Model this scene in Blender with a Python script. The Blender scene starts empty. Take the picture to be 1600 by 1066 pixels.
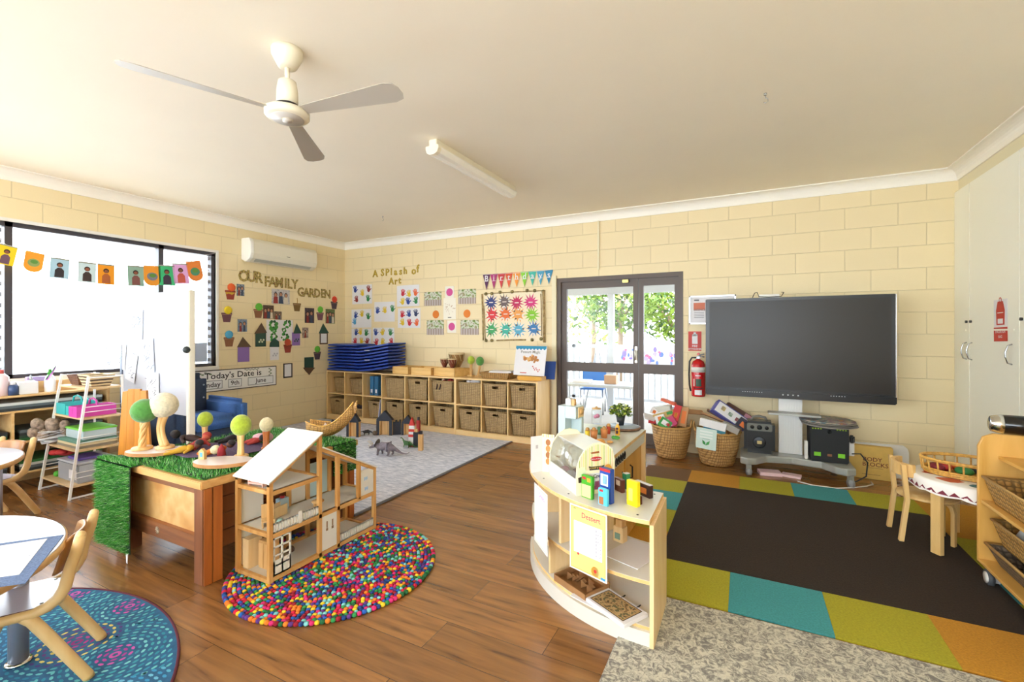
import bpy, bmesh, math, random
from mathutils import Vector, Matrix, Euler, noise
PI = math.pi
R = math.radians
S = bpy.context.scene
COL = S.collection

# ---------------------------------------------------------------- camera
F, YAW, HZ = 711.817, R(27.005), 520.12          # focal length in pixels, heading, horizon row
CX, CY, CZ = 5.7323, -5.3163, 1.3093
cam_d = bpy.data.cameras.new('camera')
cam = bpy.data.objects.new('camera', cam_d)
COL.objects.link(cam)
cam_d.sensor_fit = 'HORIZONTAL'; cam_d.sensor_width = 36
cam_d.lens = F / 1600 * 36
cam_d.shift_y = -(533 - HZ) / 1600
cam_d.clip_start = 0.05; cam_d.clip_end = 200
cam.location = (CX, CY, CZ)
cam.rotation_euler = (R(90), 0, YAW)
S.camera = cam

# ---------------------------------------------------------------- world and exposure
W = bpy.data.worlds.new('sky'); S.world = W; W.use_nodes = True
nt = W.node_tree; nt.nodes.clear()
bg = nt.nodes.new('ShaderNodeBackground'); ou = nt.nodes.new('ShaderNodeOutputWorld')
bg.inputs[0].default_value = (0.83, 0.92, 1.0, 1); bg.inputs[1].default_value = 4.8
nt.links.new(bg.outputs[0], ou.inputs[0])
S.view_settings.view_transform = 'Standard'; S.view_settings.look = 'None'
S.view_settings.gamma = 1; S.view_settings.use_curve_mapping = False
S.view_settings.exposure = 1.32
try:
    S.cycles.use_denoising = True; S.cycles.max_bounces = 10; S.cycles.diffuse_bounces = 6
    S.cycles.transparent_max_bounces = 12; S.cycles.sample_clamp_indirect = 6
    S.cycles.caustics_reflective = False; S.cycles.caustics_refractive = False
except Exception: pass

def area(name, loc, rot, sx, sy, power, col=(1, 1, 1)):
    l = bpy.data.lights.new(name, 'AREA'); l.shape = 'RECTANGLE'; l.size = sx; l.size_y = sy
    l.energy = power; l.color = col
    o = bpy.data.objects.new(name, l); COL.objects.link(o); o.location = loc; o.rotation_euler = rot
    return o
# daylight through the left hand windows (a lamp behind each opening, facing in) and the patio door




# ---------------------------------------------------------------- measuring: a pixel of the photo on a known surface -> metres
_c, _s = math.cos(YAW), math.sin(YAW)
def px(u, v, x=None, y=None, z=None):
    a = (u - 800) / F; b = -(v - HZ) / F
    r = Vector((-_s + a * _c, _c + a * _s, b))
    if x is not None: t = (x - CX) / r.x
    elif y is not None: t = (y - CY) / r.y
    else: t = (z - CZ) / r.z
    return Vector((CX, CY, CZ)) + r * t

# ---------------------------------------------------------------- materials
MATS = {}
def srgb(c):
    if isinstance(c, str):
        c = tuple(int(c[i:i + 2], 16) / 255 for i in (0, 2, 4))
    return tuple((x / 12.92 if x <= 0.04045 else ((x + 0.055) / 1.055) ** 2.4) for x in c[:3])
def mat(name, col, rough=0.6, metal=0.0, noise_amt=0.0, scale=20, bump=0.0, spec=0.5, emit=0, alpha=None, stretch=None, sheen=0):
    if name in MATS: return MATS[name]
    m = bpy.data.materials.new(name); m.use_nodes = True; MATS[name] = m
    n = m.node_tree; b = n.nodes['Principled BSDF']
    c = srgb(col)
    b.inputs['Base Color'].default_value = (*c, 1); b.inputs['Roughness'].default_value = rough
    b.inputs['Metallic'].default_value = metal; b.inputs['Specular IOR Level'].default_value = spec
    if sheen: b.inputs['Sheen Weight'].default_value = sheen
    if emit:
        b.inputs['Emission Color'].default_value = (*c, 1); b.inputs['Emission Strength'].default_value = emit
    if alpha is not None: b.inputs['Alpha'].default_value = alpha
    if noise_amt or bump:
        tc = n.nodes.new('ShaderNodeTexCoord'); mp = n.nodes.new('ShaderNodeMapping')
        n.links.new(tc.outputs['Object'], mp.inputs[0])
        if stretch: mp.inputs['Scale'].default_value = stretch
        t = n.nodes.new('ShaderNodeTexNoise'); t.inputs['Scale'].default_value = scale; t.inputs['Detail'].default_value = 5
        n.links.new(mp.outputs[0], t.inputs['Vector'])
        if noise_amt:
            rp = n.nodes.new('ShaderNodeValToRGB')
            rp.color_ramp.elements[0].position = 0.3; rp.color_ramp.elements[1].position = 0.7
            rp.color_ramp.elements[0].color = (*[x * (1 - noise_amt) for x in c], 1)
            rp.color_ramp.elements[1].color = (*[min(1, x * (1 + noise_amt)) for x in c], 1)
            n.links.new(t.outputs[0], rp.inputs[0]); n.links.new(rp.outputs[0], b.inputs['Base Color'])
        if bump:
            bp = n.nodes.new('ShaderNodeBump'); bp.inputs['Strength'].default_value = bump; bp.inputs['Distance'].default_value = 0.003
            n.links.new(t.outputs[0], bp.inputs['Height']); n.links.new(bp.outputs[0], b.inputs['Normal'])
    return m

def node_mat(name):
    m = bpy.data.materials.new(name); m.use_nodes = True; MATS[name] = m
    return m, m.node_tree, m.node_tree.nodes['Principled BSDF']

def block_mat(name, axis, off):
    m, n, b = node_mat(name)
    tc = n.nodes.new('ShaderNodeTexCoord'); sp = n.nodes.new('ShaderNodeSeparateXYZ'); cb = n.nodes.new('ShaderNodeCombineXYZ')
    n.links.new(tc.outputs['Object'], sp.inputs[0])
    ax = n.nodes.new('ShaderNodeMath'); ax.inputs[1].default_value = off + 8
    az = n.nodes.new('ShaderNodeMath'); az.inputs[1].default_value = 0.104
    n.links.new(sp.outputs[axis], ax.inputs[0]); n.links.new(sp.outputs['Z'], az.inputs[0])
    n.links.new(ax.outputs[0], cb.inputs[0]); n.links.new(az.outputs[0], cb.inputs[1])
    br = n.nodes.new('ShaderNodeTexBrick'); br.offset = 0.5; br.offset_frequency = 2
    for k, v in (('Scale', 1), ('Mortar Size', 0.0045), ('Mortar Smooth', 0.6), ('Brick Width', 0.4), ('Row Height', 0.2), ('Bias', 0)):
        br.inputs[k].default_value = v
    c = srgb('ebd9ae')
    br.inputs['Color1'].default_value = (*c, 1); br.inputs['Color2'].default_value = (*[x * 0.96 for x in c], 1)
    br.inputs['Mortar'].default_value = (*[x * 0.86 for x in c], 1)
    n.links.new(cb.outputs[0], br.inputs['Vector']); n.links.new(br.outputs[0], b.inputs['Base Color'])
    t = n.nodes.new('ShaderNodeTexNoise'); t.inputs['Scale'].default_value = 90
    n.links.new(tc.outputs['Object'], t.inputs['Vector'])
    ma = n.nodes.new('ShaderNodeMath'); ma.operation = 'MULTIPLY_ADD'; ma.inputs[1].default_value = -3.0
    n.links.new(br.outputs['Fac'], ma.inputs[0]); n.links.new(t.outputs[0], ma.inputs[2])
    bp = n.nodes.new('ShaderNodeBump'); bp.inputs['Strength'].default_value = 0.6; bp.inputs['Distance'].default_value = 0.002
    n.links.new(ma.outputs[0], bp.inputs['Height']); n.links.new(bp.outputs[0], b.inputs['Normal'])
    b.inputs['Roughness'].default_value = 0.5
    return m

def plank_mat(name, cols, pw, pl, axis_swap=False, rough=0.33, grain=1.0):
    m, n, b = node_mat(name)
    tc = n.nodes.new('ShaderNodeTexCoord'); mp = n.nodes.new('ShaderNodeMapping')
    if axis_swap: mp.inputs['Rotation'].default_value = (0, 0, R(90))
    n.links.new(tc.outputs['Object'], mp.inputs[0])
    br = n.nodes.new('ShaderNodeTexBrick'); br.offset = 0.37; br.offset_frequency = 2
    for k, v in (('Scale', 1), ('Mortar Size', 0.0012), ('Mortar Smooth', 0.2), ('Brick Width', pl), ('Row Height', pw), ('Bias', 0)):
        br.inputs[k].default_value = v
    br.inputs['Color1'].default_value = (0, 0, 0, 1); br.inputs['Color2'].default_value = (1, 1, 1, 1); br.inputs['Mortar'].default_value = (0.5, 0.5, 0.5, 1)
    n.links.new(mp.outputs[0], br.inputs['Vector'])
    m2 = n.nodes.new('ShaderNodeMapping'); m2.inputs['Scale'].default_value = (1.2, 14, 1)
    n.links.new(mp.outputs[0], m2.inputs[0])
    ad = n.nodes.new('ShaderNodeVectorMath'); ad.operation = 'ADD'
    sc = n.nodes.new('ShaderNodeVectorMath'); sc.operation = 'SCALE'; sc.inputs['Scale'].default_value = 9
    n.links.new(br.outputs[0], sc.inputs[0]); n.links.new(sc.outputs[0], ad.inputs[0]); n.links.new(m2.outputs[0], ad.inputs[1])
    t = n.nodes.new('ShaderNodeTexNoise'); t.inputs['Scale'].default_value = 2.2; t.inputs['Detail'].default_value = 8; t.inputs['Distortion'].default_value = 0.6
    n.links.new(ad.outputs[0], t.inputs['Vector'])
    rp = n.nodes.new('ShaderNodeValToRGB')
    while len(rp.color_ramp.elements) < len(cols): rp.color_ramp.elements.new(0.5)
    for i, c in enumerate(cols):
        rp.color_ramp.elements[i].position = 0.24 + 0.44 * i / (len(cols) - 1); rp.color_ramp.elements[i].color = (*srgb(c), 1)
    n.links.new(t.outputs[0], rp.inputs[0])
    mx = n.nodes.new('ShaderNodeMix'); mx.data_type = 'RGBA'; mx.blend_type = 'MULTIPLY'; mx.inputs[0].default_value = 0.28
    n.links.new(rp.outputs[0], mx.inputs[6]); n.links.new(br.outputs[0], mx.inputs[7])
    m3 = n.nodes.new('ShaderNodeMix'); m3.data_type = 'RGBA'; m3.inputs[7].default_value = (*[x * 0.35 for x in srgb(cols[0])], 1)
    n.links.new(br.outputs['Fac'], m3.inputs[0]); n.links.new(mx.outputs[2], m3.inputs[6])
    n.links.new(m3.outputs[2], b.inputs['Base Color'])
    b.inputs['Roughness'].default_value = rough; b.inputs['Specular IOR Level'].default_value = 0.85
    bp = n.nodes.new('ShaderNodeBump'); bp.inputs['Strength'].default_value = 0.08; bp.inputs['Distance'].default_value = 0.002
    n.links.new(t.outputs[0], bp.inputs['Height']); n.links.new(bp.outputs[0], b.inputs['Normal'])
    return m

def wood(name, c1, c2, rough=0.45, axis='Z', scale=6, dark=None):
    """grained timber; the grain runs along the given object axis"""
    if name in MATS: return MATS[name]
    m, n, b = node_mat(name)
    tc = n.nodes.new('ShaderNodeTexCoord'); mp = n.nodes.new('ShaderNodeMapping')
    st = {'X': (0.12, 1, 1), 'Y': (1, 0.12, 1), 'Z': (1, 1, 0.12)}[axis]
    mp.inputs['Scale'].default_value = st
    n.links.new(tc.outputs['Object'], mp.inputs[0])
    t = n.nodes.new('ShaderNodeTexNoise'); t.inputs['Scale'].default_value = scale * 4; t.inputs['Detail'].default_value = 6; t.inputs['Distortion'].default_value = 0.8
    n.links.new(mp.outputs[0], t.inputs['Vector'])
    rp = n.nodes.new('ShaderNodeValToRGB')
    rp.color_ramp.elements[0].position = 0.32; rp.color_ramp.elements[1].position = 0.68
    rp.color_ramp.elements[0].color = (*srgb(c1), 1); rp.color_ramp.elements[1].color = (*srgb(c2), 1)
    if dark:
        e = rp.color_ramp.elements.new(0.18); e.color = (*srgb(dark), 1)
    n.links.new(t.outputs[0], rp.inputs[0]); n.links.new(rp.outputs[0], b.inputs['Base Color'])
    b.inputs['Roughness'].default_value = rough
    return m

def weave(name, c1, c2, dark, sx=60, sz=90):
    """woven cane: crossing waves in object space"""
    if name in MATS: return MATS[name]
    m, n, b = node_mat(name)
    tc = n.nodes.new('ShaderNodeTexCoord')
    outs = []
    for d, s in (('DIAGONAL', sx), ('Z', sz)):
        w = n.nodes.new('ShaderNodeTexWave'); w.wave_type = 'BANDS'; w.bands_direction = d; w.inputs['Scale'].default_value = s / 5.5
        w.inputs['Distortion'].default_value = 2.5; w.inputs['Detail'].default_value = 1; w.inputs['Detail Scale'].default_value = 2
        mp = n.nodes.new('ShaderNodeMapping'); n.links.new(tc.outputs['Object'], mp.inputs[0])
        if d == 'DIAGONAL': mp.inputs['Scale'].default_value = (2, 2, 0.01)
        n.links.new(mp.outputs[0], w.inputs['Vector']); outs.append(w.outputs[1])
    mu = n.nodes.new('ShaderNodeMath'); mu.operation = 'MULTIPLY'
    n.links.new(outs[0], mu.inputs[0]); n.links.new(outs[1], mu.inputs[1])
    t = n.nodes.new('ShaderNodeTexNoise'); t.inputs['Scale'].default_value = 25
    n.links.new(tc.outputs['Object'], t.inputs['Vector'])
    m0 = n.nodes.new('ShaderNodeMix'); m0.data_type = 'RGBA'
    m0.inputs[6].default_value = (*srgb(c1), 1); m0.inputs[7].default_value = (*srgb(c2), 1); n.links.new(t.outputs[0], m0.inputs[0])
    m1 = n.nodes.new('ShaderNodeMix'); m1.data_type = 'RGBA'
    rr = n.nodes.new('ShaderNodeMapRange'); rr.inputs[1].default_value = -0.1; rr.inputs[2].default_value = 0.22
    n.links.new(mu.outputs[0], rr.inputs[0]); n.links.new(rr.outputs[0], m1.inputs[0])
    m1.inputs[6].default_value = (*srgb(dark), 1); n.links.new(m0.outputs[2], m1.inputs[7])
    n.links.new(m1.outputs[2], b.inputs['Base Color']); b.inputs['Roughness'].default_value = 0.7
    bp = n.nodes.new('ShaderNodeBump'); bp.inputs['Strength'].default_value = 0.7; bp.inputs['Distance'].default_value = 0.006
    n.links.new(mu.outputs[0], bp.inputs['Height']); n.links.new(bp.outputs[0], b.inputs['Normal'])
    return m

def glass_mat(name, tint=(1, 1, 1), gloss=0.08):
    if name in MATS: return MATS[name]
    m = bpy.data.materials.new(name); m.use_nodes = True; MATS[name] = m
    n = m.node_tree; n.nodes.clear()
    o = n.nodes.new('ShaderNodeOutputMaterial'); tr = n.nodes.new('ShaderNodeBsdfTransparent'); gl = n.nodes.new('ShaderNodeBsdfGlossy')
    tr.inputs[0].default_value = (*tint, 1); gl.inputs['Roughness'].default_value = 0.03
    mx = n.nodes.new('ShaderNodeMixShader'); fr = n.nodes.new('ShaderNodeLayerWeight'); fr.inputs[0].default_value = 0.12
    n.links.new(fr.outputs[1], mx.inputs[0]); n.links.new(tr.outputs[0], mx.inputs[1]); n.links.new(gl.outputs[0], mx.inputs[2])
    n.links.new(mx.outputs[0], o.inputs[0])
    return m

# ---------------------------------------------------------------- mesh builder
class MB:
    def __init__(self):
        self.v = []; self.f = []; self.m = []; self.sm = []; self.cur = 0; self.M = Matrix.Identity(4); self.mats = []
    def use(self, m):
        if m not in self.mats: self.mats.append(m)
        self.cur = self.mats.index(m); return self
    def at(self, loc=(0, 0, 0), rot=(0, 0, 0), sc=(1, 1, 1)):
        self.M = Matrix.LocRotScale(Vector(loc), Euler(rot), Vector(sc)); return self
    def add(self, vs, fs, smooth=False):
        k = len(self.v)
        self.v += [self.M @ Vector(p) for p in vs]
        self.f += [tuple(i + k for i in f) for f in fs]
        self.m += [self.cur] * len(fs); self.sm += [smooth] * len(fs)
        return self
    def box(self, x0, y0, z0, x1, y1, z1, bev=0.0):
        if x0 > x1: x0, x1 = x1, x0
        if y0 > y1: y0, y1 = y1, y0
        if z0 > z1: z0, z1 = z1, z0
        b = min(bev, (x1 - x0) * .45, (y1 - y0) * .45, (z1 - z0) * .45)
        if b <= 0:
            vs = [(x, y, z) for x in (x0, x1) for y in (y0, y1) for z in (z0, z1)]
            return self.add(vs, [(0, 1, 3, 2), (4, 6, 7, 5), (0, 4, 5, 1), (2, 3, 7, 6), (0, 2, 6, 4), (1, 5, 7, 3)])
        bm = bmesh.new(); bmesh.ops.create_cube(bm, size=1)
        for v in bm.verts: v.co = Vector(((x0 + x1) / 2 + v.co.x * (x1 - x0), (y0 + y1) / 2 + v.co.y * (y1 - y0), (z0 + z1) / 2 + v.co.z * (z1 - z0)))
        bmesh.ops.bevel(bm, geom=bm.edges[:], offset=b, segments=2, affect='EDGES')
        return self.bm(bm)
    def bm(self, bm, smooth=False):
        bm.verts.index_update()
        self.add([v.co.copy() for v in bm.verts], [[v.index for v in f.verts] for f in bm.faces], smooth); bm.free(); return self
    def lathe(self, prof, c=(0, 0, 0), n=24, smooth=True, sx=1, sy=1):
        vs = []; fs = []; k = len(prof)
        for i in range(n):
            a = 2 * PI * i / n
            for r, z in prof: vs.append((c[0] + r * math.cos(a) * sx, c[1] + r * math.sin(a) * sy, c[2] + z))
        for i in range(n):
            j = (i + 1) % n
            for q in range(k - 1):
                fs.append((i * k + q, j * k + q, j * k + q + 1, i * k + q + 1))
        if prof[0][0] > 1e-5: fs.append(tuple(i * k for i in range(n))[::-1])
        if prof[-1][0] > 1e-5: fs.append(tuple(i * k + k - 1 for i in range(n)))
        return self.add(vs, fs, smooth)
    def cyl(self, p0, p1, r0, r1=None, n=16, smooth=True):
        return self.tube([p0, p1], [r0, r0 if r1 is None else r1], n, smooth)
    def tube(self, pts, rad, n=10, smooth=True, cap=True, closed=False):
        pts = [Vector(p) for p in pts]
        if not hasattr(rad, '__len__'): rad = [rad] * len(pts)
        vs = []; fs = []; up = None; m = len(pts)
        for i, p in enumerate(pts):
            if closed: d = pts[(i + 1) % m] - pts[i - 1]
            else: d = pts[min(i + 1, m - 1)] - pts[max(i - 1, 0)]
            d = d.normalized() if d.length > 1e-9 else Vector((0, 0, 1))
            if up is None: up = d.orthogonal().normalized()
            up = (up - d * up.dot(d)); up = up.normalized() if up.length > 1e-6 else d.orthogonal().normalized()
            s = d.cross(up)
            for q in range(n):
                a = 2 * PI * q / n
                vs.append(p + (up * math.cos(a) + s * math.sin(a)) * rad[i])
        for i in range(m if closed else m - 1):
            j = (i + 1) % m
            for q in range(n):
                w = (q + 1) % n; fs.append((i * n + q, i * n + w, j * n + w, j * n + q))
        if cap and not closed: fs += [tuple(range(n))[::-1], tuple((m - 1) * n + q for q in range(n))]
        return self.add(vs, fs, smooth)
    def prism(self, poly, h0, h1, plane='xy', smooth=False):
        """outline extruded; plane xy: along z, xz: along y, yz: along x"""
        f = {'xy': lambda a, b, h: (a, b, h), 'xz': lambda a, b, h: (a, h, b), 'yz': lambda a, b, h: (h, a, b)}[plane]
        n = len(poly)
        vs = [f(a, b, h0) for a, b in poly] + [f(a, b, h1) for a, b in poly]
        fs = [tuple(range(n))[::-1], tuple(range(n, 2 * n))]
        self.add(vs, fs); k = len(self.v) - 2 * n
        self.f += [tuple(k + q for q in (i, (i + 1) % n, n + (i + 1) % n, n + i)) for i in range(n)]
        self.m += [self.cur] * n; self.sm += [smooth] * n
        return self
    def ball(self, c, r, sub=2, sc=(1, 1, 1)):
        bm = bmesh.new(); bmesh.ops.create_icosphere(bm, subdivisions=sub, radius=r)
        for v in bm.verts: v.co = Vector((v.co.x * sc[0] + c[0], v.co.y * sc[1] + c[1], v.co.z * sc[2] + c[2]))
        return self.bm(bm, True)
    def build(self, name, m=None, parent=None, loc=None, rot=None, bevel=0, subsurf=0, fix=True):
        me = bpy.data.meshes.new(name)
        me.from_pydata([tuple(v) for v in self.v], [], self.f)
        ms = self.mats if self.mats else [m]
        for x in ms: me.materials.append(x)
        if self.mats: me.polygons.foreach_set('material_index', self.m)
        me.polygons.foreach_set('use_smooth', self.sm)
        if fix:
            bm = bmesh.new(); bm.from_mesh(me); bmesh.ops.recalc_face_normals(bm, faces=bm.faces); bm.to_mesh(me); bm.free()
        me.update()
        o = bpy.data.objects.new(name, me); COL.objects.link(o)
        if parent: o.parent = parent
        if loc is not None: o.location = loc
        if rot is not None: o.rotation_euler = rot
        if bevel:
            b = o.modifiers.new('b', 'BEVEL'); b.width = bevel; b.segments = 2; b.limit_method = 'ANGLE'
        if subsurf:
            b = o.modifiers.new('s', 'SUBSURF'); b.levels = b.render_levels = subsurf
        return o

def tag(o, label=None, cat=None, group=None, kind=None):
    if label: o['label'] = label
    if cat: o['category'] = cat
    if group: o['group'] = group
    if kind: o['kind'] = kind
    return o
def thing(name, label, cat, loc=(0, 0, 0), rz=0, group=None):
    o = bpy.data.objects.new(name, None); COL.objects.link(o); o.empty_display_size = 0.05
    o.location = loc; o.rotation_euler = (0, 0, rz)
    return tag(o, label, cat, group)
def one(name, mb, m, label, cat, loc=None, rz=None, group=None, bevel=0, subsurf=0):
    return tag(mb.build(name, m, None, loc, (0, 0, rz) if rz is not None else None, bevel, subsurf), label, cat, group)
def copy_tree(o, loc=None, rz=None, label=None, parent=None):
    c = o.copy(); COL.objects.link(c)
    if parent: c.parent = parent
    if loc is not None: c.location = loc
    if rz is not None: c.rotation_euler = (0, 0, rz)
    if label: c['label'] = label
    for ch in list(o.children): copy_tree(ch, parent=c)
    return c
def struct(name, mb, m=None, parent=None, loc=None, bevel=0):
    o = mb.build(name, m, parent, loc, None, bevel)
    if not parent: o['kind'] = 'structure'
    return o

_text = {}
def text_geo(s, off=0.012):
    """outline of a string as flat triangles, 1 unit high letters, centred"""
    if (s, off) in _text: return _text[s, off]
    cu = bpy.data.curves.new('t', 'FONT'); cu.body = s; cu.size = 1; cu.resolution_u = 2; cu.offset = off; cu.align_x = 'CENTER'; cu.align_y = 'CENTER'
    ob = bpy.data.objects.new('t', cu); COL.objects.link(ob)
    dg = bpy.context.evaluated_depsgraph_get(); dg.update()
    me = ob.evaluated_get(dg).to_mesh()
    vs = [tuple(v.co) for v in me.vertices]; fs = [tuple(p.vertices) for p in me.polygons]
    ob.evaluated_get(dg).to_mesh_clear(); bpy.data.objects.remove(ob); bpy.data.curves.remove(cu)
    _text[s, off] = (vs, fs); return vs, fs

class Sheet:
    """flat printed thing: paper of real thickness lying in local XY (z up = printed face), with prints as thin layers"""
    def __init__(self, w, h, paper, t=0.0015, poly=None):
        self.mb = MB(); self.z = t; self.w = w; self.h = h
        self.mb.use(paper)
        if poly: self.mb.prism(poly, 0, t)
        else: self.mb.box(-w / 2, -h / 2, 0, w / 2, h / 2, t)
    def poly(self, m, pts, dz=0.0004):
        self.mb.use(m); self.mb.add([(a, b, self.z + dz) for a, b in pts], [tuple(range(len(pts)))]); return self
    def rect(self, m, x0, y0, x1, y1, dz=0.0004): return self.poly(m, [(x0, y0), (x1, y0), (x1, y1), (x0, y1)], dz)
    def disc(self, m, x, y, r, n=14, ry=None, dz=0.0004):
        ry = ry or r
        return self.poly(m, [(x + r * math.cos(2 * PI * i / n), y + ry * math.sin(2 * PI * i / n)) for i in range(n)], dz)
    def text(self, m, s, x, y, h, sx=1, dz=0.0008, rot=0):
        vs, fs = text_geo(s); self.mb.use(m); c, q = math.cos(rot), math.sin(rot)
        self.mb.add([(x + (a * c * sx - b * q) * h, y + (a * q * sx + b * c) * h, self.z + dz) for a, b, _ in vs], fs); return self
    def hand(self, m, x, y, s, rot=0, flip=1):
        pts = lambda L: [(x + (a * math.cos(rot) * flip - b * math.sin(rot)) * s, y + (a * math.sin(rot) * flip + b * math.cos(rot)) * s) for a, b in L]
        self.poly(m, pts([(0.28 * math.cos(2 * PI * i / 12), 0.30 * math.sin(2 * PI * i / 12) - .1) for i in range(12)]))
        for k, (bx, ln, an) in enumerate(((-.2, .36, .28), (-.07, .45, .08), (.07, .43, -.1), (.2, .33, -.3), (.22, .3, -1.15))):
            by = .1 if k < 4 else -.12
            dx, dy = math.sin(-an), math.cos(an); nx, ny = dy * .065, -dx * .065
            tx, ty = bx + dx * ln, by + dy * ln
            self.poly(m, pts([(bx - nx, by - ny), (bx + nx, by + ny), (tx + nx, ty + ny), (tx + dx * .05, ty + dy * .05), (tx - nx, ty - ny)]), 0.0005 + k * 1e-5)
        return self
    def build(self, name, label, cat, loc, face, roll=0, group=None, parent=None):
        # face: 'left' wall (normal +x), 'back' wall (normal -y), 'right' (normal -x), or an Euler
        base = {'left': Euler((R(90), 0, R(90))), 'back': Euler((R(90), 0, 0)), 'right': Euler((R(90), 0, R(-90)))}
        e = base[face] if isinstance(face, str) else Euler(face)
        o = self.mb.build(name, None, parent, fix=False)
        o.matrix_basis = Matrix.Translation(Vector(loc)) @ e.to_matrix().to_4x4() @ Matrix.Rotation(roll, 4, 'Z')
        return tag(o, label, cat, group) if not parent else o

# shared materials
WHITE = mat('white_paint', 'e4e2dc', 0.45)
PAPER = mat('white_paper', 'e3e2e5', 0.7)
BIRCH = wood('birch', 'dfbd86', 'ecd0a0', 0.4)
BIRCHX = wood('birch_x', 'dfbd86', 'ecd0a0', 0.4, 'X')
BLACK = mat('black_plastic', '17181a', 0.35)
STEEL = mat('steel', 'b9bcc0', 0.25, 1.0)
INK = mat('ink', '26242a', 0.7)
def C(name, hexcol, rough=0.6, **k): return mat(name, hexcol, rough, **k)
# ================================================================ THE ROOM
ZC = 2.74
YR = -8.0                                        # rear wall behind the camera
XR = 7.372                                       # cupboard fronts on the right
WIN = [(-2.013, -4.32), (-4.9, -7.2)]            # left wall openings, the second unseen and added for its light
ZS, ZT = 0.905, 2.283
floor_m = plank_mat('timber_vinyl', ['4c3220', '885c34', '98683a', 'a3713d'], 0.19, 1.25, rough=0.27)
struct('floor', MB().box(-0.1, YR, -0.1, 8.2, 0.05, 0), floor_m)
ceil_m = mat('ceiling_paint', 'f6eddb', 0.7, noise_amt=0.015, scale=1.5)
struct('ceiling', MB().box(-0.1, YR, ZC, 8.2, 0.2, ZC + 0.1), ceil_m)
bl = block_mat('painted_blocks_left', 'Y', 0.147); bb = block_mat('painted_blocks_back', 'X', 0.013)
w = MB()
ys = [0.1]
for a, b in WIN: ys += [a, b]
ys.append(YR)
for i in range(0, len(ys), 2): w.box(-0.14, ys[i + 1], 0, 0, ys[i], ZC)
for i, (a, b) in enumerate(WIN): w.box(-0.14, b, 0, 0, a, (ZS, .25)[i]); w.box(-0.14, b, (ZT, 2.45)[i], 0, a, ZC)
struct('wall_left', w, bl)
DX0, DX1, DZ = 3.655, 5.135, 1.985
w = MB().box(0, 0, 0, DX0, 0.14, ZC).box(DX1, 0, 0, 7.6, 0.14, ZC).box(DX0, 0, DZ, DX1, 0.14, ZC)
struct('wall_back', w, bb)
struct('wall_right', MB().box(7.40, YR, 0, 7.5, 0, ZC), mat('cream_paint', 'e6dcba', 0.5))
w = MB().box(-0.1, YR - 0.14, 0, 8, YR, 0.6).box(-0.1, YR - 0.14, 2.35, 8, YR, ZC)  # unseen rear wall, its wide openings sized to let more light in
for a, b in ((-0.1, 0.6), (3.6, 4.0), (7.0, 8)): w.box(a, YR - 0.14, 0.6, b, YR, 2.35)
struct('wall_rear', w, mat('cream_paint', 'e6dcba', 0.5))
# cornice: cove profile swept along each wall
def cornice(name, p0, p1, nrm):
    prof = [(0, 0)] + [(0.09 - 0.075 * math.cos(R(t)), 0.015 + 0.075 * math.sin(R(t)) - 0.0) for t in (0, 15, 30, 45, 60, 75, 90)] + [(0.10, 0.09), (0.10, 0.1), (0, 0.1)]
    prof[1] = (0.012, 0.0); mb = MB(); vs = []
    for p in (p0, p1):
        for d, h in prof: vs.append((p[0] + nrm[0] * d, p[1] + nrm[1] * d, ZC - 0.1 + h))
    n = len(prof)
    mb.add(vs, [(i, (i + 1) % n, n + (i + 1) % n, n + i) for i in range(n)] + [tuple(range(n)), tuple(range(n, 2 * n))])
    return struct(name, mb, mat('cornice_paint', 'f6f1e6', 0.5))
cornice('trim_1', (0, 0), (0, YR), (1, 0)); cornice('trim_2', (0, 0), (7.4, 0), (0, -1)); cornice('trim_3', (7.4, 0), (7.4, YR), (-1, 0))
# vertical cover strips: beside the door and the conduit above it
struct('trim_4', MB().box(DX0 - 0.062, -0.03, 0, DX0 - 0.002, 0.0, 2.02, 0.004), mat('cream_paint', 'e6dcba', 0.5))
cp = px(935.5, 390, y=0)
struct('trim_5', MB().box(cp.x - 0.012, -0.02, 2.06, cp.x + 0.012, 0, 2.645, 0.004), mat('cream_paint', 'e6dcba', 0.5))

# ---------------------------------------------------------------- windows
frame_m = mat('window_frame', '3d3a40', 0.45)
glass = glass_mat('window_glass')
lou = glass_mat('louvre_glass', (0.93, 0.97, 1.0))
def window(name, ya, yb, mull, ZS=ZS, ZT=ZT):
    b = MB().box(-0.10, yb, ZS, -0.02, yb + 0.04, ZT).box(-0.10, ya - 0.04, ZS, -0.02, ya, ZT).box(-0.10, yb, ZS, -0.02, ya, ZS + 0.035).box(-0.10, yb, ZT - 0.04, -0.02, ya, ZT)
    for m in mull: b.box(-0.10, m - 0.025, ZS, -0.02, m + 0.025, ZT)
    o = struct(name, b, frame_m)
    g = MB().box(-0.064, yb + 0.03, ZS + 0.03, -0.058, ya - 0.03, ZT - 0.03)
    g.build('window_pane', glass, o)
    MB().box(-0.14, yb - 0.02, ZS - 0.045, 0.022, ya + 0.035, ZS - 0.002, 0.006).build('window_sill', WHITE, o)
    e = MB().box(-0.14, ya, ZS, 0.012, ya + 0.03, ZT + 0.03).box(-0.14, yb - 0.03, ZS, 0.012, yb, ZT + 0.03).box(-0.14, yb, ZT, 0.012, ya, ZT + 0.03)
    e.build('window_reveal', WHITE, o)
    return o
wn = window('window_1', WIN[0][0], WIN[0][1], (-2.585, -3.76))
window('added_window_2', WIN[1][0], WIN[1][1], (-5.6, -6.5), .25, 2.45)  # unseen window, added and enlarged to let in more light from the left
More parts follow.
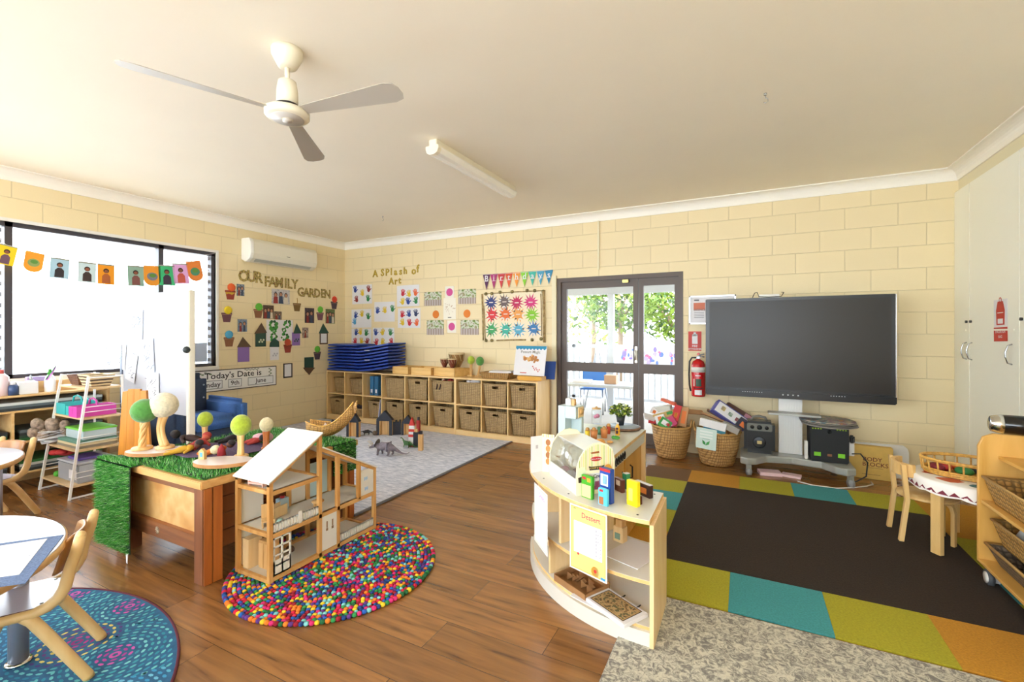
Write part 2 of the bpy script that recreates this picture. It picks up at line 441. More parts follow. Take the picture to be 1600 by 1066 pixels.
# louvre clips along the narrow lights
for y0, y1 in ((-2.06, -2.085), (-3.80, -3.825)):
    b = MB()
    for i in range(14): b.box(-0.055, y1, ZS + 0.06 + i * 0.094, -0.035, y0, ZS + 0.10 + i * 0.094)
    b.build('louvre_clips', mat('louvre_grey', '8a8c94', 0.5), wn)

# ---------------------------------------------------------------- patio door
dm = mat('bronze_frame', '54453c', 0.42)
d = MB().box(DX0, -0.005, 0, DX0 + 0.05, 0.10, DZ).box(DX1 - 0.05, -0.005, 0, DX1, 0.10, DZ).box(DX0 + .05, -0.005, DZ - 0.05, DX1 - .05, 0.10, DZ).box(DX0 + .05, -0.005, 0, DX1 - .05, 0.1, 0.03)
door = struct('door_1', d, dm)
xs = [px(u, 500, y=0.02).x for u in (885.6, 989.3, 997.8, 1005.6, 1053.9)]
zt0, zm1, zm0 = 1.84, px(900, 566, y=0.02).z, px(900, 580, y=0.02).z
zt0 = px(886, 452, y=0.02).z
def leaf(x0, x1, g0, g1):
    b = MB().box(x0, 0.02, 0.03, g0, 0.06, DZ - 0.05).box(g1, 0.02, 0.03, x1, 0.06, DZ - 0.05)
    b.box(g0, 0.02, zt0, g1, 0.06, DZ - 0.05).box(g0, 0.02, zm0, g1, 0.06, zm1).box(g0, 0.02, 0.03, g1, 0.06, 0.16)
    o = b.build('door_leaf', dm, door)
    MB().box(g0, 0.037, 0.16, g1, 0.043, zm0).box(g0, 0.037, zm1, g1, 0.043, zt0).build('door_pane', glass, o)
    return o
leaf(DX0 + 0.05, xs[2] - 0.003, xs[0], xs[1]); lf2 = leaf(xs[2] + 0.003, DX1 - 0.05, xs[3], xs[4])
hp = px(993.5, 555, y=0.0)
MB().box(hp.x - 0.014, 0.008, hp.z - 0.09, hp.x + 0.014, 0.02, hp.z + 0.1, 0.004).tube([(hp.x, -0.005, hp.z + 0.05), (hp.x, -0.03, hp.z + 0.05), (hp.x + 0.0, -0.035, hp.z - 0.06)], 0.008).build('door_handle', mat('satin_nickel', 'cfc9b8', 0.3, 0.8), lf2)
cl = px(977, 438, y=0)
MB().box(cl.x - 0.03, -0.03, cl.z - 0.03, cl.x + 0.04, -0.004, cl.z + 0.004, 0.004).build('door_closer', mat('brass', 'c9b46a', 0.3, 0.9), door)

# ---------------------------------------------------------------- wall of cupboards on the right
cup_m = mat('cupboard_white', 'f3f2e4', 0.32)
seams = [0.0]
for u in (1514.8, 1593): seams.append(px(u, 500, x=XR).y)
y = seams[-1]; seams += [y - 0.5, y - 1.0, y - 1.5, y - 2.0]
CZT = 2.535
for i in range(len(seams) - 1):
    a, b = seams[i], seams[i + 1]
    tg = thing('tall_cupboard_door', ('narrow white cupboard door in the corner beside the screen', 'wide white cupboard door carrying the red bag poster', 'white cupboard door at the right edge of the photo')[min(i, 2)], 'cupboard door', (XR, (a + b) / 2, 0.0))
    if i > 2: tg['label'] = 'white cupboard door continuing along the right wall'; tg['group'] = 'white cupboard doors along the right wall'
    h = (a - b) / 2 - 0.004
    MB().box(0, -h, 0.06, 0.022, h, CZT, 0.002).build('panel', cup_m, tg)
    hy = [-h + 0.05] if i % 2 == 0 else [h - 0.05]
    if i == 1: hy = [h - 0.045, -h + 0.09]
    if i == 0: hy = [-h + 0.05]
    for q in hy:
        MB().tube([(0, q, 1.09), (-0.022, q, 1.10), (-0.034, q, 1.145), (-0.034, q, 1.175), (-0.022, q, 1.22), (0, q, 1.23)], 0.005, 8).build('handle', STEEL, tg)
    MB().box(-.004, -h + .06, 1.325, 0, h - .06, 1.337).build('latch_strip', cup_m, tg)
    lk = -h + 0.04 if i == 0 else h - 0.03
    MB().cyl((0, lk, 1.40), (-0.012, lk, 1.40), 0.011, n=12).build('lock', BLACK, tg)
tag(MB().box(XR, seams[-1], 0, XR + 0.026, 0, 0.055).build('cupboard_plinth', mat('plinth', 'd8d4c4', 0.5)), 'white plinth strip under the tall cupboard doors', 'plinth')
# printed signs on the cupboard
red = C('sign_red', 'c03228', 0.5)
p0 = px(1553, 490, x=XR - .002); p1 = px(1574, 490, x=XR - .002)
yc = (p0.y + p1.y) / 2; wd = abs(p0.y - p1.y); za = px(1563, 468, x=XR - .002).z; zb = px(1563, 511, x=XR - .002).z; zc2 = px(1563, 533, x=XR - .002).z
s = Sheet(wd, za - zb, PAPER)
s.poly(red, [(-.3 * wd, -.085), (-.33 * wd, .02), (-.2 * wd, .085), (.2 * wd, .085), (.33 * wd, .02), (.3 * wd, -.085)]).rect(PAPER, -.2 * wd, -.075, .2 * wd, -.04, 0.001).rect(PAPER, -.22 * wd, .0, .22 * wd, .006, 0.001).disc(red, 0, 0.095, 0.02).disc(PAPER, 0, 0.095, .012, dz=.001)
s.build('bag_poster', 'white poster with a red school bag on the cupboard door', 'poster', (XR - 0.001, yc, (za + zb) / 2), 'right', R(1))
s = Sheet(wd, zb - zc2, red); s.text(PAPER, 'EVACUATION', 0, 0.018, .028, .8).text(PAPER, 'BAG', 0, -0.018, .028)
s.build('evacuation_sign', 'small red evacuation bag sign below the bag poster', 'sign', (XR - 0.001, yc, (zc2 + zb) / 2 - .002), 'right', R(1.5))
# ================================================================ ON THE WALLS
def blotch(name, cols, scale=14, rough=0.45, detail=3):
    if name in MATS: return MATS[name]
    m, n, b = node_mat(name)
    tc = n.nodes.new('ShaderNodeTexCoord'); t = n.nodes.new('ShaderNodeTexNoise')
    t.inputs['Scale'].default_value = scale; t.inputs['Detail'].default_value = detail
    n.links.new(tc.outputs['Object'], t.inputs['Vector'])
    rp = n.nodes.new('ShaderNodeValToRGB'); rp.color_ramp.interpolation = 'CONSTANT' if detail < 2 else 'LINEAR'
    while len(rp.color_ramp.elements) < len(cols): rp.color_ramp.elements.new(0.5)
    for i, c in enumerate(cols):
        rp.color_ramp.elements[i].position = 0.30 + 0.40 * i / max(1, len(cols) - 1); rp.color_ramp.elements[i].color = (*srgb(c), 1)
    n.links.new(t.outputs[0], rp.inputs[0]); n.links.new(rp.outputs[0], b.inputs['Base Color']); b.inputs['Roughness'].default_value = rough
    return m
def L(X, Y, k=4.1, o=(320, 360)):                # left wall point seen in the photo -> (y, z)
    p = px(o[0] + X / k, o[1] + Y / k, x=0); return p.y, p.z
def B(X, Y, k=4.706, o=(540, 390)):
    p = px(o[0] + X / k, o[1] + Y / k, y=0); return p.x, p.z
def box_l(x0, y0, x1, y1):
    a, zt = L((x0), (y0 + y1) / 2), 0
    ya = L(x0, y0)[0]; yb = L(x1, y0)[0]; xm = (x0 + x1) / 2
    z1 = L(xm, y0)[1]; z0 = L(xm, y1)[1]
    return (ya + yb) / 2, (z0 + z1) / 2, yb - ya, z1 - z0
def box_b(x0, y0, x1, y1):
    xa = B(x0, y0)[0]; xb = B(x1, y0)[0]; xm = (x0 + x1) / 2
    z1 = B(xm, y0)[1]; z0 = B(xm, y1)[1]
    return (xa + xb) / 2, (z0 + z1) / 2, xb - xa, z1 - z0

# split air conditioner
acm = mat('ac_plastic', 'e4dfcd', 0.35)
ya = px(378, 390, x=0).y; yb = px(495.6, 410, x=0.19).y
zt = px(378, 373, x=0).z; zb = px(378, 409, x=0).z
prof = [(0, zb + .03), (0, zt), (.13, zt), (.165, zt - .012), (.19, zt - .05), (.195, zb + .10), (.17, zb + .04), (.10, zb), (.04, zb)]
t = thing('air_conditioner', 'cream split air conditioner high on the left wall', 'air conditioner', (0.0, (ya + yb) / 2, zb))
h = (yb - ya) / 2
MB().prism([(a, b - zb) for a, b in prof], -h, h, 'xz').build('casing', acm, t, bevel=.008)
MB().prism([(.001, .028), (.001, zt - zb + .003), (.135, zt - zb + .003), (.17, zt - zb - .01), (.196, zt - zb - .05), (.2, .10), (.174, .036), (.1, -.004)], -h - .012, -h + .035, 'xz').build('end_cap', mat('ac_end', 'f4f4ee', 0.3), t, bevel=.01)
MB().box(0, 0, 0, .006, 2 * h - .16, .055).build('louvre_flap', mat('ac_grey', 'b9bab0', 0.4), t, (.118, -h + .08, .008), (0, R(58), 0))
MB().box(.185, .0, .115, .1975, .05, .122).build('badge', mat('ac_badge', '7d7a6c', 0.4), t)

# letters
flor = blotch('floral_card', ['6e3b2c', '8f7a3a', 'c4a860', '55652c', '8f2a30'], 45, detail=2)
gold = blotch('gold_glitter', ['7c6114', 'b39224', 'd8c04e'], 120, 0.35)
def letters(word, pts, m, face, hh, what, group, rolls=None):
    for i, ch in enumerate(word):
        y, z = pts[i]
        vs, fs = text_geo(ch, .035)
        mb = MB(); n = len(vs); sc = hh / 0.72
        mb.add([(a * sc * 1.0, b * sc, 0.004) for a, b, _ in vs], fs)
        mb.add([(a * sc, b * sc, 0.0) for a, b, _ in vs], fs)
        # edge walls
        ed = {}
        for f in fs:
            for q in range(len(f)):
                e = (f[q], f[(q + 1) % len(f)]); ed[tuple(sorted(e))] = ed.get(tuple(sorted(e)), 0) + 1
        mb.f += [(a, b, b + n, a + n) for (a, b), c in ed.items() if c == 1]
        cnt = len(mb.f) - len(mb.m); mb.m += [0] * cnt; mb.sm += [False] * cnt
        o = mb.build('wall_letter', m)
        base = Euler((R(90), 0, R(90))) if face == 'left' else Euler((R(90), 0, 0))
        loc = (0.002, y, z) if face == 'left' else (y, -0.002, z)
        o.matrix_basis = Matrix.Translation(loc) @ base.to_matrix().to_4x4() @ Matrix.Rotation((rolls or [0] * 20)[i], 4, 'Z') @ Matrix.Diagonal((.86 if face == 'left' else 1, 1, 1, 1))
        tag(o, what % (ch,), 'letter', group)
ordn = ''
letters('OUR', [L(248, 296), L(298, 299), L(345, 306)], flor, 'left', .145, 'patterned card letter %s in the word OUR', None)
letters('FAMILY', [L(397, 331), L(433, 335), L(476, 338), L(517, 341), L(543, 346), L(576, 349)], flor, 'left', .135, 'patterned card letter %s in the word FAMILY', None)
letters('GARDEN', [L(614, 398), L(650, 401), L(684, 404), L(719, 406), L(755, 408), L(785, 411)], flor, 'left', .13, 'patterned card letter %s in the word GARDEN', None)
letters('ASP', [B(219, 180), B(272, 172), B(308, 170)], gold, 'back', .105, 'gold glitter letter %s in the heading A Splash', None)
letters('lash', [B(337, 165), B(369, 166), B(406, 163), B(440, 158)], gold, 'back', .10, 'gold glitter letter %s in the heading Splash', None)
letters('of', [B(502, 158), B(531, 143)], gold, 'back', .11, 'gold glitter letter %s in the word of', None)
letters('Art', [B(337, 235), B(371, 235), B(399, 229)], gold, 'back', .10, 'gold glitter letter %s in the word Art', None)

# paper flower pots
def pot(bx, by, px_, py_, ball, potc, label, band=None, h=None):
    yb, zb = L(bx, by); yp, zp = L(px_, py_)
    s = Sheet(.1, .1, potc, poly=[(-.042, -.06), (.042, -.06), (.06, .03), (.066, .03), (.066, .055), (-.066, .055), (-.066, .03), (-.06, .03)])
    if band: s.poly(band, [(-.06, .03), (.06, .03), (.05, .02), (.02, .0), (-.02, .015), (-.05, .0)])
    s.rect(mat(potc.name + '_rim', 'c09a78' if not band else '8a5a2e', .7), -.066, .033, .066, .038)
    t = s.build('paper_flower_pot', label, 'wall decoration', (0.001, yp, zp), 'left')
    if ball:
        m = MB(); m.ball((0, 0, 0), .052, 2, (1, 1, .22))
        o = m.build('pompom', ball, t, (yb - yp, zb - zp, .008))
    else: MB().tube([(0, .05, .003), (.005, .09, .003), (.0, .13, .003)], .004, 6).build('twig', mat('twig', 'b58a35', .7), t)
pb = C('pot_brown', '8a5a3c'); pr = C('pot_red', '93392c'); pd = C('pot_dark', '4a3a44'); pm = C('pot_mauve', '6f4650')
pot(168, 366, 163, 413, C('pom_orange', 'e2622a'), pr, 'paper pot with orange pompom, red pot with yellow edge', C('pot_yellow', 'c5a02c'))
pot(147, 512, 140, 557, C('pom_yellow', 'f0d52a'), pm, 'paper pot with yellow pompom beside the window')
pot(153, 668, 155, 714, C('pom_blue', '4fa9d6'), pb, 'paper pot with light blue pompom beside the window')
pot(345, 491, 342, 532, C('pom_green', '63b63a'), pb, 'brown paper pot with green pompom beside a portrait photo')
pot(592, 455, 590, 492, None, C('pot_olive', '7a5c2a'), 'paper pot with only a twig in it below the word FAMILY')
pot(829, 443, 828, 480, C('pom_red', 'd9442a'), pd, 'dark paper pot with orange red pompom nearest the corner')
pot(738, 508, 738, 550, C('pom_green', '63b63a'), pm, 'mauve paper pot with green pompom between two photos')
pot(529, 718, 531, 757, C('pom_brick', 'b5482e'), pr, 'red paper pot with brick red pompom below the green painting')
pot(719, 762, 720, 802, C('pom_green', '63b63a'), pd, 'dark paper pot with green pompom, lowest on the wall')

# family snapshots on the left wall
def snap(b, cols, label, wall='left', sc=30, roll=0, people=0):
    cy, cz, w, h = (box_l if wall == 'left' else box_b)(*b)
    s = Sheet(w, h, blotch('snap_' + str(abs(hash(tuple(cols))) % 9999) + str(sc), cols, sc))
    if people:
        sk = C('snap_skin', 'b98468'); hr = C('snap_hair', '2c1d18')
        cl = [C('snap_red', '8e2f2c'), C('snap_blue', '38465e'), C('snap_cream', 'd6cbb8')]
        for i in range(people):
            x = (i - (people - 1) / 2) * w / (people + .5); hd = h * .12; q = -h * .02 + (i % 2) * h * .05
            s.poly(cl[i % 3], [(x - w * .13, -h * .48), (x + w * .13, -h * .48), (x + w * .1, q), (x - w * .1, q)], .0005)
            s.disc(hr, x, q + hd * 1.1, hd * 1.05, ry=hd * 1.3, dz=.0006).disc(sk, x, q + hd * .9, hd * .75, ry=hd, dz=.0008)
    s.build('photo_print', label, 'photo', (0.0012, cy, cz) if wall == 'left' else (cy, -0.0012, cz), wall, roll)
snap((203, 345, 253, 420), ['2e3338', '8793a0', '3a4450', 'c8d0d6'], 'small photo print beside the orange pompom pot', people=2)
snap((428, 378, 543, 472), ['8b8f96', 'c9c4c2', '6e6f78'], 'largest family photo print below the word FAMILY', people=3)
snap((373, 480, 441, 566), ['2b2420', '5a4334', '3a2d28'], 'dark photo print right of the green pompom pot', people=3)
snap((443, 520, 492, 572), ['4a3a30', '8e7a62'], 'smallest square photo above the green painting', people=2)
snap((640, 498, 700, 594), ['1f1a20', '3c3038', '57404a'], 'dark upright photo print below the word GARDEN', people=2)
snap((773, 505, 832, 597), ['2d4a2c', '5f7a40', '7a2f2c'], 'upright photo print with green background near the corner', people=3)
snap((210, 570, 270, 650), ['3c5572', '7a8fa8', '8f7a4e'], 'photo print with blue top above the purple house', people=2)
snap((623, 623, 663, 690), ['5c3a32', 'c9b8a8'], 'narrow photo print right of the purple paper house', people=1)
cy, cz, w_, h_ = box_l(393, 574, 563, 708)
s = Sheet(w_, h_, PAPER); random.seed(4)
gr = C('paint_green', '3f8f3a', .6)
for ax_, by_, rr in ((-.27, .27, .085), (.28, .3, .07), (-.25, -.3, .065), (.2, -.32, .075), (.15, .0, .045), (-.22, .02, .05)):
    for k in range(9):
        an = k * 2.4; s.disc(gr if k % 3 else C('paint_dkgreen', '25592b'), ax_ * w_ + rr * .7 * math.cos(an) * random.uniform(.6, 1.1), by_ * h_ + rr * .7 * math.sin(an) * random.uniform(.6, 1.1), rr * random.uniform(.2, .38), 8, dz=.0004 + k * 1e-5)
s.build('green_painting', 'large white sheet with green leaf swirls painted on it', 'painting', (0.0035, cy, cz), 'left')

# paper houses
hg = C('card_green', '24463b'); hb = C('card_brown', '5b4536'); hp_ = C('card_purple', '8a6ab0'); hw = PAPER
def house(roofpts, body, rm, bm_, label, inner=None, lift=0.001, marks=None):
    cy, cz, w, h = box_l(*body)
    s = Sheet(w, h, bm_)
    if inner: s.rect(inner, -w / 2 + .02, -h / 2 + .02, w / 2 - .02, h / 2 - .015)
    if marks:
        for i in range(4): s.disc(marks, -.02 + .02 * i, -.03 + .025 * (i % 2), .013)
    t = s.build('paper_house', label, 'wall decoration', (lift, cy, cz), 'left')
    if roofpts:
        pts = [(L(*q)[0] - cy, L(*q)[1] - cz) for q in roofpts]
        MB().prism(pts, .002, .0036).build('roof', rm, t)
house([(314, 664), (396, 656), (360, 592)], (322, 655, 390, 745), hb, hg, 'dark green paper house with brown roof left of the painting', marks=C('house_mark', 'cfd6b8'), lift=.006)
house([(205, 750), (298, 748), (242, 683)], (210, 746, 285, 843), hb, hp_, 'purple paper house with a brown roof above the date board')
house([(411, 748), (474, 748), (472, 712), (440, 688), (414, 722)], (415, 745, 472, 832), hg, hw, 'white paper house with dark green roof below the painting', marks=C('house_mark2', 'b8b8c0'), lift=.008)
house([(564, 662), (618, 660), (586, 595)], (556, 655, 608, 738), hg, hp_, 'purple paper house with dark green roof right of the painting', marks=hg, lift=.007)
house([(729, 660), (794, 658), (757, 595)], (735, 656, 787, 730), hg, hb, 'small framed paper house with green roof nearest the corner', inner=PAPER)
house(None, (502, 852, 561, 945), hb, C('card_black', '2f2a2c'), 'dark bordered blank paper frame low on the wall', inner=PAPER)
house([(628, 880), (706, 880), (694, 893), (668, 928), (642, 900)], (637, 813, 697, 886), hb, hg, 'green paper house hung upside down with brown roof')

# today's date board
a = px(288, 595, x=0); b = px(431.5, 586, x=0)
zt = px(431.5, 571.5, x=0).z; zb = px(431.5, 601.5, x=0).z
w_, h_ = b.y - a.y, zt - zb; cy, cz = (a.y + b.y) / 2, (zt + zb) / 2
s = Sheet(w_, h_, INK, t=.004)
s.rect(C('board_paper', 'ecebe8', .45), -w_ / 2 + .01, -h_ / 2 + .01, w_ / 2 - .01, h_ / 2 - .01, .0004)
s.text(INK, "Today's Date is", .0, h_ * .21, .105, 1.1, .001)
lf = C('leaf_green', '6f8462'); lf2_ = C('leaf_grey', '9aa294')
for i in range(9):
    s.disc(lf if i % 2 else lf2_, w_ * .41 + .02 * (i % 2), h_ * .38 - i * .022, .016, 8, .01, .0006)
    s.disc(lf if i % 3 else lf2_, -w_ * .46 + i * .03, h_ * .40 - .012 * (i % 3), .018, 8, .01, .0006)
    s.disc(lf2_, w_ * .12 + i * .022, h_ * .42 - .01 * (i % 2), .015, 8, .007, .0006)
def pill(x0, x1, y0, y1, txt, hh):
    s.rect(C('board_grey', '8d9094'), x0, y0, x1, y1, .0007).rect(C('board_card', 'e6e8ea'), x0 + .008, y0 + .008, x1 - .008, y1 - .008, .001)
    s.text(INK, txt, (x0 + x1) / 2, (y0 + y1) / 2, hh, 1.05, .0014)
yy = -h_ * .38
pill(-w_ * .42, -w_ * .13, yy, yy + .105, 'Monday', .085)
pill(-w_ * .07, w_ * .08, yy, yy + .105, '9th', .08)
pill(w_ * .15, w_ * .46, yy, yy + .105, 'June', .08)
s.build('date_board', "white date board reading Today's Date is Monday 9th June", 'wall sign', (0.001, cy, cz), 'left')

# ---------------------------------------------------------------- back wall
hc = dict(b=C('hand_blue', '1f3f8f'), n=C('hand_navy', '2a3560'), y=C('hand_yellow', 'e0bf2c'), g=C('hand_green', '2a7f45'), r=C('hand_red', 'c22236'), d=C('hand_maroon', '8a2a2c'), o=C('hand_orange', 'e0612a'), c=C('hand_sky', '4fa0d0'))
def handsheet(b_, hands, label):
    cx, cz, w, h = box_b(*b_)
    s = Sheet(w, h, PAPER)
    for i, (k, X, Y) in enumerate(hands):
        x, z = B(X, Y); s.hand(hc[k], x - cx, z - cz, .11, random.uniform(-.25, .25), -1 if i % 2 else 1)
    s.build('handprint_sheet', label, 'painting', (cx, -.001, cz), 'back', random.uniform(-.01, .01), 'handprint sheets on the back wall')
random.seed(5)
handsheet((50, 260, 195, 400), [('b', 72, 297), ('y', 125, 322), ('d', 170, 293), ('d', 82, 368), ('g', 165, 362)], 'handprint sheet of five prints, highest and leftmost')
handsheet((45, 440, 190, 575), [('b', 75, 485), ('y', 122, 475), ('g', 167, 495), ('c', 68, 532)], 'handprint sheet with blue, yellow, green and sky blue prints, middle of left column')
handsheet((45, 582, 190, 722), [('b', 78, 612), ('y', 110, 608), ('g', 152, 615), ('r', 72, 678), ('y', 117, 675), ('d', 160, 678)], 'handprint sheet behind the taller stack of blue mats')
handsheet((212, 385, 362, 530), [('b', 235, 452), ('y', 290, 448), ('g', 345, 437)], 'handprint sheet with three prints in a row')
handsheet((200, 575, 358, 718), [('b', 222, 612), ('y', 273, 610), ('g', 330, 612), ('r', 228, 683), ('y', 272, 680), ('r', 338, 680)], 'handprint sheet just above the lower stack of blue mats')
handsheet((378, 262, 543, 418), [('r', 422, 322), ('y', 468, 328), ('o', 514, 320), ('y', 420, 385), ('b', 460, 383), ('g', 518, 378)], 'handprint sheet right of the word Art, six prints')
handsheet((385, 432, 550, 577), [('r', 417, 480), ('b', 468, 475), ('n', 517, 470), ('y', 420, 538), ('r', 470, 540), ('o', 524, 540)], 'handprint sheet right of the three-print sheet, lower of two')
gl = ['2f4a1e', '6f8a32', 'd8dcc8', '8a7a5c', 'a7b36a']
def gsnap(b_, label):
    cx, cz, w, h = box_b(*b_)
    s = Sheet(w, h, blotch('garden_photo', gl, 16))
    s.rect(C('fence_grey', 'a08f86'), -w / 2, -h / 2, w / 2, -h * .08)
    for i in range(7): s.rect(C('fence_line', 'c6bdb8'), -w / 2 + i * w / 7 + .01, -h / 2, -w / 2 + i * w / 7 + .022, -h * .1 + .006 * (i % 3), .0008)
    s.build('garden_photo', label, 'photo', (cx, -.001, cz), 'back')
gsnap((580, 312, 705, 413), 'garden photo, upper left of the four around the dots')
gsnap((828, 292, 960, 400), 'garden photo, upper right of the four around the dots')
gsnap((597, 520, 723, 627), 'garden photo, lower left of the four around the dots')
gsnap((846, 518, 980, 627), 'garden photo, lower right of the four around the dots')
def dot(X, Y, m, label, card=True):
    x, z = B(X, Y); s = Sheet(.15 if card else .1, .17, C('dot_card', 'efe9dc')) if card else Sheet(.1, .1, m, poly=[(.057 * math.cos(i * PI / 9), .057 * math.sin(i * PI / 9)) for i in range(18)])
    if card: s.disc(m, 0, 0, .055, 20)
    s.build('dot_card', label, 'wall decoration', (x, -.001, z), 'back')
mg = C('dot_magenta', 'cf4f93'); og = C('dot_orange', 'dc7b1e')
dot(765, 314, mg, 'magenta paper dot card above the leaf drawing')
dot(664, 477, og, 'orange paper dot left of the leaf drawing', False)
dot(893, 472, og, 'orange paper dot right of the leaf drawing', False)
dot(781, 567, mg, 'magenta paper dot card below the leaf drawing')
cx, cz, w_, h_ = box_b(720, 357, 812, 515)
s = Sheet(w_, h_, C('cream_card', 'f2ecdc')); tw = C('pencil_brown', 'b58f6c')
random.seed(2)
for i in range(16):
    a0 = random.uniform(0, 6.28); r0 = random.uniform(.02, .075); x, y = r0 * math.cos(a0), .02 + r0 * math.sin(a0)
    s.poly(tw, [(x, y), (x + .03 * math.cos(a0 + .6), y + .03 * math.sin(a0 + .6)), (x + .032 * math.cos(a0 + .4), y + .032 * math.sin(a0 + .4)), (x + .006, y - .004)], .0004 + i * 1e-5)
s.rect(INK, -.03, -h_ * .42, .03, -h_ * .39)
s.build('leaf_drawing', 'cream sheet with a fine brown leaf drawing between dots', 'drawing', (cx, -.001, cz), 'back')

# birthdays bunting and board
cols = ['5b2a57', 'a82a6b', 'c9363b', 'd6552c', 'f0972f', '86cc2b', '3fb5a0', '4ba3c4', '2f86ad']
x0, z0 = B(1013, 186); x1, z1 = B(1528, 150)
t = thing('birthday_bunting', 'rainbow triangle bunting reading Birthdays above the splat chart', 'bunting', (x0, -.012, z0 - .2))
MB().tube([(0, 0, .2), ((x1 - x0) / 2, 0, z1 / 2 - z0 / 2 + .19), (x1 - x0, 0, z1 - z0 + .2)], .003, 6).build('string', PAPER, t)
pw = (x1 - x0) / 9
for i, ch in enumerate('Birthdays'):
    s = Sheet(pw, .2, C('bunt%d' % i, cols[i]), poly=[(-pw * .5, .0), (0, -.21 + .004 * i), (pw * .5, 0)])
    s.rect(C('bunt_line', 'e8e4ee'), -pw * .3, -.095, pw * .3, -.09)
    s.text(PAPER, ch, 0, -.06, .11)
    o = s.build('pennant', None, None, (pw * (i + .5), 0, .2 + (z1 - z0) * (i + .5) / 9), 'back', parent=t)
xa, xb = B(1020, 400)[0], B(1470, 400)[0]; zt = (B(1240, 318)[1]); zb = B(1240, 670)[1]
w_, h_ = xb - xa, zt - zb; cx, cz = (xa + xb) / 2, (zt + zb) / 2
s = Sheet(w_, h_, C('chart_cream', 'f0e2c4', .6), t=.006)
sc_ = ['2a3a78', '6a5a5a', 'c02058', 'd03078', 'd8343c', 'e06a2c', 'e8a050', '86c52c', '3c9a5c', '3cb09c', '58a8c8', '3a78b0']
pts = [(1072, 390), (1170, 385), (1260, 392), (1362, 388), (1078, 480), (1178, 475), (1270, 477), (1372, 482), (1075, 588), (1180, 588), (1272, 590), (1385, 582)]
random.seed(9)
for i, (X, Y) in enumerate(pts):
    x, z = B(X, Y); x -= cx; z -= cz; n = 26; m = C('splat%d' % i, sc_[i])
    rr = [(.118 if q % 2 else .055) * random.uniform(.85, 1.1) for q in range(n)]
    s.poly(m, [(x + rr[q] * math.cos(2 * PI * q / n), z + rr[q] * math.sin(2 * PI * q / n)) for q in range(n)], .0005)
    if i in (1, 4, 5, 6, 8, 10, 11, 9):
        for k in range(7):
            a0 = k * .9 + i; s.disc(C('splat_leaf', '6a5444') if k % 2 else PAPER, x + .07 * math.cos(a0), z + .065 * math.sin(a0), .015, 7, .011, .0008 + k * 1e-5)
    s.rect(C('splat_name', 'e8dcd0'), x - .03, z - .006, x + .03, z + .006, .0012)
bd = s.build('birthday_chart', 'cream birthday chart with twelve coloured splats in stick frame', 'wall chart', (cx, -.001, cz), 'back')
stk = wood('stick', '8a6f44', 'c4ab78', .6)
for p, q, r_ in (((-w_ / 2 - .03, h_ / 2, .012), (-w_ / 2 - .01, -h_ / 2, .012), .009), ((-w_ / 2, h_ * .25, .012), (-w_ / 2 + .02, -h_ / 2, .012), .007), ((w_ / 2 - .02, h_ / 2, .02), (w_ / 2 - .01, -h_ / 2 - .02, .02), .017), ((-w_ * .28, -h_ / 2, .012), (w_ * .2, -h_ / 2 + .012, .012), .01), ((-w_ / 2, h_ / 2, .012), (w_ / 2, h_ / 2 + .01, .012), .006), ((w_ / 2 - .06, h_ / 2 - .03, .012), (w_ / 2 - .05, -h_ * .4, .012), .006)):
    MB().tube([p, tuple((a + b) / 2 + .004 for a, b in zip(p, q)), q], r_, 8).build('stick', stk, bd)
for x, y in ((-.46, .5), (-.36, .5), (-.22, .52), (-.02, .52), (.22, .53), (.34, .52), (.47, .5), (-.46, -.5), (-.36, -.5), (.3, -.48), (.44, -.46)):
    MB().ball((x * w_, y * h_, .016), .026, 1, (1, 1, .5)).build('seed_pod', mat('seed_pod', '7d7046', .8, noise_amt=.4, scale=60), bd)

# ceiling: fan, batten light, hooks
fan_m = mat('fan_cream', 'eee6d0', 0.35)
fp = px(449, 79, z=ZC); fd = (Vector((fp.x - CX, fp.y - CY)).dot(Vector((-_s, _c))))
zh = lambda v: CZ + (HZ - v) * fd / F
t = thing('ceiling_fan', 'cream three-blade ceiling fan hanging from the ceiling', 'ceiling fan', (fp.x, fp.y, zh(190)))
zo = zh(190)
MB().lathe([(0.0, ZC - zo), (.075, ZC - zo), (.073, ZC - .03 - zo), (.045, ZC - .085 - zo), (.03, ZC - .09 - zo), (0, ZC - .09 - zo)][::-1], n=32).build('canopy', fan_m, t)
MB().cyl((0, 0, zh(130) - zo), (0, 0, ZC - .08 - zo), .012).build('downrod', fan_m, t)
MB().lathe([(0, .062), (.03, .060), (.085, .055), (.105, .05), (.105, .025), (.095, .015), (.0, .008)][::-1], n=36).lathe([(.052, .08), (.05, .15), (.042, zh(128) - zo), (.02, zh(126) - zo), (.0, zh(126) - zo)], n=24).build('motor_housing', fan_m, t)
MB().lathe([(.056, .068), (.056, .082)], n=24).build('motor_gap', BLACK, t)
MB().lathe([(.078, .010), (.078, .016), (.0, .018)][::-1], n=28).lathe([(.0, -.004), (.022, -.002), (.022, .012)], n=16).build('hub_cap', mat('fan_grey', 'c9c2ba', .3), t)
tips = [px(217, 92, z=zo + .04), px(617, 145, z=zo + .04), px(480, 232, z=zo + .04)]
a0 = math.atan2(tips[1].y - fp.y, tips[1].x - fp.x)
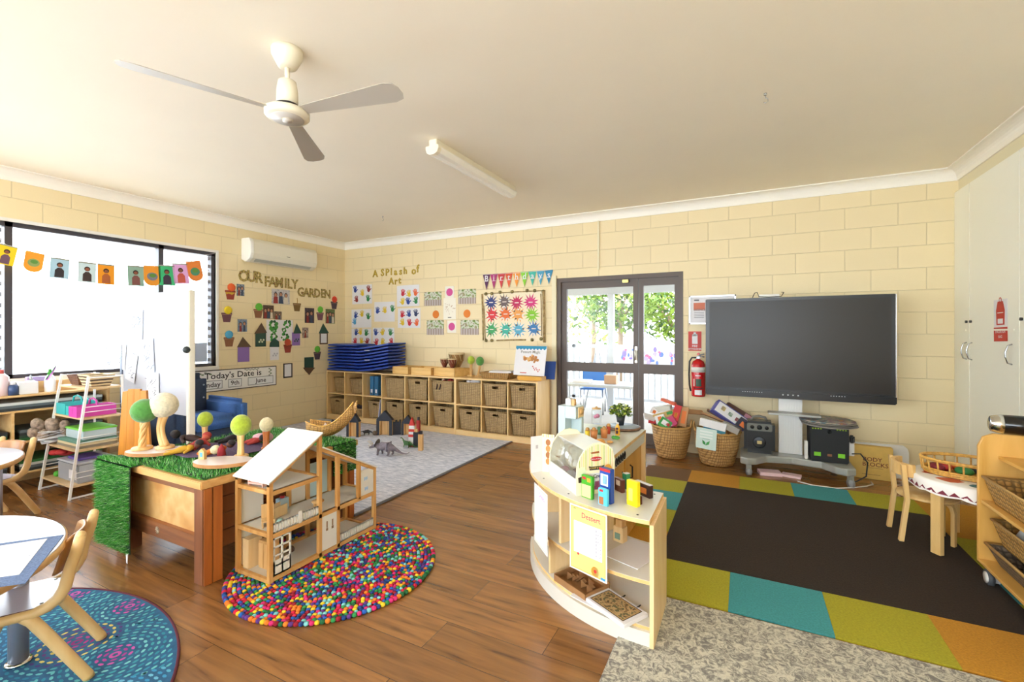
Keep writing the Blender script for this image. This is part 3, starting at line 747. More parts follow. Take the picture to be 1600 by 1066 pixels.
for k, aa in enumerate((a0, a0 + 2 * PI / 3, a0 - 2 * PI / 3)):
    b = MB()
    b.prism([(.09, -.028), (.60, -.062), (.645, -.05), (.66, -.02), (.66, .02), (.645, .05), (.60, .062), (.09, .028)], -.002, .002)
    o = b.build('blade', mat('blade_shaded', 'b4ac9f', .35), t, (0, 0, .045), None)  # blade colour darkened to paint in the dimly lit underside
    o.rotation_euler = Euler((R(-11), 0, 0)).to_matrix().to_euler(); o.matrix_basis = Matrix.Translation((0, 0, .045)) @ Matrix.Rotation(aa, 4, 'Z') @ Matrix.Rotation(R(-12), 4, 'X')
    MB().box(.07, -.02, .003, .16, .02, .008, .002).build('blade_iron', fan_m, o)
# fluorescent batten
la = px(676, 228, z=ZC - .05); lb = px(801, 302, z=ZC - .06)
lx = (la.x + lb.x) / 2
t = thing('ceiling_light', 'white fluorescent batten light on the ceiling right of the fan', 'ceiling light', (lx, (la.y + lb.y) / 2, ZC - .1), math.atan2(lb.y - la.y, lb.x - la.x) - PI / 2)
ln = (lb - la).length / 2
MB().box(-.035, -ln, .045, .035, ln, .099, .004).build('fitting', fan_m, t)
tm = mat('tube_diffuser', 'fbf9f2', .25)
MB().prism([(-.055, .045), (.055, .045), (.058, .03), (.045, -.002), (.02, -.012), (-.02, -.012), (-.045, -.002), (-.058, .03)], -ln + .03, ln - .02, 'xz').build('diffuser', tm, t, bevel=.004)
MB().prism([(-.058, .05), (.058, .05), (.06, .028), (.046, -.004), (.02, -.015), (-.02, -.015), (-.046, -.004), (-.06, .028)], -ln - .01, -ln + .03, 'xz').box(-.036, -ln + .005, .04, .036, -ln + .05, .099).build('end_cap', fan_m, t, bevel=.003)
for u, v, nm in ((1196, 146, 'small metal hook in the ceiling above the screen'), (598, 338, 'small metal hook in the ceiling near the corner')):
    p = px(u, v, z=ZC); one('ceiling_hook', MB().cyl((0, 0, 0), (0, 0, -.012), .009).tube([(0, 0, -.01), (0, 0, -.025), (.012, 0, -.035), (.014, 0, -.05), (0, 0, -.058), (-.01, 0, -.05)], .0022, 6), STEEL, nm, 'hook', p)
# ================================================================ OUTSIDE
struct('ground', MB().box(-14, 0.14, -0.14, 16, 22, -0.02), mat('patio_concrete', '9a948c', .8, noise_amt=.06, scale=3))
pw_ = mat('patio_white', 'b4b9c2', .5)
one('patio_roof', MB().box(.5, .16, 2.66, 8.5, 3.2, 2.72), mat('patio_roof', 'a8a8a8', .7), 'pale patio roof above the outside of the door', 'roof')
p = px(955, 500, y=2.3); bz_ = px(950, 460, y=2.3).z
one('patio_post', MB().box(-.05, -.05, -.02, .05, .05, bz_ - .002, .006), pw_, 'white square post outside the left door pane', 'post', (p.x, 2.3, 0))
bz = px(950, 460, y=2.3).z
one('patio_beam', MB().box(-2.8, -.05, bz, 2.8, .05, bz + .24, .004), pw_, 'white beam across the top of the patio outside', 'beam', (p.x + .3, 2.3, 0))
# balustrade
t = thing('balustrade', 'white slatted balustrade around the patio outside the door', 'fence', (p.x, 3.0, 0))
b = MB().box(-3, -.03, 1.03, 3, .03, 1.09).box(-3, -.03, .08, 3, .03, .13)
b.build('rail', pw_, t)
b = MB()
for i in range(56): b.box(-2.95 + i * .107, -.012, .12, -2.92 + i * .107, .012, 1.04)
b.build('slats', pw_, t)
for x in (-2.9, -.9, 1.1, 3.1): MB().box(x - .03, -.03, -.02, x + .03, .03, 1.1).build('post', pw_, t)
struct('ground', MB().box(-14, YR, -0.14, -0.141, .139, -0.02), mat('bounce_paving', 'dcd8ce', .8, noise_amt=.04, scale=3))  # ground outside the left windows, made pale to bounce light onto the ceiling
# painted cloth banner hanging on the balustrade
a = px(962, 553, y=2.94); c = px(1056, 553, y=2.94)
s = Sheet(c.x - a.x + .4, .36, C('banner_cloth', 'dcd8f0')); random.seed(12)
for i in range(46):
    m = [C('ban_violet', '8a7ad0'), C('ban_blue', '6a86d8'), C('ban_pink', 'd0709a'), C('ban_lilac', 'b8a8e8')][i % 4]
    x, y = random.uniform(-.62, .62), random.uniform(-.13, .12)
    s.disc(m, x, y, random.uniform(.015, .045), 7, random.uniform(.015, .05), .0005 + i * 1e-5)
s.build('painted_banner', 'long violet painted cloth hanging on the patio balustrade', 'banner', ((a.x + c.x) / 2 + .2, 2.968, .90), 'back')
# outdoor table, chair and easel seen through the lower panes
tp = px(925, 628, y=1.5)
t = thing('patio_table', 'white table on the patio outside the lower door pane', 'table', (tp.x + .1, 1.55, -.02))
MB().box(-.65, -.32, .52, .65, .32, .56, .01).build('tabletop', pw_, t)
for sx in (-.58, .58):
    for sy in (-.26, .26): MB().cyl((sx, sy, 0), (sx, sy, .52), .02).build('leg', pw_, t)
one('cardboard_box', MB().box(-.09, -.07, 0, .09, .07, .12, .003).box(-.095, -.072, .12, .095, .072, .128), C('outer_card', 'b89478'), 'brown cardboard box on the patio table', 'box', (tp.x + .3, 1.5, .541))
one('paper_pile', MB().box(-.16, -.11, 0, .16, .11, .02).at((0.02, 0, .02), (0, 0, .3)).box(-.15, -.1, 0, .15, .1, .02), PAPER, 'white papers spread on the patio table', 'papers', (tp.x - .15, 1.45, .541))
t = thing('patio_chair', 'blue moulded chair on the patio beyond the white table', 'chair', (tp.x - .15, 2.05, -.02), R(10))
bc = C('chair_blue', '3f78c0', .4)
MB().box(-.2, -.2, .40, .2, .2, .43, .015).build('seat', bc, t)
MB().box(-.2, .17, .43, .2, .20, .80, .015).build('backrest', bc, t)
for sx in (-.18, .18):
    for sy in (-.18, .18): MB().cyl((sx, sy, 0), (sx, sy, .4), .013).build('leg', STEEL, t)
t = thing('a_frame_easel', 'white A-shaped easel on the patio behind the table', 'easel', (tp.x - .22, 2.55, -.02))
b = MB()
for sx in (-1, 1):
    b.tube([(sx * .22, -.06, 0), (sx * .03, 0, .98)], .018, 6)
b.box(-.15, -.03, .5, .15, -.01, .55); b.build('frame', pw_, t)
# trees beyond the patio
lm = []
for i, c_ in enumerate(('5a7a1e', '7a9428', '35521c', '93a63c')):
    m = mat('leaf_%d' % i, c_, .5); lm.append(m)
    bsd = m.node_tree.nodes['Principled BSDF']; bsd.inputs['Subsurface Weight'].default_value = 0
def tree(x, y, z, r, n, label, seed, ls=.16, hue=0, trunk=True):
    random.seed(seed); b = MB()
    for k in range(n):
        a1, a2 = random.uniform(0, 6.283), math.acos(random.uniform(-1, 1)); rr = r * random.uniform(.35, 1) ** .6
        p = Vector((rr * math.sin(a2) * math.cos(a1), rr * math.sin(a2) * math.sin(a1), rr * math.cos(a2) * .8))
        q = Euler((random.uniform(-1, 1), random.uniform(-1, 1), random.uniform(0, 6.28))).to_matrix(); l = ls * random.uniform(.6, 1.3)
        b.use(lm[(k * 7 + hue) % 4] if k % 3 else lm[hue % 4])
        b.add([p + q @ Vector(v) for v in ((-l * .5, 0, 0), (0, -l * .22, .01), (l * .5, 0, -.02), (0, l * .22, .01))], [(0, 1, 2, 3)])
    t = thing('garden_tree', label, 'tree', (x, y, -.02))
    b.build('foliage', None, t, (0, 0, z), fix=False)
    bk = mat('bark', '8a7560', .9)
    tr = MB().tube([(0, 0, 0), (.05, 0, z * .5), (0, .05, z)], [.09, .07, .04], 8)
    for k in range(5): tr.tube([(0, .0, z * .7), (r * .5 * math.cos(k * 1.3), r * .5 * math.sin(k * 1.3), z + r * .3 * math.sin(k))], [.04, .012], 6)
    tr.build('trunk', bk, t)
tree(2.9, 6.2, 2.3, 1.15, 1500, 'leafy tree seen through the left door pane', 1, .2, 0)
tree(4.45, 5.0, 1.9, 1.0, 1500, 'yellow green tree between the door panes outside', 2, .18, 1)
tree(5.0, 7.6, 2.3, 1.7, 1500, 'dense tree filling the right door pane', 3, .22, 2)
tree(1.6, 8.2, 2.4, 1.9, 1200, 'distant pale tree at the left edge of the door view', 4, .24, 3)
# pale boundary fence outside the left windows
t = thing('boundary_fence', 'pale paling fence outside the left hand window', 'fence', (-2.6, -3, -.02))
b = MB()
for i in range(90): b.box(-.012, -5.5 + i * .12, 0, .012, -5.5 + i * .12 + .105, .98)
b.build('palings', mat('fence_pale', 'cfd8e4', .7), t)
MB().box(.012, -5.5, .3, .05, 5.3, .38).box(.012, -5.5, .75, .05, 5.3, .83).build('rails', mat('fence_pale', 'cfd8e4', .7), t)

# ================================================================ CUBBY SHELVES ALONG THE BACK WALL
ply = wood('cubby_ply', 'dfb877', 'ecca92', .42, 'Z', 4)
plx = wood('cubby_ply_x', 'e3be80', 'efd09c', .42, 'X', 4)
sea = weave('seagrass', 'c4a676', 'a08458', '5e4730')
dark = mat('dark_recess', '2a1d14', .9)
def cubby(x0, x1, yf, label, dep=.38, H=.735):
    w = x1 - x0
    t = thing('cubby_shelf', label, 'shelf', (x0, yf, 0))
    for q in (0, w - .018): MB().box(q, 0, 0, q + .018, dep, H, .001).build('side_panel', ply, t)
    MB().box(.018, 0, H - .018, w - .018, dep, H, .001).build('top_panel', plx, t)
    MB().box(.018, .004, .385, w - .018, dep, .40, .001).build('middle_shelf', plx, t)
    MB().box(.018, .0, 0.0, w - .018, dep, .072, .001).build('base', plx, t)
    MB().box(.018, dep - .008, .072, w - .018, dep, H - .018).build('back_panel', ply, t)
    cw = (w - .036) / 3
    for k in (1, 2):
        q = .018 + k * cw
        MB().box(q - .008, .002, .072, q + .008, dep - .008, .385).box(q - .008, .002, .40, q + .008, dep - .008, H - .018).build('divider', ply, t)
    cs = [x0 + .018 + (k + .5) * cw for k in range(3)]
    return cs, yf
U1 = cubby(.045, 1.165, -.40, 'pale plywood cubby unit in the corner under the blue mats')
U2 = cubby(1.175, 2.425, -.435, 'pale plywood cubby unit in the middle of the row')
U3 = cubby(2.435, 3.585, -.455, 'pale plywood cubby unit next to the patio door')
def basket_mb(w, d, h, hole=True):
    mb = MB(); t = .012
    k = .88
    def fr(z): return (k + (1 - k) * z / h)
    def slab(x0, y0, z0, x1, y1, z1):
        s0 = len(mb.v); mb.box(x0, y0, z0, x1, y1, z1)
        for i in range(s0, len(mb.v)):
            v = mb.v[i]; mb.v[i] = Vector((v.x * fr(v.z), v.y * fr(v.z), v.z))
    W2, D2 = w / 2, d / 2; hx, h0, h1 = .042, h * .77, h * .90
    if hole:
        slab(-W2, -D2, 0, -hx, -D2 + t, h); slab(hx, -D2, 0, W2, -D2 + t, h)
        slab(-hx, -D2, 0, hx, -D2 + t, h0); slab(-hx, -D2, h1, hx, -D2 + t, h)
    else: slab(-W2, -D2, 0, W2, -D2 + t, h)
    slab(-W2, D2 - t, 0, W2, D2, h); slab(-W2, -D2, 0, -W2 + t, D2, h); slab(W2 - t, -D2, 0, W2, D2, h)
    slab(-W2, -D2, 0, W2, D2, t)
    return mb
_b = {}
def basket(x, yf, z, w, h, label, hole=True, dy=.03, d=.29, rz=0, group=None):
    key = (w, h, hole, d)
    if key not in _b:
        t = thing('seagrass_basket', label, 'basket', (x, yf + dy + d / 2, z), rz)
        basket_mb(w, d, h, hole).build('woven_body', sea, t)
        b = MB(); b.tube([(-w / 2, -d / 2, h), (w / 2, -d / 2, h), (w / 2, d / 2, h), (-w / 2, d / 2, h)], .009, 6, closed=True)
        b.build('rim', mat('seagrass_rim', 'a68a5c', .7, noise_amt=.3, scale=80), t)
        if hole: MB().tube([(-.042, -d / 2 * .975, h * .77), (.042, -d / 2 * .975, h * .77)], .006, 6).build('handle_edge', mat('seagrass_rim', 'a68a5c'), t)
        _b[key] = t
    else: t = copy_tree(_b[key], (x, yf + dy + d / 2, z), rz, label)
    if group: t['group'] = group
    return t
G = 'seagrass baskets in the cubby shelves'
zt_, zb_ = .402, .074
cs, yf = U1
basket(cs[0] + .02, yf, zt_, .24, .22, 'small basket in top left cubby by the corner', False, .06, group=G)
basket(cs[0], yf, zb_, .32, .24, 'basket in bottom left cubby by the corner', True, .03, group=G)
basket(cs[1] + .02, yf, zt_, .28, .22, 'basket in the top cubby left of the blue binders', False, .05, group=G)
basket(cs[1] + .0, yf, zb_, .32, .11, 'low seagrass basket with dark cloth heaped in it', False, .03, group=G)
random.seed(3)
mbc = MB()
for i in range(9): mbc.ball((random.uniform(-.12, .12), random.uniform(-.08, .08), random.uniform(0, .05)), random.uniform(.03, .06), 1, (1.5, 1, .6))
one('dark_cloth', mbc, mat('cloth_dark', '3a3440', .9), 'dark cloth heaped in the low basket by the corner', 'cloth', (cs[1], yf + .18, zb_ + .09), subsurf=1)
basket(cs[2] + .03, yf, zb_, .27, .24, 'basket in the bottom cubby under the blue binders', True, .03, group=G)
for i in range(2):
    t = thing('ring_binder', 'blue ring binder, %s of the pair in the cubby' % ('left' if i == 0 else 'right'), 'binder', (cs[2] - .05 + i * .085, yf + .05, zt_))
    MB().box(-.038, 0, 0, .038, .25, .275, .004).build('cover', C('binder_blue', '2f6a96', .4), t)
    MB().box(-.016, -.0015, .04, .016, 0, .09).build('spine_label', PAPER, t)
    MB().cyl((0, -.002, .03), (0, .0, .03), .010).build('finger_ring', STEEL, t)
one('lilac_folder', MB().at((0, 0, 0), (0, R(8), 0)).box(-.006, 0, .0, .006, .24, .285), C('folder_lilac', 'b7bce0'), 'pale lilac folder leaning beside the basket under binders', 'folder', (cs[2] + .165 - .045, yf + .0, zb_))
for U, nm in ((U2, 'middle'), (U3, 'door side')):
    cs, yf = U
    for k in range(3):
        col_ = ('left', 'centre', 'right')[k]
        n1 = not ((U is U2 and k in (0, 2)) or (U is U3 and k == 0))
        basket(cs[k], yf, zt_, .325, .275 if n1 else .272, 'basket in the top %s cubby of the %s unit' % (col_, nm), n1, .02, group=G, rz=R(2 if k == 0 else 0))
        basket(cs[k] + .004 * k, yf, zb_, .325 if U is U3 else .31, .26, 'basket in the bottom %s cubby of the %s unit' % (col_, nm), True, .025, group=G, rz=R(-3 if (U is U3 and k == 0) else 0))
# soft things peeping out of two baskets
cs, yf = U2
t = thing('rag_doll', 'small doll with red clothes peeping from a basket', 'doll', (cs[2] + .02, yf + .13, .615))
MB().ball((-.07, 0, .06), .028, 2).build('head', C('doll_skin', 'd8b48c'), t)
MB().ball((-.06, 0, .04), .04, 1).ball((.04, 0, .045), .05, 1).ball((.09, 0, .04), .035, 1).build('clothes', C('doll_red', 'b02a2c'), t)
MB().tube([(-.09, -.01, .03), (-.1, -.10, .02), (-.1, -.125, -.05)], .01, 6).tube([(-.04, -.01, .03), (-.045, -.10, .02), (-.05, -.125, -.05)], .01, 6).build('arms', C('doll_dark', '3a2420'), t)
cs, yf = U3
one('white_cloth', MB().ball((0, 0, 0), .05, 2, (1.4, 1, .6)).ball((-.1, 0, -.01), .035, 1), C('cloth_white', 'eae6ea'), 'white cloth poking out of the basket beside the middle unit', 'cloth', (cs[0] + .03, yf + .12, .685))

# blue foam mats
blue = mat('vinyl_blue', '1c3f9c', .35)
def mats(x0, y0, w, d, n, rz, label, group, lift=0, zb=.738, th=.046):
    for i in range(n):
        b = MB(); N = 8
        for q in range(N):
            pass
        vs = []; fs = []
        random.seed(i + int(x0 * 10)); ox, oy = random.uniform(-.012, .012), random.uniform(-.01, .01)
        # pillow-edged slab, 9 x 5 grid
        nx, ny = 9, 5
        for s_ in (0, 1):
            for a in range(nx):
                for c_ in range(ny):
                    u, v = a / (nx - 1), c_ / (ny - 1)
                    e = min(u, 1 - u, v, 1 - v)
                    hgt = th * (.22 if e == 0 else .49)
                    x = (u - .5) * w + ox; y = (v - .5) * d + oy
                    lf_ = lift * max(0, u) ** 1.4 
                    vs.append((x, y, th / 2 + (hgt if s_ else -hgt) + lf_))
        g = lambda s_, a, c_: s_ * nx * ny + a * ny + c_
        for a in range(nx - 1):
            for c_ in range(ny - 1):
                fs.append((g(0, a, c_), g(0, a, c_ + 1), g(0, a + 1, c_ + 1), g(0, a + 1, c_)))
                fs.append((g(1, a, c_), g(1, a + 1, c_), g(1, a + 1, c_ + 1), g(1, a, c_ + 1)))
        for a in range(nx - 1):
            for c_ in (0, ny - 1): fs.append((g(0, a, c_), g(0, a + 1, c_), g(1, a + 1, c_), g(1, a, c_)))
        for c_ in range(ny - 1):
            for a in (0, nx - 1): fs.append((g(0, a, c_), g(0, a, c_ + 1), g(1, a, c_ + 1), g(1, a, c_)))
        b.add(vs, fs)
        pos = 'lowest' if i == 0 else 'topmost' if i == n - 1 else None
        lb_ = (label % (pos or 'folded blue')) if pos else label % 'an inner'
        o = one('sleeping_mat', b, blue, lb_, 'mat', (x0, y0, zb + i * th * .99), rz, group)
        if lift and i in (3, 6):
            MB().box(-.12, -d / 2 - .004, th * .6 + lift * .2, -.03, -d / 2 - .001, th * .8 + lift * .2).build('tag', PAPER, o)
mats(.40, -.235, .60, .37, 9, 0, '%s mat in the left stack of blue foam mats', 'blue foam mats in the left stack')
mats(1.02, -.28, .58, .40, 8, R(4), '%s mat in the right bowed stack of blue mats', 'blue foam mats in the right stack', .075)

# open pine trays on the units
pine = wood('tray_pine', 'd6a85c', 'e8c17c', .45, 'X')
def tray(x, y, rz, label, w=.36, d=.30, h=.10):
    t = thing('wooden_tray', label, 'tray', (x, y, .737), rz)
    MB().box(-w / 2, -d / 2, 0, w / 2, -d / 2 + .012, h).box(-w / 2, d / 2 - .012, 0, w / 2, d / 2, h).box(-w / 2, -d / 2, 0, -w / 2 + .012, d / 2, h).box(w / 2 - .012, -d / 2, 0, w / 2, d / 2, h).build('sides', pine, t, bevel=.002)
    MB().box(-w / 2 + .012, -d / 2 + .012, 0, w / 2 - .012, d / 2 - .012, .008).build('bottom', pine, t)
tray(1.49, -.24, R(-4), 'open pine tray next to the blue mats', .30)
tray(1.84, -.25, R(3), 'open pine tray, middle of the three', .33)
tray(2.24, -.24, R(-9), 'open pine tray holding up the small drums', .38)
# drums
def drum(x, y, z, s, m, label):
    t = thing('djembe_drum', label, 'drum', (x, y, z))
    MB().lathe([(.035 * s, 0), (.026 * s, .03 * s), (.03 * s, .045 * s), (.052 * s, .09 * s), (.06 * s, .14 * s), (.06 * s, .15 * s)], n=20).build('shell', m, t)
    MB().lathe([(.0, .151 * s), (.061 * s, .151 * s), (.063 * s, .143 * s), (.0605 * s, .138 * s)], n=20).build('skin', mat('drum_skin', 'd8c49a', .6), t)
    b = MB()
    for k in range(10):
        a = k * PI / 5; b.tube([(.063 * s * math.cos(a), .063 * s * math.sin(a), .14 * s), (.056 * s * math.cos(a + .3), .056 * s * math.sin(a + .3), .09 * s)], .0018 * s, 4)
    b.build('rope', C('rope_cream', 'cdbf94'), t)
dr1 = wood('drum_red', '5a2a1e', '7d3f2a', .35); dr2 = wood('drum_brown', '6a4a28', '9a7340', .4)
zz = .737 + .010
drum(2.15, -.28, zz + .075, .95, dr1, 'small dark red drum at the left end of three')
drum(2.29, -.20, zz + .03, 1.75, dr2, 'tall brown drum standing behind the two small ones')
drum(2.31, -.33, zz + .07, 1.0, dr1, 'small dark red drum in front of the tall drum')
one('drum_board', MB().box(-.17, -.11, 0, .17, .11, .012, .003), pine, 'thin pine board across the tray under the drums', 'board', (2.24, -.27, .8375 - .004), R(-9))
# felt trees
def feltm(n_, c): return mat(n_, c, .95, noise_amt=.16, scale=60, bump=.9, sheen=.4)
def felt_tree(x, y, z, hb_, r, m, label, tm_, bend=(0, 0), twist=False, tr=.02, base=.05, rz=0, ry=1.15):
    t = thing('felt_tree', label, 'toy tree', (x, y, z), rz)
    n = 14; pts = []; rad = []
    for i in range(n):
        f = i / (n - 1); pts.append((bend[0] * math.sin(f * PI * .9) + bend[1] * f, 0, .012 + f * hb_)); rad.append(tr * (1.15 - .3 * math.sin(f * PI)))
    b = MB()
    if twist:
        for k in range(4):
            b.tube([(p[0] + tr * .55 * math.cos(k * PI / 2 + i * .38), p[1] + tr * .55 * math.sin(k * PI / 2 + i * .38), p[2]) for i, p in enumerate(pts)], [q * .62 for q in rad], 10)
    else:
        for k in range(3):
            b.tube([(p[0] + tr * .35 * math.cos(k * 2.1), p[1] + tr * .35 * math.sin(k * 2.1), p[2]) for p in pts], [q * .75 for q in rad], 10)
    b.build('trunk', tm_, t)
    MB().lathe([(base, 0), (base, .012), (base * .9, .016), (0, .016)], n=20).build('base', tm_, t)
    mb = MB(); bm = bmesh.new(); bmesh.ops.create_icosphere(bm, subdivisions=4, radius=r)
    for v in bm.verts:
        k = 1 + .02 * noise.noise(v.co * 60 / r * .1) + .018 * noise.noise(v.co * 140)
        v.co = Vector((v.co.x * k, v.co.y * k, v.co.z * ry * k))
    mb.bm(bm, True)
    mb.build('felt_crown', m, t, (pts[-1][0], 0, .012 + hb_ + r * ry * .86))
    return t
trunk_m = wood('branch_wood', 'b98a4c', 'dcb87c', .6, 'Z', 5)
lime = feltm('felt_lime', 'a2b432'); gfelt = feltm('felt_green', '4f8c3c'); cream = feltm('felt_cream', 'd8cba4')
a = px(736.5, 588, z=.737); felt_tree(a.x, -.22, .737, .15, .05, lime, 'lime felt tree on the shelf right of the drums', trunk_m, tr=.018)
a = px(751, 588, z=.737); felt_tree(a.x + .01, -.24, .737, .14, .052, gfelt, 'darker green felt tree on the shelf beside the lime one', trunk_m, (.0, .03), tr=.016)
# shallow woven tray with papers
a = px(773, 592, z=.737)
t = thing('woven_tray', 'shallow woven tray full of white papers on the shelf', 'basket', (a.x, -.25, .737), R(-3))
mb = MB()
for x0, y0, x1, y1 in ((-.22, -.13, .22, -.12), (-.22, .12, .22, .13), (-.22, -.13, -.21, .13), (.21, -.13, .22, .13), ):
    k = len(mb.v); mb.box(x0, y0, 0, x1, y1, .075)
    for i in range(k, len(mb.v)):
        v = mb.v[i]; f = .85 + .15 * v.z / .075; mb.v[i] = Vector((v.x * f, v.y * f, v.z))
mb.box(-.19, -.11, 0, .19, .11, .006).build('woven_body', weave('cane_tray', 'c09a5e', '9a7238', '5a3a1c'), t)
for i in range(3):
    one('paper_sheet', MB().box(-.14, -.095, 0, .14, .095, .018), PAPER, ('bottom sheaf of papers in the shelf tray', 'middle sheaf of papers in the shelf tray', 'top sheaf of papers in the shelf tray')[i], 'papers', (a.x + .02 * i, -.25, .745 + i * .0185 + .03), R(7 * i))
# the big picture book on a small wooden stand
a = px(801, 590, y=-.30); c = px(857, 590, y=-.30)
bw = .42; tilt = R(12)
one('book_stand', MB().box(-.16, -.07, 0, .16, .07, .05, .004), mat('stand_yellow', 'd8a23c', .45), 'low yellow wooden stand under the big picture book', 'stand', ((a.x + c.x) / 2 + .02, -.30, .737))
t = thing('picture_book', 'big white picture book titled Possum Magic with blue top band', 'book', ((a.x + c.x) / 2, -.30, .79))
s = Sheet(bw, .36, PAPER, t=.012)
s.rect(C('book_blue', '1f87b0'), -bw / 2, .145, bw / 2, .18)
for i in range(9): s.disc(C('book_blue', '1f87b0'), -bw / 2 + .024 + i * .0465, .146, .015, 8, dz=.0005)
s.text(C('title_grey', '7a7468'), 'Possum Magic', 0, .105, .05, .95)
random.seed(8)
for i in range(26):
    a0 = random.uniform(0, 6.28); r0 = random.uniform(0, 1)
    s.disc(C('ginger_a', 'b0743a') if i % 3 else C('ginger_b', 'd8a868'), .01 + .12 * r0 * math.cos(a0), .02 + .045 * r0 * math.sin(a0), random.uniform(.012, .026), 9, dz=.0005 + i * 1e-5)
for i in range(7): s.disc(C('book_red', 'b8402c'), .05 + .015 * i, -.07 - .013 * (i % 3) - .006 * i, .009, 7)
s.rect(C('book_red', 'b8402c'), -.12, -.155, -.03, -.145)
o = s.build('cover', None, None, (0, 0, .18), (R(90) - tilt, 0, R(-4)), parent=t)
one('blue_folder', MB().at((0, 0, 0), (R(-12), 0, 0)).box(-.09, 0, 0, .09, .012, .22), C('folder_blue', '244a9a'), 'dark blue folder leaning behind the picture book', 'folder', (c.x - .075, -.15, .742))

# ================================================================ GREY RUG AND TOYS ON IT
rg, n_, b_ = node_mat('rug_blue_grey')
tc = n_.nodes.new('ShaderNodeTexCoord'); mp = n_.nodes.new('ShaderNodeMapping'); mp.inputs['Scale'].default_value = (2.2, 9, 1)
n_.links.new(tc.outputs['Object'], mp.inputs[0])
tt = n_.nodes.new('ShaderNodeTexNoise'); tt.inputs['Scale'].default_value = 4; tt.inputs['Detail'].default_value = 9; tt.inputs['Roughness'].default_value = .75
n_.links.new(mp.outputs[0], tt.inputs['Vector'])
rp = n_.nodes.new('ShaderNodeValToRGB'); rp.color_ramp.elements[0].position = .36; rp.color_ramp.elements[1].position = .62
rp.color_ramp.elements[0].color = (*srgb('9aa3bb'), 1); rp.color_ramp.elements[1].color = (*srgb('e2e3ee'), 1)
n_.links.new(tt.outputs[0], rp.inputs[0]); n_.links.new(rp.outputs[0], b_.inputs['Base Color']); b_.inputs['Roughness'].default_value = .95
t = thing('area_rug', 'pale blue grey rug in front of the cubby shelves', 'rug', (1.65, -1.7, 0))
MB().box(-1.62, -1.22, 0.0, 1.6, 1.235, .012, .004).build('pile', rg, t)
MB().box(1.595, -1.23, 0, 1.618, 1.235, .0135, .003).box(-1.62, -1.24, 0, 1.618, -1.22, .0135, .003).build('binding', mat('rug_edge', '6f6a6c', .9), t)
RZ = .013
def on(u, v, z=RZ): p = px(u, v, z=z); return (p.x, p.y, z)
def C6(X, Y): return 500 + X / 4.324, 520 + Y / 4.324
bw_ = mat('toy_black', '1e2230', .5); nat = wood('toy_wood', 'c89a5c', 'e0b880', .5)
def toy_house(u, v, w, h, label, rz=0):
    t = thing('toy_house', label, 'toy house', on(u, v), rz)
    MB().prism([(-w / 2 * 1.1, h * .62), (0, h), (w / 2 * 1.1, h * .62), (w / 2 * .8, h * .58), (-w / 2 * .8, h * .58)], -.03, .03, 'xz').build('roof', bw_, t, bevel=.002)
    MB().box(-w / 2, -.028, 0, -w / 2 + w * .25, .028, h * .6).box(w / 2 - w * .25, -.028, 0, w / 2, .028, h * .6).box(-w * .25, .01, 0, w * .25, .028, h * .6).build('walls', nat, t)
    for s_ in (-1, 1): MB().box(s_ * (w / 2 + .004), -.031, 0, s_ * (w / 2 - w * .18), -.028, h * .6).build('painted_front', bw_, t)
toy_house(*C6(228, 702), .16, .31, 'black roofed toy house nearest the wicker boat', R(15))
toy_house(*C6(440, 690), .20, .31, 'black roofed toy house with arch in the middle of rug', R(20))
toy_house(*C6(594, 690), .14, .25, 'black roofed toy house behind the red lighthouse', R(20))
t = thing('toy_castle_wall', 'black battlement block beside the middle toy house', 'toy block', on(*C6(503, 688)), R(35))
b = MB().box(-.08, -.02, 0, .08, .02, .16)
for i in range(4): b.box(-.08 + i * .047, -.02, .16, -.061 + i * .047, .02, .185)
b.build('wall', bw_, t)
t = thing('toy_lighthouse', 'red and white striped toy lighthouse on the rug', 'toy house', on(*C6(622, 768)), R(20))
rd = C('toy_red', 'c8322c', .45)
MB().prism([(-.04, 0), (-.03, .24), (.03, .24), (.04, 0)], -.02, .02, 'xz').build('tower', PAPER, t, bevel=.002)
MB().prism([(-.034, .24), (0, .33), (.034, .24)], -.022, .022, 'xz').box(-.034, -.0225, .17, .034, .0225, .20).box(-.036, -.0225, .11, .036, .0225, .14).box(-.038, -.0225, 0, .038, .0225, .03).build('stripes', rd, t)
def block(u, v, w, h, m, label, rz=0, cap=None, n='toy_block'):
    t = thing(n, label, 'toy block', on(u, v), rz)
    MB().box(-w / 2, -.02, 0, w / 2, .02, h, .003).build('body', m, t)
    if cap: MB().box(-w / 2 * .6, -.015, h, w / 2 * .6, .015, h * 1.2, .002).build('top', cap, t)
block(*C6(650, 772), .06, .17, bw_, 'black toy block right of the lighthouse', R(20), nat)
block(*C6(665, 700), .04, .2, C('toy_redcap', 'a8302c'), 'tall thin toy tower behind the lighthouse', R(10), bw_)
block(*C6(681, 796), .05, .18, nat, 'natural wood toy bottle shape at the front of the blocks', R(15), bw_)
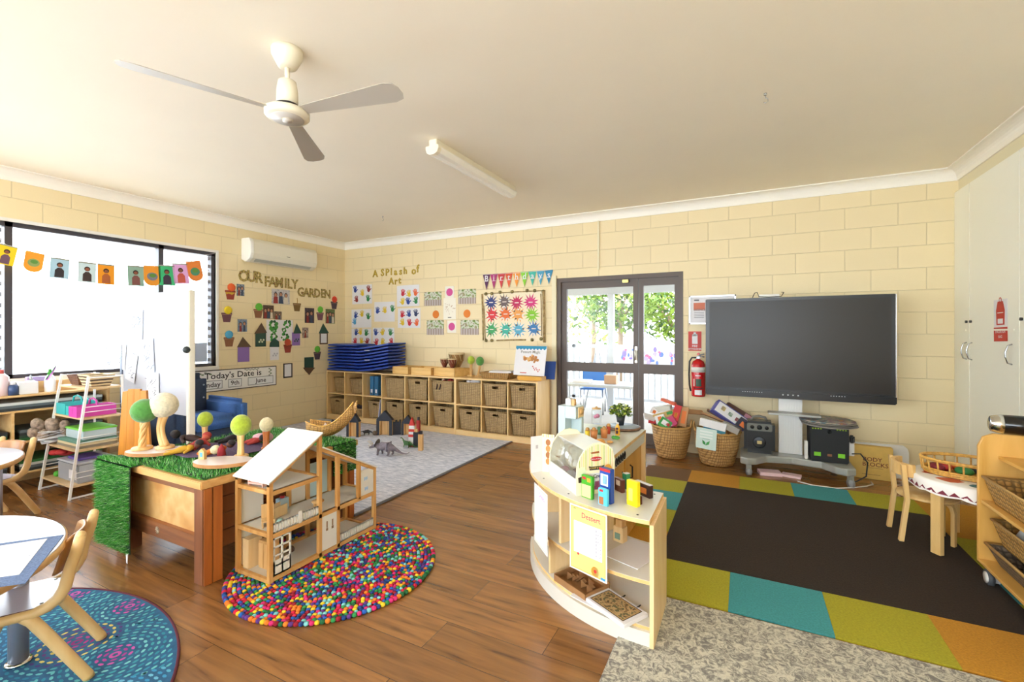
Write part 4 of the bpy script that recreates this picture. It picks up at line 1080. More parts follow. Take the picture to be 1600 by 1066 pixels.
# animals ---------------------------------------------------------------
def skin_mesh(name, chain, m, parent, sub=2, loc=None):
    """verts [(pos, radius)], edges [(a, b)] grown with a skin modifier"""
    vs, es = chain
    me = bpy.data.meshes.new(name); me.from_pydata([v[0] for v in vs], es, []); me.materials.append(m)
    o = bpy.data.objects.new(name, me); COL.objects.link(o); o.parent = parent
    if loc: o.location = loc
    sk = o.modifiers.new('k', 'SKIN'); sk.use_smooth_shade = True
    for i, v in enumerate(me.skin_vertices[0].data):
        r = vs[i][1]; v.radius = (r, r) if not hasattr(r, '__len__') else r
        v.use_root = (i == 0)
    s_ = o.modifiers.new('s', 'SUBSURF'); s_.levels = s_.render_levels = sub
    return o
def dino(u, v, s, m, label, rz, horns=True, neck=0):
    t = thing('toy_dinosaur', label, 'toy dinosaur', on(u, v), rz)
    k = s
    vs = [((0, 0, .62 * k), .30 * k), ((.45 * k, 0, .60 * k), .22 * k), ((-.42 * k, 0, .62 * k), .22 * k),
          ((-.78 * k, 0, (.62 + neck * .9) * k), (.14 if not neck else .07) * k), ((-1.02 * k, 0, (.52 + neck * 1.3) * k), (.12 if not neck else .07) * k), ((-1.22 * k, 0, (.42 + neck * 1.25) * k), .06 * k),
          ((.85 * k, 0, .42 * k), .12 * k), ((1.25 * k, .05 * k, .20 * k), .06 * k), ((1.55 * k, .12 * k, .16 * k), .035 * k), ((1.8 * k, .1 * k, .3 * k), .02 * k)]
    es = [(0, 1), (0, 2), (2, 3), (3, 4), (4, 5), (1, 6), (6, 7), (7, 8), (8, 9)]
    for (bx, base, dx) in ((-.38, 2, -.02), (.38, 1, .06)):
        for sy in (-1, 1):
            i = len(vs)
            vs += [(((bx) * k, sy * .20 * k, .42 * k), .12 * k), (((bx + dx + (.05 if sy > 0 else -.05)) * k, sy * .22 * k, .2 * k), .075 * k), (((bx + (.06 if sy > 0 else -.06)) * k, sy * .22 * k, .05 * k), .07 * k), (((bx - .1 + (.06 if sy > 0 else -.06)) * k, sy * .22 * k, .045 * k), .05 * k)]
            es += [(base, i), (i, i + 1), (i + 1, i + 2), (i + 2, i + 3)]
    skin_mesh('body', (vs, es), m, t)
    if horns:
        fm = mat('dino_frill', '4f4238', .6)
        b = MB(); n = 14
        rim = [(-.62 * k + .1 * k * math.cos(a) , .36 * k * math.sin(a), .72 * k + .36 * k * math.cos(a)) for a in [R(-115 + 230 * i / (n - 1)) for i in range(n)]]
        c1 = (-.80 * k, 0, .62 * k); c2 = (-.72 * k, 0, .60 * k)
        b.add([c1, c2] + rim, [(0, 2 + i, 3 + i) for i in range(n - 1)] + [(1, 3 + i, 2 + i) for i in range(n - 1)], True)
        b.build('frill', fm, t)
        b = MB()
        for sy in (-1, 1): b.tube([(-.95 * k, sy * .08 * k, .62 * k), (-1.12 * k, sy * .11 * k, .82 * k), (-1.30 * k, sy * .1 * k, .92 * k)], [.035 * k, .025 * k, .003], 8)
        b.tube([(-1.15 * k, 0, .5 * k), (-1.27 * k, 0, .62 * k)], [.025 * k, .003], 8)
        b.build('horns', mat('dino_horn', 'c8b8a0', .5), t)
dino(*C6(440, 828), .155, mat('dino_grey', '7c7480', .55, noise_amt=.25, scale=40), 'grey three-horned toy dinosaur on the rug', R(12))
dino(*C6(590, 775), .075, mat('dino_green', '3c6a34', .55), 'small green long-necked toy dinosaur beside the lighthouse', R(10), False, .7)
dino(*C6(315, 690), .07, mat('dino_black', '22242a', .5), 'small black toy dinosaur between the two toy houses', R(60), False, .1)
one('toy_ball', MB().ball((0, 0, .03), .03, 2), mat('ball_brown', '6a5a4c', .6), 'small brown ball beside the black toy dinosaur', 'toy', on(*C6(370, 694)))
# ================================================================ RIGHT SIDE OF THE ROOM
def carpet(name, col, k=.25):
    if name in MATS: return MATS[name]
    return mat(name, col, .98, noise_amt=k, scale=120, bump=.8)
cl_ = dict(d=carpet('carpet_dark', '2b1f15', .35), o=carpet('carpet_orange', 'bb8424', .15), l=carpet('carpet_lime', 'a39c22', .15), t=carpet('carpet_teal', '3d8f94', .15), b=carpet('carpet_brown', '6a4a28', .15))
b = MB()
def ct(m, x0, y0, x1, y1): b.use(cl_[m]).box(x0 + .0005, y1 + .0005, 0, x1 - .0005, y0 - .0005, .009)
ct('d', 5.29, -1.073, 6.905, -2.572)
for m, x0, x1 in (('b', 4.89, 5.29), ('o', 5.29, 5.695), ('l', 5.695, 6.09), ('t', 6.09, 6.49), ('l', 6.49, 6.905), ('o', 6.905, 7.29)): ct(m, x0, -.70, x1, -1.073)
for m, x0, x1 in (('t', 4.89, 5.27), ('l', 5.27, 5.665), ('t', 5.665, 6.08), ('l', 6.08, 6.485), ('o', 6.485, 6.905), ('l', 6.905, 7.29)): ct(m, x0, -2.572, x1, -2.955)
for m, y0, y1 in (('l', -1.073, -1.40), ('t', -1.40, -1.80), ('l', -1.80, -2.20), ('o', -2.20, -2.572)): ct(m, 4.89, y0, 5.29, y1)
for m, y0, y1 in (('o', -1.073, -1.45), ('l', -1.45, -1.95), ('t', -1.95, -2.27), ('l', -2.27, -2.572)): ct(m, 6.905, y0, 7.29, y1)
one('patchwork_carpet', b, None, 'dark brown carpet with lime, teal and orange tile border', 'carpet')
rg2, n_, b_ = node_mat('rug_mottled')
tc = n_.nodes.new('ShaderNodeTexCoord'); tt = n_.nodes.new('ShaderNodeTexNoise'); tt.inputs['Scale'].default_value = 34; tt.inputs['Detail'].default_value = 10; tt.inputs['Roughness'].default_value = .8; tt.inputs['Distortion'].default_value = 1.2
n_.links.new(tc.outputs['Object'], tt.inputs['Vector'])
rp = n_.nodes.new('ShaderNodeValToRGB'); rp.color_ramp.elements[0].position = .44; rp.color_ramp.elements[1].position = .56
rp.color_ramp.elements[0].color = (*srgb('77736e'), 1); rp.color_ramp.elements[1].color = (*srgb('c9c3b2'), 1)
n_.links.new(tt.outputs[0], rp.inputs[0]); n_.links.new(rp.outputs[0], b_.inputs['Base Color']); b_.inputs['Roughness'].default_value = .95
one('area_rug', MB().box(5.25, -4.7, 0.0, 7.28, -2.975, .011, .003), rg2, 'grey and cream mottled rug in front of the patchwork carpet', 'rug')

# ---- interactive screen on its stand
YS = -.40
a = px(1102.5, 468, y=YS); c = px(1401, 459.5, y=YS); zt = a.z; zb = px(1102.8, 614.4, y=YS).z
x0, x1 = a.x, c.x
t = thing('interactive_screen', 'very large black flat screen on a grey rolling stand', 'screen', ((x0 + x1) / 2, YS, zb)); w = (x1 - x0) / 2; h = zt - zb
scr = mat('screen_face', '26221e', .33, spec=.35)
gl_ = mat('screen_bezel', '15171a', .3)
MB().box(-w, 0, .0, w, .085, h, .006).build('casing', gl_, t)
MB().box(-w + .035, -.004, .075, w - .035, .0, h - .028).build('display_panel', scr, t)
MB().box(-w, -.018, -.012, w, .03, .06, .008).build('control_bar', gl_, t)
b = MB()
for i in range(9): b.box(-.42 + i * .02, -.0205, .035, -.412 + i * .02, -.018, .041)
for i in range(6): b.box(.28 + i * .02, -.0205, .035, .288 + i * .02, -.018, .041)
for i in range(4): b.box(-.09 + i * .04, -.0205, .020, -.078 + i * .04, -.018, .032)
b.build('buttons', mat('button_grey', 'b8bcc0', .4), t)
MB().box(w - .008, .003, .0, w + .0015, .03, h - .004).build('side_trim', STEEL, t)
cx_ = (px(1181, 460, y=-.3).x + px(1222, 460, y=-.3).x) / 2
tb = thing('sound_box', 'small white box on top of the screen, cable around it', 'box', (cx_, -.33, zt + .0005))
MB().box(-.085, -.03, 0, .085, .03, .032, .004).build('case', WHITE, tb)
MB().tube([(-.14, -.02, .005), (-.12, -.02, .05), (-.10, -.02, .055), (-.085, -.035, .012), (0, -.036, .006), (.1, -.036, .01), (.12, -.03, .045), (.105, -.0, .05)], .0035, 6).build('cable', BLACK, tb)
gs = mat('stand_grey', 'a9aba6', .35, .3)
t = thing('screen_stand', 'grey rolling screen stand with white ribbed column', 'stand', (6.12, -.35, 0))
b = MB(); b.box(-.095, .045, .17, .095, .11, .80)
for i in range(9): b.box(-.09 + i * .0205, .038, .19, -.077 + i * .0205, .045, .79)
b.build('column', mat('column_white', 'e6e6e4', .35), t)
MB().box(-.19, -.15, .555, .22, .0, .572, .004).build('shelf', gs, t)
# base: two feet and a bowed cross member in plan
pl = [(-.42, -.27), (-.36, -.30), (-.29, -.27), (-.20, -.14), (0, -.09), (.22, -.14), (.31, -.27), (.38, -.30), (.45, -.26), (.45, .10), (.40, .24), (.32, .24), (.28, .08), (-.24, .08), (-.28, .24), (-.37, .24), (-.42, .10)]
MB().prism(pl, .105, .168).build('base', gs, t, bevel=.012)
for x, y in ((-.35, -.25), (.415, -.235), (-.33, .18), (.36, .18)):
    o = MB().cyl((-.016, 0, .036), (.016, 0, .036), .036, n=20).build('wheel', mat('castor_grey', '8a8c8e', .4), t, (x, y, 0), (0, 0, R(20)))
    MB().box(-.02, -.02, .05, .02, .025, .106, .008).cyl((-.018, 0, .036), (.018, 0, .036), .014).build('fork', gs, o)
# things standing on the base
t = thing('portable_speaker', 'black portable speaker with handle on the stand base', 'speaker', (5.86, -.345, .17))
MB().box(-.13, -.1, 0, .13, .1, .30, .03).build('body', BLACK, t)
MB().box(-.105, -.108, .215, .105, -.095, .285, .015).build('control_panel', mat('panel_grey', '6a6c66', .4), t)
for x in (-.06, 0, .06): MB().cyl((x, -.115, .25), (x, -.105, .25), .017 if x else .022).build('knob', BLACK, t)
MB().lathe([(.05, 0), (.055, .004), (.048, .01), (.02, .004), (.0, .012)], n=24).build('woofer', mat('woofer', '30343a', .4, .4), t, (0, -.1, .11), (R(90), 0, 0))
MB().box(-.02, -.113, .095, .02, -.108, .125, .004).build('badge', mat('badge_gold', 'b8a878', .4, .5), t)
MB().tube([(-.07, 0, .29), (-.05, 0, .33), (0, 0, .34), (.05, 0, .33), (.07, 0, .29)], .012, 8).build('handle', mat('handle_grey', '7c7c78', .5), t)
t = thing('storage_cube', 'black fabric cube with two lime labels on the stand base', 'box', (6.40, -.355, .17))
MB().box(-.14, -.14, 0, .14, .14, .305, .008).build('body', mat('cube_black', '1b1d20', .7), t)
MB().cyl((0, -.1415, .27), (0, -.139, .27), .017).build('finger_hole', mat('hole_black', '060606', .9), t)
for x in (-.09, .085): MB().box(x - .025, -.1425, .05, x + .025, -.14, .085).build('label_patch', C('lime_label', '7ac828'), t)
MB().box(-.017, -.1425, .055, .017, -.14, .075, .0008).build('badge', C('badge_orange', '8a5a3a'), t)
b = MB()
for i in range(4):
    b.box(-.13 + i * .02, -.1425, .287, -.118 + i * .02, -.14, .297); b.box(.05 + i * .02, -.1425, .287, .062 + i * .02, -.14, .297)
b.build('stud_row', C('lime_dark', '8aa822'), t)
cols = ['9a938c', '6a6660', '8a857c', '5a5550']
for i in range(4):
    lb = ('lowest', 'second lowest', 'second highest', 'topmost patterned')[i] + ' round cushion mat stacked on the black cube'
    m = MB().lathe([(0, 0), (.2, .001), (.215, .007), (.2, .0125), (0, .013)], n=36)
    one('round_mat', m, mat('round_mat%d' % i, cols[i], .8) if i < 3 else blotch('mat_pattern', ['8a4a2c', '4a7a8a', 'b8a890', '6a5a8a', 'b8843a'], 14), lb, 'mat', (6.415 - .006 * i, -.36, .4765 + i * .0135), 0)
tag(MB().box(-.012, -.03, 0, .012, .03, .16, .004).build('power_board', WHITE, None, (6.232, -.42, .17)), 'white power board standing left of the black cube', 'power board')
t = thing('power_board', 'white power board with black plug right of the black cube', 'power board', (6.57, -.40, .17))
MB().box(-.02, -.02, .06, .02, .02, .22, .004).build('body', WHITE, t); MB().box(-.018, -.03, .17, .022, .01, .24, .01).build('plug', BLACK, t)
MB().tube([(.0, -.02, .08), (.06, -.03, .09), (.11, -.03, .02), (.10, -.03, -.10), (.03, -.03, -.155), (-.03, -.03, -.160)], .006, 6).build('cord', BLACK, t)
one('power_cable', MB().tube([(6.15, -.62, .006), (6.25, -.68, .006), (6.42, -.68, .006), (6.55, -.60, .006), (6.66, -.50, .006), (6.72, -.42, .006), (6.72, -.34, .006)], .005, 6), WHITE, 'white cable lying on the floor in front of the stand', 'cable')
one('loose_papers', MB().at((0, 0, 0), (0, 0, .2)).box(-.13, -.06, 0, .05, .06, .03).at((.12, 0, 0), (0, 0, -.2)).box(-.06, -.04, 0, .09, .05, .02), C('paper_pink', 'e8c8cc'), 'pink and white papers on the floor under the stand', 'papers', (5.98, -.47, 0))
t = thing('cardboard_box', 'yellow Body Blocks box standing against the wall', 'box', (6.70, -.19, 0), R(-4))
MB().box(-.20, -.035, 0, .20, .04, .29, .004).build('box', mat('carton_yellow', 'd9b45c', .6, noise_amt=.05), t)
s = Sheet(.38, .27, mat('carton_yellow', 'd9b45c'), t=.0005)
mr = C('print_maroon', '6a2a22'); s.text(mr, 'BODY', .055, .03, .05, 1.0).text(mr, 'BLOCKS', .075, -.015, .05, 1.0).rect(mr, .02, -.045, .13, -.043).rect(mr, -.02, -.105, .11, -.1025)
for i in range(3): s.rect(INK, .183, .05 - i * .04, .189, .07 - i * .04)
s.build('printed_front', None, None, (0, -.0355, .145), 'back', parent=t)
one('white_board', MB().prism([(-.2, 0), (.2, 0), (.2, .24), (.19, .275), (.16, .3), (-.2, .3)], -.008, .008, 'xz'), WHITE, 'white rounded board standing behind the yellow box', 'board', (6.84, -.10, 0), R(2), bevel=.003)

# ---- round laundry baskets by the door
cane = weave('cane_round', 'd2ab70', 'b88c50', '6b4a28', 70, 60)
def tub(x, y, r, h, label):
    t = thing('round_cane_basket', label, 'basket', (x, y, 0))
    MB().lathe([(0, .004), (r * .68, .004), (r * .74, .03), (r * .90, h * .5), (r, h), (r * .96, h), (r * .86, h * .5), (r * .68, .03), (0, .02)], n=40).build('woven_body', cane, t)
    n = 48; rm_ = MB()
    for q in range(3): rm_.tube([((r * .98 + .006 * math.cos(i * .8 + q * 2.1)) * math.cos(2 * PI * i / n), (r * .98 + .006 * math.cos(i * .8 + q * 2.1)) * math.sin(2 * PI * i / n), h + .006 * math.sin(i * .8 + q * 2.1)) for i in range(n)], .006, 5, closed=True)
    rm_.build('rim', mat('cane_rim', 'c39a5a', .6), t)
    for sx in (-1, 1): MB().tube([(sx * r * .96, -.05, h), (sx * r, -.04, h + .05), (sx * r, 0, h + .07), (sx * r, .04, h + .05), (sx * r * .96, .05, h)], .008, 6).build('handle', mat('cane_rim', 'c39a5a'), t)
    return t
tub(5.045, -.25, .20, .33, 'round cane basket overflowing with boxes beside the door')
tub(5.49, -.32, .215, .33, 'round cane basket with a pale card, left of the stand')
s = Sheet(.19, .20, C('card_aqua', 'cfe6e2')); s.poly(C('leaf_print', '2f8a4a'), [(0, -.065), (-.03, -.05), (-.035, -.015), (-.005, -.035)]).poly(C('leaf_print2', '4aa05a'), [(0, -.065), (.03, -.05), (.035, -.015), (.005, -.035)])
for i in range(3): s.rect(C('faint_print', 'e8f4f2'), -.06, .06 - i * .028, .06, .075 - i * .028)
s.rect(C('print_teal', '8ab0ac'), -.035, -.004, .035, .0)
s.build('pale_card', 'pale aqua card with green leaf pinned to the cane basket', 'sign', (5.405, -.545, .285), (R(90), 0, R(-14)), R(-3))
def carton(loc, dims, rot, m, label, prints=(), name='packet', cat='packet'):
    t = tag(MB().box(-dims[0] / 2, -dims[1] / 2, -dims[2] / 2, dims[0] / 2, dims[1] / 2, dims[2] / 2, .002).build('carton', m), None)
    t.name = name; tag(t, label, cat); t.location = loc; t.rotation_euler = rot
    if prints:
        b = MB()
        for (pm, x0, y0, x1, y1) in prints:
            b.use(pm); b.add([(x0 * dims[0], -dims[1] / 2 - .0008, y0 * dims[2]), (x1 * dims[0], -dims[1] / 2 - .0008, y0 * dims[2]), (x1 * dims[0], -dims[1] / 2 - .0008, y1 * dims[2]), (x0 * dims[0], -dims[1] / 2 - .0008, y1 * dims[2])], [(0, 1, 2, 3)])
        b.build('printed_face', None, t, fix=False)
    return t
cb, cw, cr, cg, ck, co, cp_, cn, cy_ = C('pk_blue', '2c6fae'), PAPER, C('pk_red', 'c4282c'), C('pk_green', '3f9a4a'), C('pk_kraft', 'b88a5c'), C('pk_orange', 'd8722c'), C('pk_violet', '5a5aa0'), C('pk_brown', '5a3626'), C('pk_yellow', 'e8c82c')
carton((5.10, -.33, .45), (.07, .03, .22), (R(-8), R(14), 0), cr, 'red packet with orange dot upright in the first basket', [(co, -.25, -.1, .25, .15), (cy_, -.12, -.05, .12, .1)])
carton((5.17, -.30, .44), (.085, .035, .20), (R(-6), R(8), 0), ck, 'kraft box with orange print beside the red packet', [(co, -.2, -.35, .3, .3)])
carton((5.08, -.16, .47), (.16, .05, .08), (0, R(-6), 0), cb, 'blue and white carton at the back of first basket', [(cw, -.5, .0, .5, .5)])
carton((4.98, -.27, .44), (.24, .06, .05), (0, R(-18), R(10)), C('pk_tube', 'c8b070'), 'khaki cardboard tube lying across the first basket', [(cg, .1, -.1, .35, .5)])
carton((4.88, -.32, .40), (.22, .10, .02), (R(20), R(14), R(20)), cw, 'white open tray leaning out left of first basket', [(cr, .0, -.5, .4, .5)])
carton((4.94, -.18, .49), (.20, .08, .05), (R(10), R(-12), R(-10)), C('pk_grey', 'c8ccc8'), 'pale grey packet high at the back of first basket')
carton((4.86, -.18, .455), (.08, .07, .07), (0, R(25), R(10)), cw, 'white rounded tub at the left of first basket', [(co, -.2, -.3, .2, .2)])
carton((5.0, -.13, .56), (.16, .05, .03), (0, R(14), R(-20)), C('pk_coral', 'd8694a'), 'coral packet on top of the first basket heap')
carton((5.22, -.14, .47), (.26, .10, .012), (R(15), R(3), R(15)), ck, 'flat kraft board at the right of first basket')
carton((5.0, -.38, .365), (.12, .03, .10), (R(-20), R(30), 0), cg, 'green and white packet at the front rim', [(cw, -.3, -.2, .2, .3), (cr, .1, -.1, .4, .2)])
carton((4.95, -.35, .40), (.10, .03, .09), (R(-20), R(-20), 0), cw, 'white packet with orange fruit print near the front rim', [(co, -.2, -.2, .2, .3)])
carton((5.06, -.36, .39), (.09, .03, .10), (R(-10), R(-35), 0), C('pk_pink', 'c23a6a'), 'magenta packet leaning in the first basket', [(cw, -.4, -.4, -.1, .4)])
carton((5.02, -.22, .37), (.22, .16, .05), (R(6), 0, 0), ck, 'brown box lying deep in the first basket')
carton((4.86, -.30, .375), (.08, .05, .06), (0, 0, 0), cr, 'small red packet at the left rim')
carton((5.60, -.27, .48), (.34, .09, .13), (R(-25), R(35), R(8)), cp_, 'violet game box leaning across the second basket', [(cw, -.45, -.42, .45, .42), (cy_, -.32, -.1, -.2, .25), (cg, -.08, -.15, .04, .15), (cr, .15, -.2, .25, .1)], 'game_box', 'box')
carton((5.68, -.15, .50), (.26, .08, .07), (R(-10), R(32), R(8)), cn, 'dark brown box behind the violet game box', [(C('pk_pink2', 'c88a98'), .2, -.4, .45, .4)], 'game_box', 'box')
carton((5.46, -.42, .405), (.24, .10, .075), (R(-8), R(10), R(-4)), cw, 'long white carton lying on the second basket', [], 'white_carton', 'box')
carton((5.62, -.40, .385), (.16, .12, .06), (R(-6), R(22), R(-10)), C('pk_greyboard', '9c9790'), 'grey flap of carton sinking into the second basket')
carton((5.47, -.46, .35), (.20, .02, .07), (R(-10), R(14), R(-5)), C('pk_teal', '2f7f9a'), 'teal printed board under the white carton', [(cw, -.1, -.4, .4, -.1)])
carton((5.44, -.25, .45), (.22, .12, .015), (R(-12), R(20), R(10)), ck, 'kraft board standing behind the white carton')
carton((5.50, -.22, .46), (.24, .12, .012), (R(-20), R(26), R(-4)), C('pk_kraft2', '8a6440'), 'darker kraft board leaning behind the white carton')
carton((5.72, -.34, .42), (.10, .04, .10), (R(-10), R(35), 0), C('pk_dark', '22223a'), 'dark packet with orange print at the right rim', [(co, -.2, -.3, .3, .2)])

# ---- wall signs and extinguisher beside the door
a = px(1077, 483, y=0); zt = px(1077, 463, y=0).z; zb = px(1077, 507, y=0).z; xw = px(1150, 480, y=0).x
t = thing('framed_certificate', 'silver framed certificate half hidden behind the screen', 'picture frame', ((a.x + xw) / 2, -.002, (zt + zb) / 2)); w = (xw - a.x) / 2; h = (zt - zb) / 2
MB().box(-w, -.016, -h, w, 0, -h + .014).box(-w, -.016, h - .014, w, 0, h).box(-w, -.016, -h, -w + .014, 0, h).box(w - .014, -.016, -h, w, 0, h).build('frame', STEEL, t)
s = Sheet(2 * w - .02, 2 * h - .02, PAPER); s.rect(C('cert_grey', '6a6a70'), -w + .05, h - .055, -w + .10, h - .04).rect(C('cert_orange', 'd0785c'), -w + .045, .0, -w + .16, h - .075)
for i in range(4): s.rect(C('cert_line', '9a9aa0'), -w + .05, -.03 - i * .018, -w + .15, -.024 - i * .018)
s.text(C('cert_grey', '6a6a70'), 'LICENCE', -w + .105, -.0, .03)
s.build('certificate', None, None, (0, -.006, 0), 'back', parent=t)
xa, xb = px(1075.5, 533, y=0).x, px(1096, 533, y=0).x; zt, zb = px(1086, 518, y=0).z, px(1086, 548.5, y=0).z
s = Sheet(xb - xa, zt - zb, red, t=.003)
s.prism = None
s.rect(PAPER, -.028, -.03, .028, .07).disc(PAPER, 0, .068, .028, 14, .012).rect(PAPER, -.012, .07, .012, .095).text(PAPER, 'FIRE', 0, -.055, .03).text(PAPER, 'EXTINGUISHER', 0, -.085, .024, .8)
s.build('extinguisher_sign', 'red fire extinguisher sign on the wall above the extinguisher', 'sign', ((xa + xb) / 2, -.001, (zt + zb) / 2), 'back')
e0 = px(1091, 619, y=-.09); e1 = px(1091, 562, y=-.09); H_ = e1.z - e0.z
t = thing('fire_extinguisher', 'red fire extinguisher hanging on the wall left of the screen', 'fire extinguisher', (e0.x, -.09, e0.z))
rr = .068; ex = mat('extinguisher_red', 'c4161c', .25)
MB().lathe([(0, 0), (rr * .95, 0), (rr, .012), (rr, H_ * .86), (rr * .8, H_ * .95), (rr * .35, H_), (.016, H_ + .012), (0, H_ + .012)], n=32).build('cylinder', ex, t)
MB().lathe([(rr + .001, H_ * .66), (rr + .001, H_ * .80)], n=32).build('white_band', WHITE, t, fix=False)
b = MB()
def wrap(m, a0, a1, z0, z1, r=rr + .0015):
    b.use(m); n = 6
    b.add([(r * math.cos(R(a0 + (a1 - a0) * i / n)), r * math.sin(R(a0 + (a1 - a0) * i / n)), z) for z in (z0, z1) for i in range(n + 1)], [(i, i + 1, n + 2 + i, n + 1 + i) for i in range(n)])
wrap(C('ext_green', '3a5a48'), -105, -60, H_ * .28, H_ * .48); wrap(PAPER, -115, -55, H_ * .05, H_ * .18); wrap(PAPER, -110, -65, H_ * .56, H_ * .58); wrap(C('ext_pale', 'd8a8a0'), -130, -115, H_ * .28, H_ * .48); wrap(INK, -125, -45, H_ * .215, H_ * .235)
b.build('label', None, t, fix=False)
MB().box(-.018, -.018, H_ + .005, .018, .018, H_ + .035, .004).tube([(0, 0, H_ + .03), (.03, -.01, H_ + .055), (.06, -.015, H_ + .06)], .008, 6).tube([(-.0, 0, H_ + .03), (.03, -.01, H_ + .035), (.06, -.015, H_ + .03)], .007, 6).build('valve', mat('valve_metal', '8a8c8e', .3, .8), t)
MB().box(-.012, -.02, H_ + .05, .016, .0, H_ + .07, .004).build('tamper_cap', ex, t)
MB().tube([(-.018, -.01, H_ + .02), (-.06, -.01, H_ + .02), (-.085, -.01, H_ - .02), (-.092, 0, H_ * .6), (-.088, 0, H_ * .3), (-.075, 0, .05)], .009, 8).build('hose', BLACK, t)
MB().box(-.03, .069, H_ * .4, .03, .088, H_ * .7).build('wall_bracket', BLACK, t)

# ---- children's table, chairs, cane tray
lam = wood('bent_birch', 'd9ad66', 'eac88a', .4, 'Z', 5)
def bent_leg(parent, x, y, ang, h, w=.03, th=.02, bend=.05, name='leg'):
    """L-shaped bentwood leg: goes up then turns inward"""
    pts = [(0, 0), (0, h - bend)] + [(-bend * (1 - math.cos(R(k))), h - bend + bend * math.sin(R(k))) for k in (30, 60, 90)] + [(-bend - .05, h)]
    out = []; inn = []
    for i, p in enumerate(pts):
        q = pts[min(i + 1, len(pts) - 1)]; o_ = pts[max(i - 1, 0)]
        d = Vector((q[0] - o_[0], q[1] - o_[1])).normalized(); nrm = Vector((-d.y, d.x))
        out.append((p[0] - nrm.x * th / 2, p[1] - nrm.y * th / 2)); inn.append((p[0] + nrm.x * th / 2, p[1] + nrm.y * th / 2))
    b = MB().prism(out + inn[::-1], -w / 2, w / 2, 'xz')
    return b.build(name, lam, parent, (x, y, 0), (0, 0, ang), bevel=.003)
TX, TY = 6.965, -1.64
t = thing('small_round_table', 'low round birch table under a zigzag-edged white cloth', 'table', (TX, TY, .009))
MB().lathe([(0, .405), (.285, .405), (.29, .41), (.29, .425), (.285, .43), (0, .43)], n=40).build('tabletop', lam, t)
for a_ in (215, 112, 335):
    bent_leg(t, .27 * math.cos(R(a_)), .27 * math.sin(R(a_)), R(a_), .405, .055, .03, .05)
# cloth: disc with draped wavy edge and a maroon zigzag band
clm = mat('cloth_white2', 'f4f1ec', .8); b = MB().use(clm); n = 72; rings = [(0, .4335), (.1, .4335), (.2, .4335), (.288, .4335), (.300, .429), (.306, .40), (.309, .375)]
vs = [(0, 0, .4335)]; fs = []
for j, (r, z) in enumerate(rings[1:]):
    for i in range(n):
        a_ = 2 * PI * i / n; rr_ = r + (.008 * math.sin(a_ * 9) * (j - 3) / 2 if j >= 4 else 0); zz_ = z - ((.012 * abs(math.sin(a_ * 6)) + .008) if j == 5 else 0)
        vs.append((rr_ * math.cos(a_), rr_ * math.sin(a_), zz_))
for i in range(n): fs.append((0, 1 + i, 1 + (i + 1) % n))
for j in range(len(rings) - 2):
    for i in range(n): fs.append((1 + j * n + i, 1 + j * n + (i + 1) % n, 1 + (j + 1) * n + (i + 1) % n, 1 + (j + 1) * n + i))
b.add(vs, fs, True)
b.use(C('cloth_maroon', '7a2436')); 
for i in range(0, n, 2):
    def pt(i_, j, f):
        k1 = 1 + j * n + i_ % n; k2 = 1 + (j + 1) * n + i_ % n
        v = Vector(vs[k1]).lerp(Vector(vs[k2]), f); return v + Vector((v.x, v.y, 0)).normalized() * .0015
    b.add([pt(i, 4, .75), pt(i + 1, 4, .15), pt(i + 2, 4, .75)], [(0, 1, 2)])
for (cx_, cy_2, r_, m_) in ((-.16, -.12, .07, 'c8603a'), (-.02, -.2, .075, '2f6a72'), (.1, -.17, .05, '2f6a72'), (-.2, .02, .05, 'c8603a')):
    b.use(C('cl_' + m_, m_)); k = 11
    b.add([(cx_ + r_ * random.uniform(.6, 1.1) * math.cos(2 * PI * i / k), cy_2 + r_ * random.uniform(.5, .9) * math.sin(2 * PI * i / k), .4345) for i in range(k)], [tuple(range(k))])
one('tablecloth', b, None, 'white cloth with maroon zigzag edge over the low table', 'tablecloth', (TX, TY, .009))
def small_chair(x, y, rz, label, back=True):
    t = thing('bentwood_chair', label, 'chair', (x, y, .009), rz)
    MB().lathe([(0, .262), (.15, .262), (.153, .268), (.15, .28), (0, .28)], n=32).build('seat', lam, t)
    for a_ in (40, -40): bent_leg(t, .13 * math.cos(R(a_)), .13 * math.sin(R(a_)), R(a_), .262, .032, .02, .06)
    for sy in (-1, 1):
        if back:
            MB().prism([(-.175, 0), (-.145, .26), (-.165, .48), (-.14, .48), (-.12, .26), (-.15, 0)], sy * .115 - .016, sy * .115 + .016, 'xz').build('leg', lam, t, bevel=.003)
        else: bent_leg(t, .13 * math.cos(R(180 + sy * 40)), .13 * math.sin(R(180 + sy * 40)), R(180 + sy * 40), .262, .032, .02, .06)
    if back:
        b = MB(); n = 11; pts = [(-.045 - .125 * math.cos(R(a_)), .145 * math.sin(R(a_))) for a_ in [(-62 + 124 * i / (n - 1)) for i in range(n)]]
        out = pts; inn = [(p[0] + .014, p[1] * .91) for p in pts][::-1]
        b.prism([(p[0] - .008, p[1]) for p in out] + inn, .40, .48).build('backrest', lam, t, bevel=.003)
    return t
small_chair(6.765, -1.55, R(2), 'bentwood child chair tucked under the left of low table')
small_chair(7.10, -1.36, R(215), 'bentwood stool behind the low table near cupboard', False)
t = thing('cane_tray', 'oval openwork cane tray of play food on the low table', 'basket', (TX + .0, TY + .02, .445), R(-12))
b = MB(); n = 44; ex_, ey_ = .235, .15
for z, r_, k in ((.092, .008, 1.04), (.085, .006, 1.02), (.03, .006, 1), (.018, .007, .99), (.008, .007, .97)):
    b.tube([(ex_ * k * math.cos(2 * PI * i / n), ey_ * k * math.sin(2 * PI * i / n), z) for i in range(n)], r_, 6, closed=True)
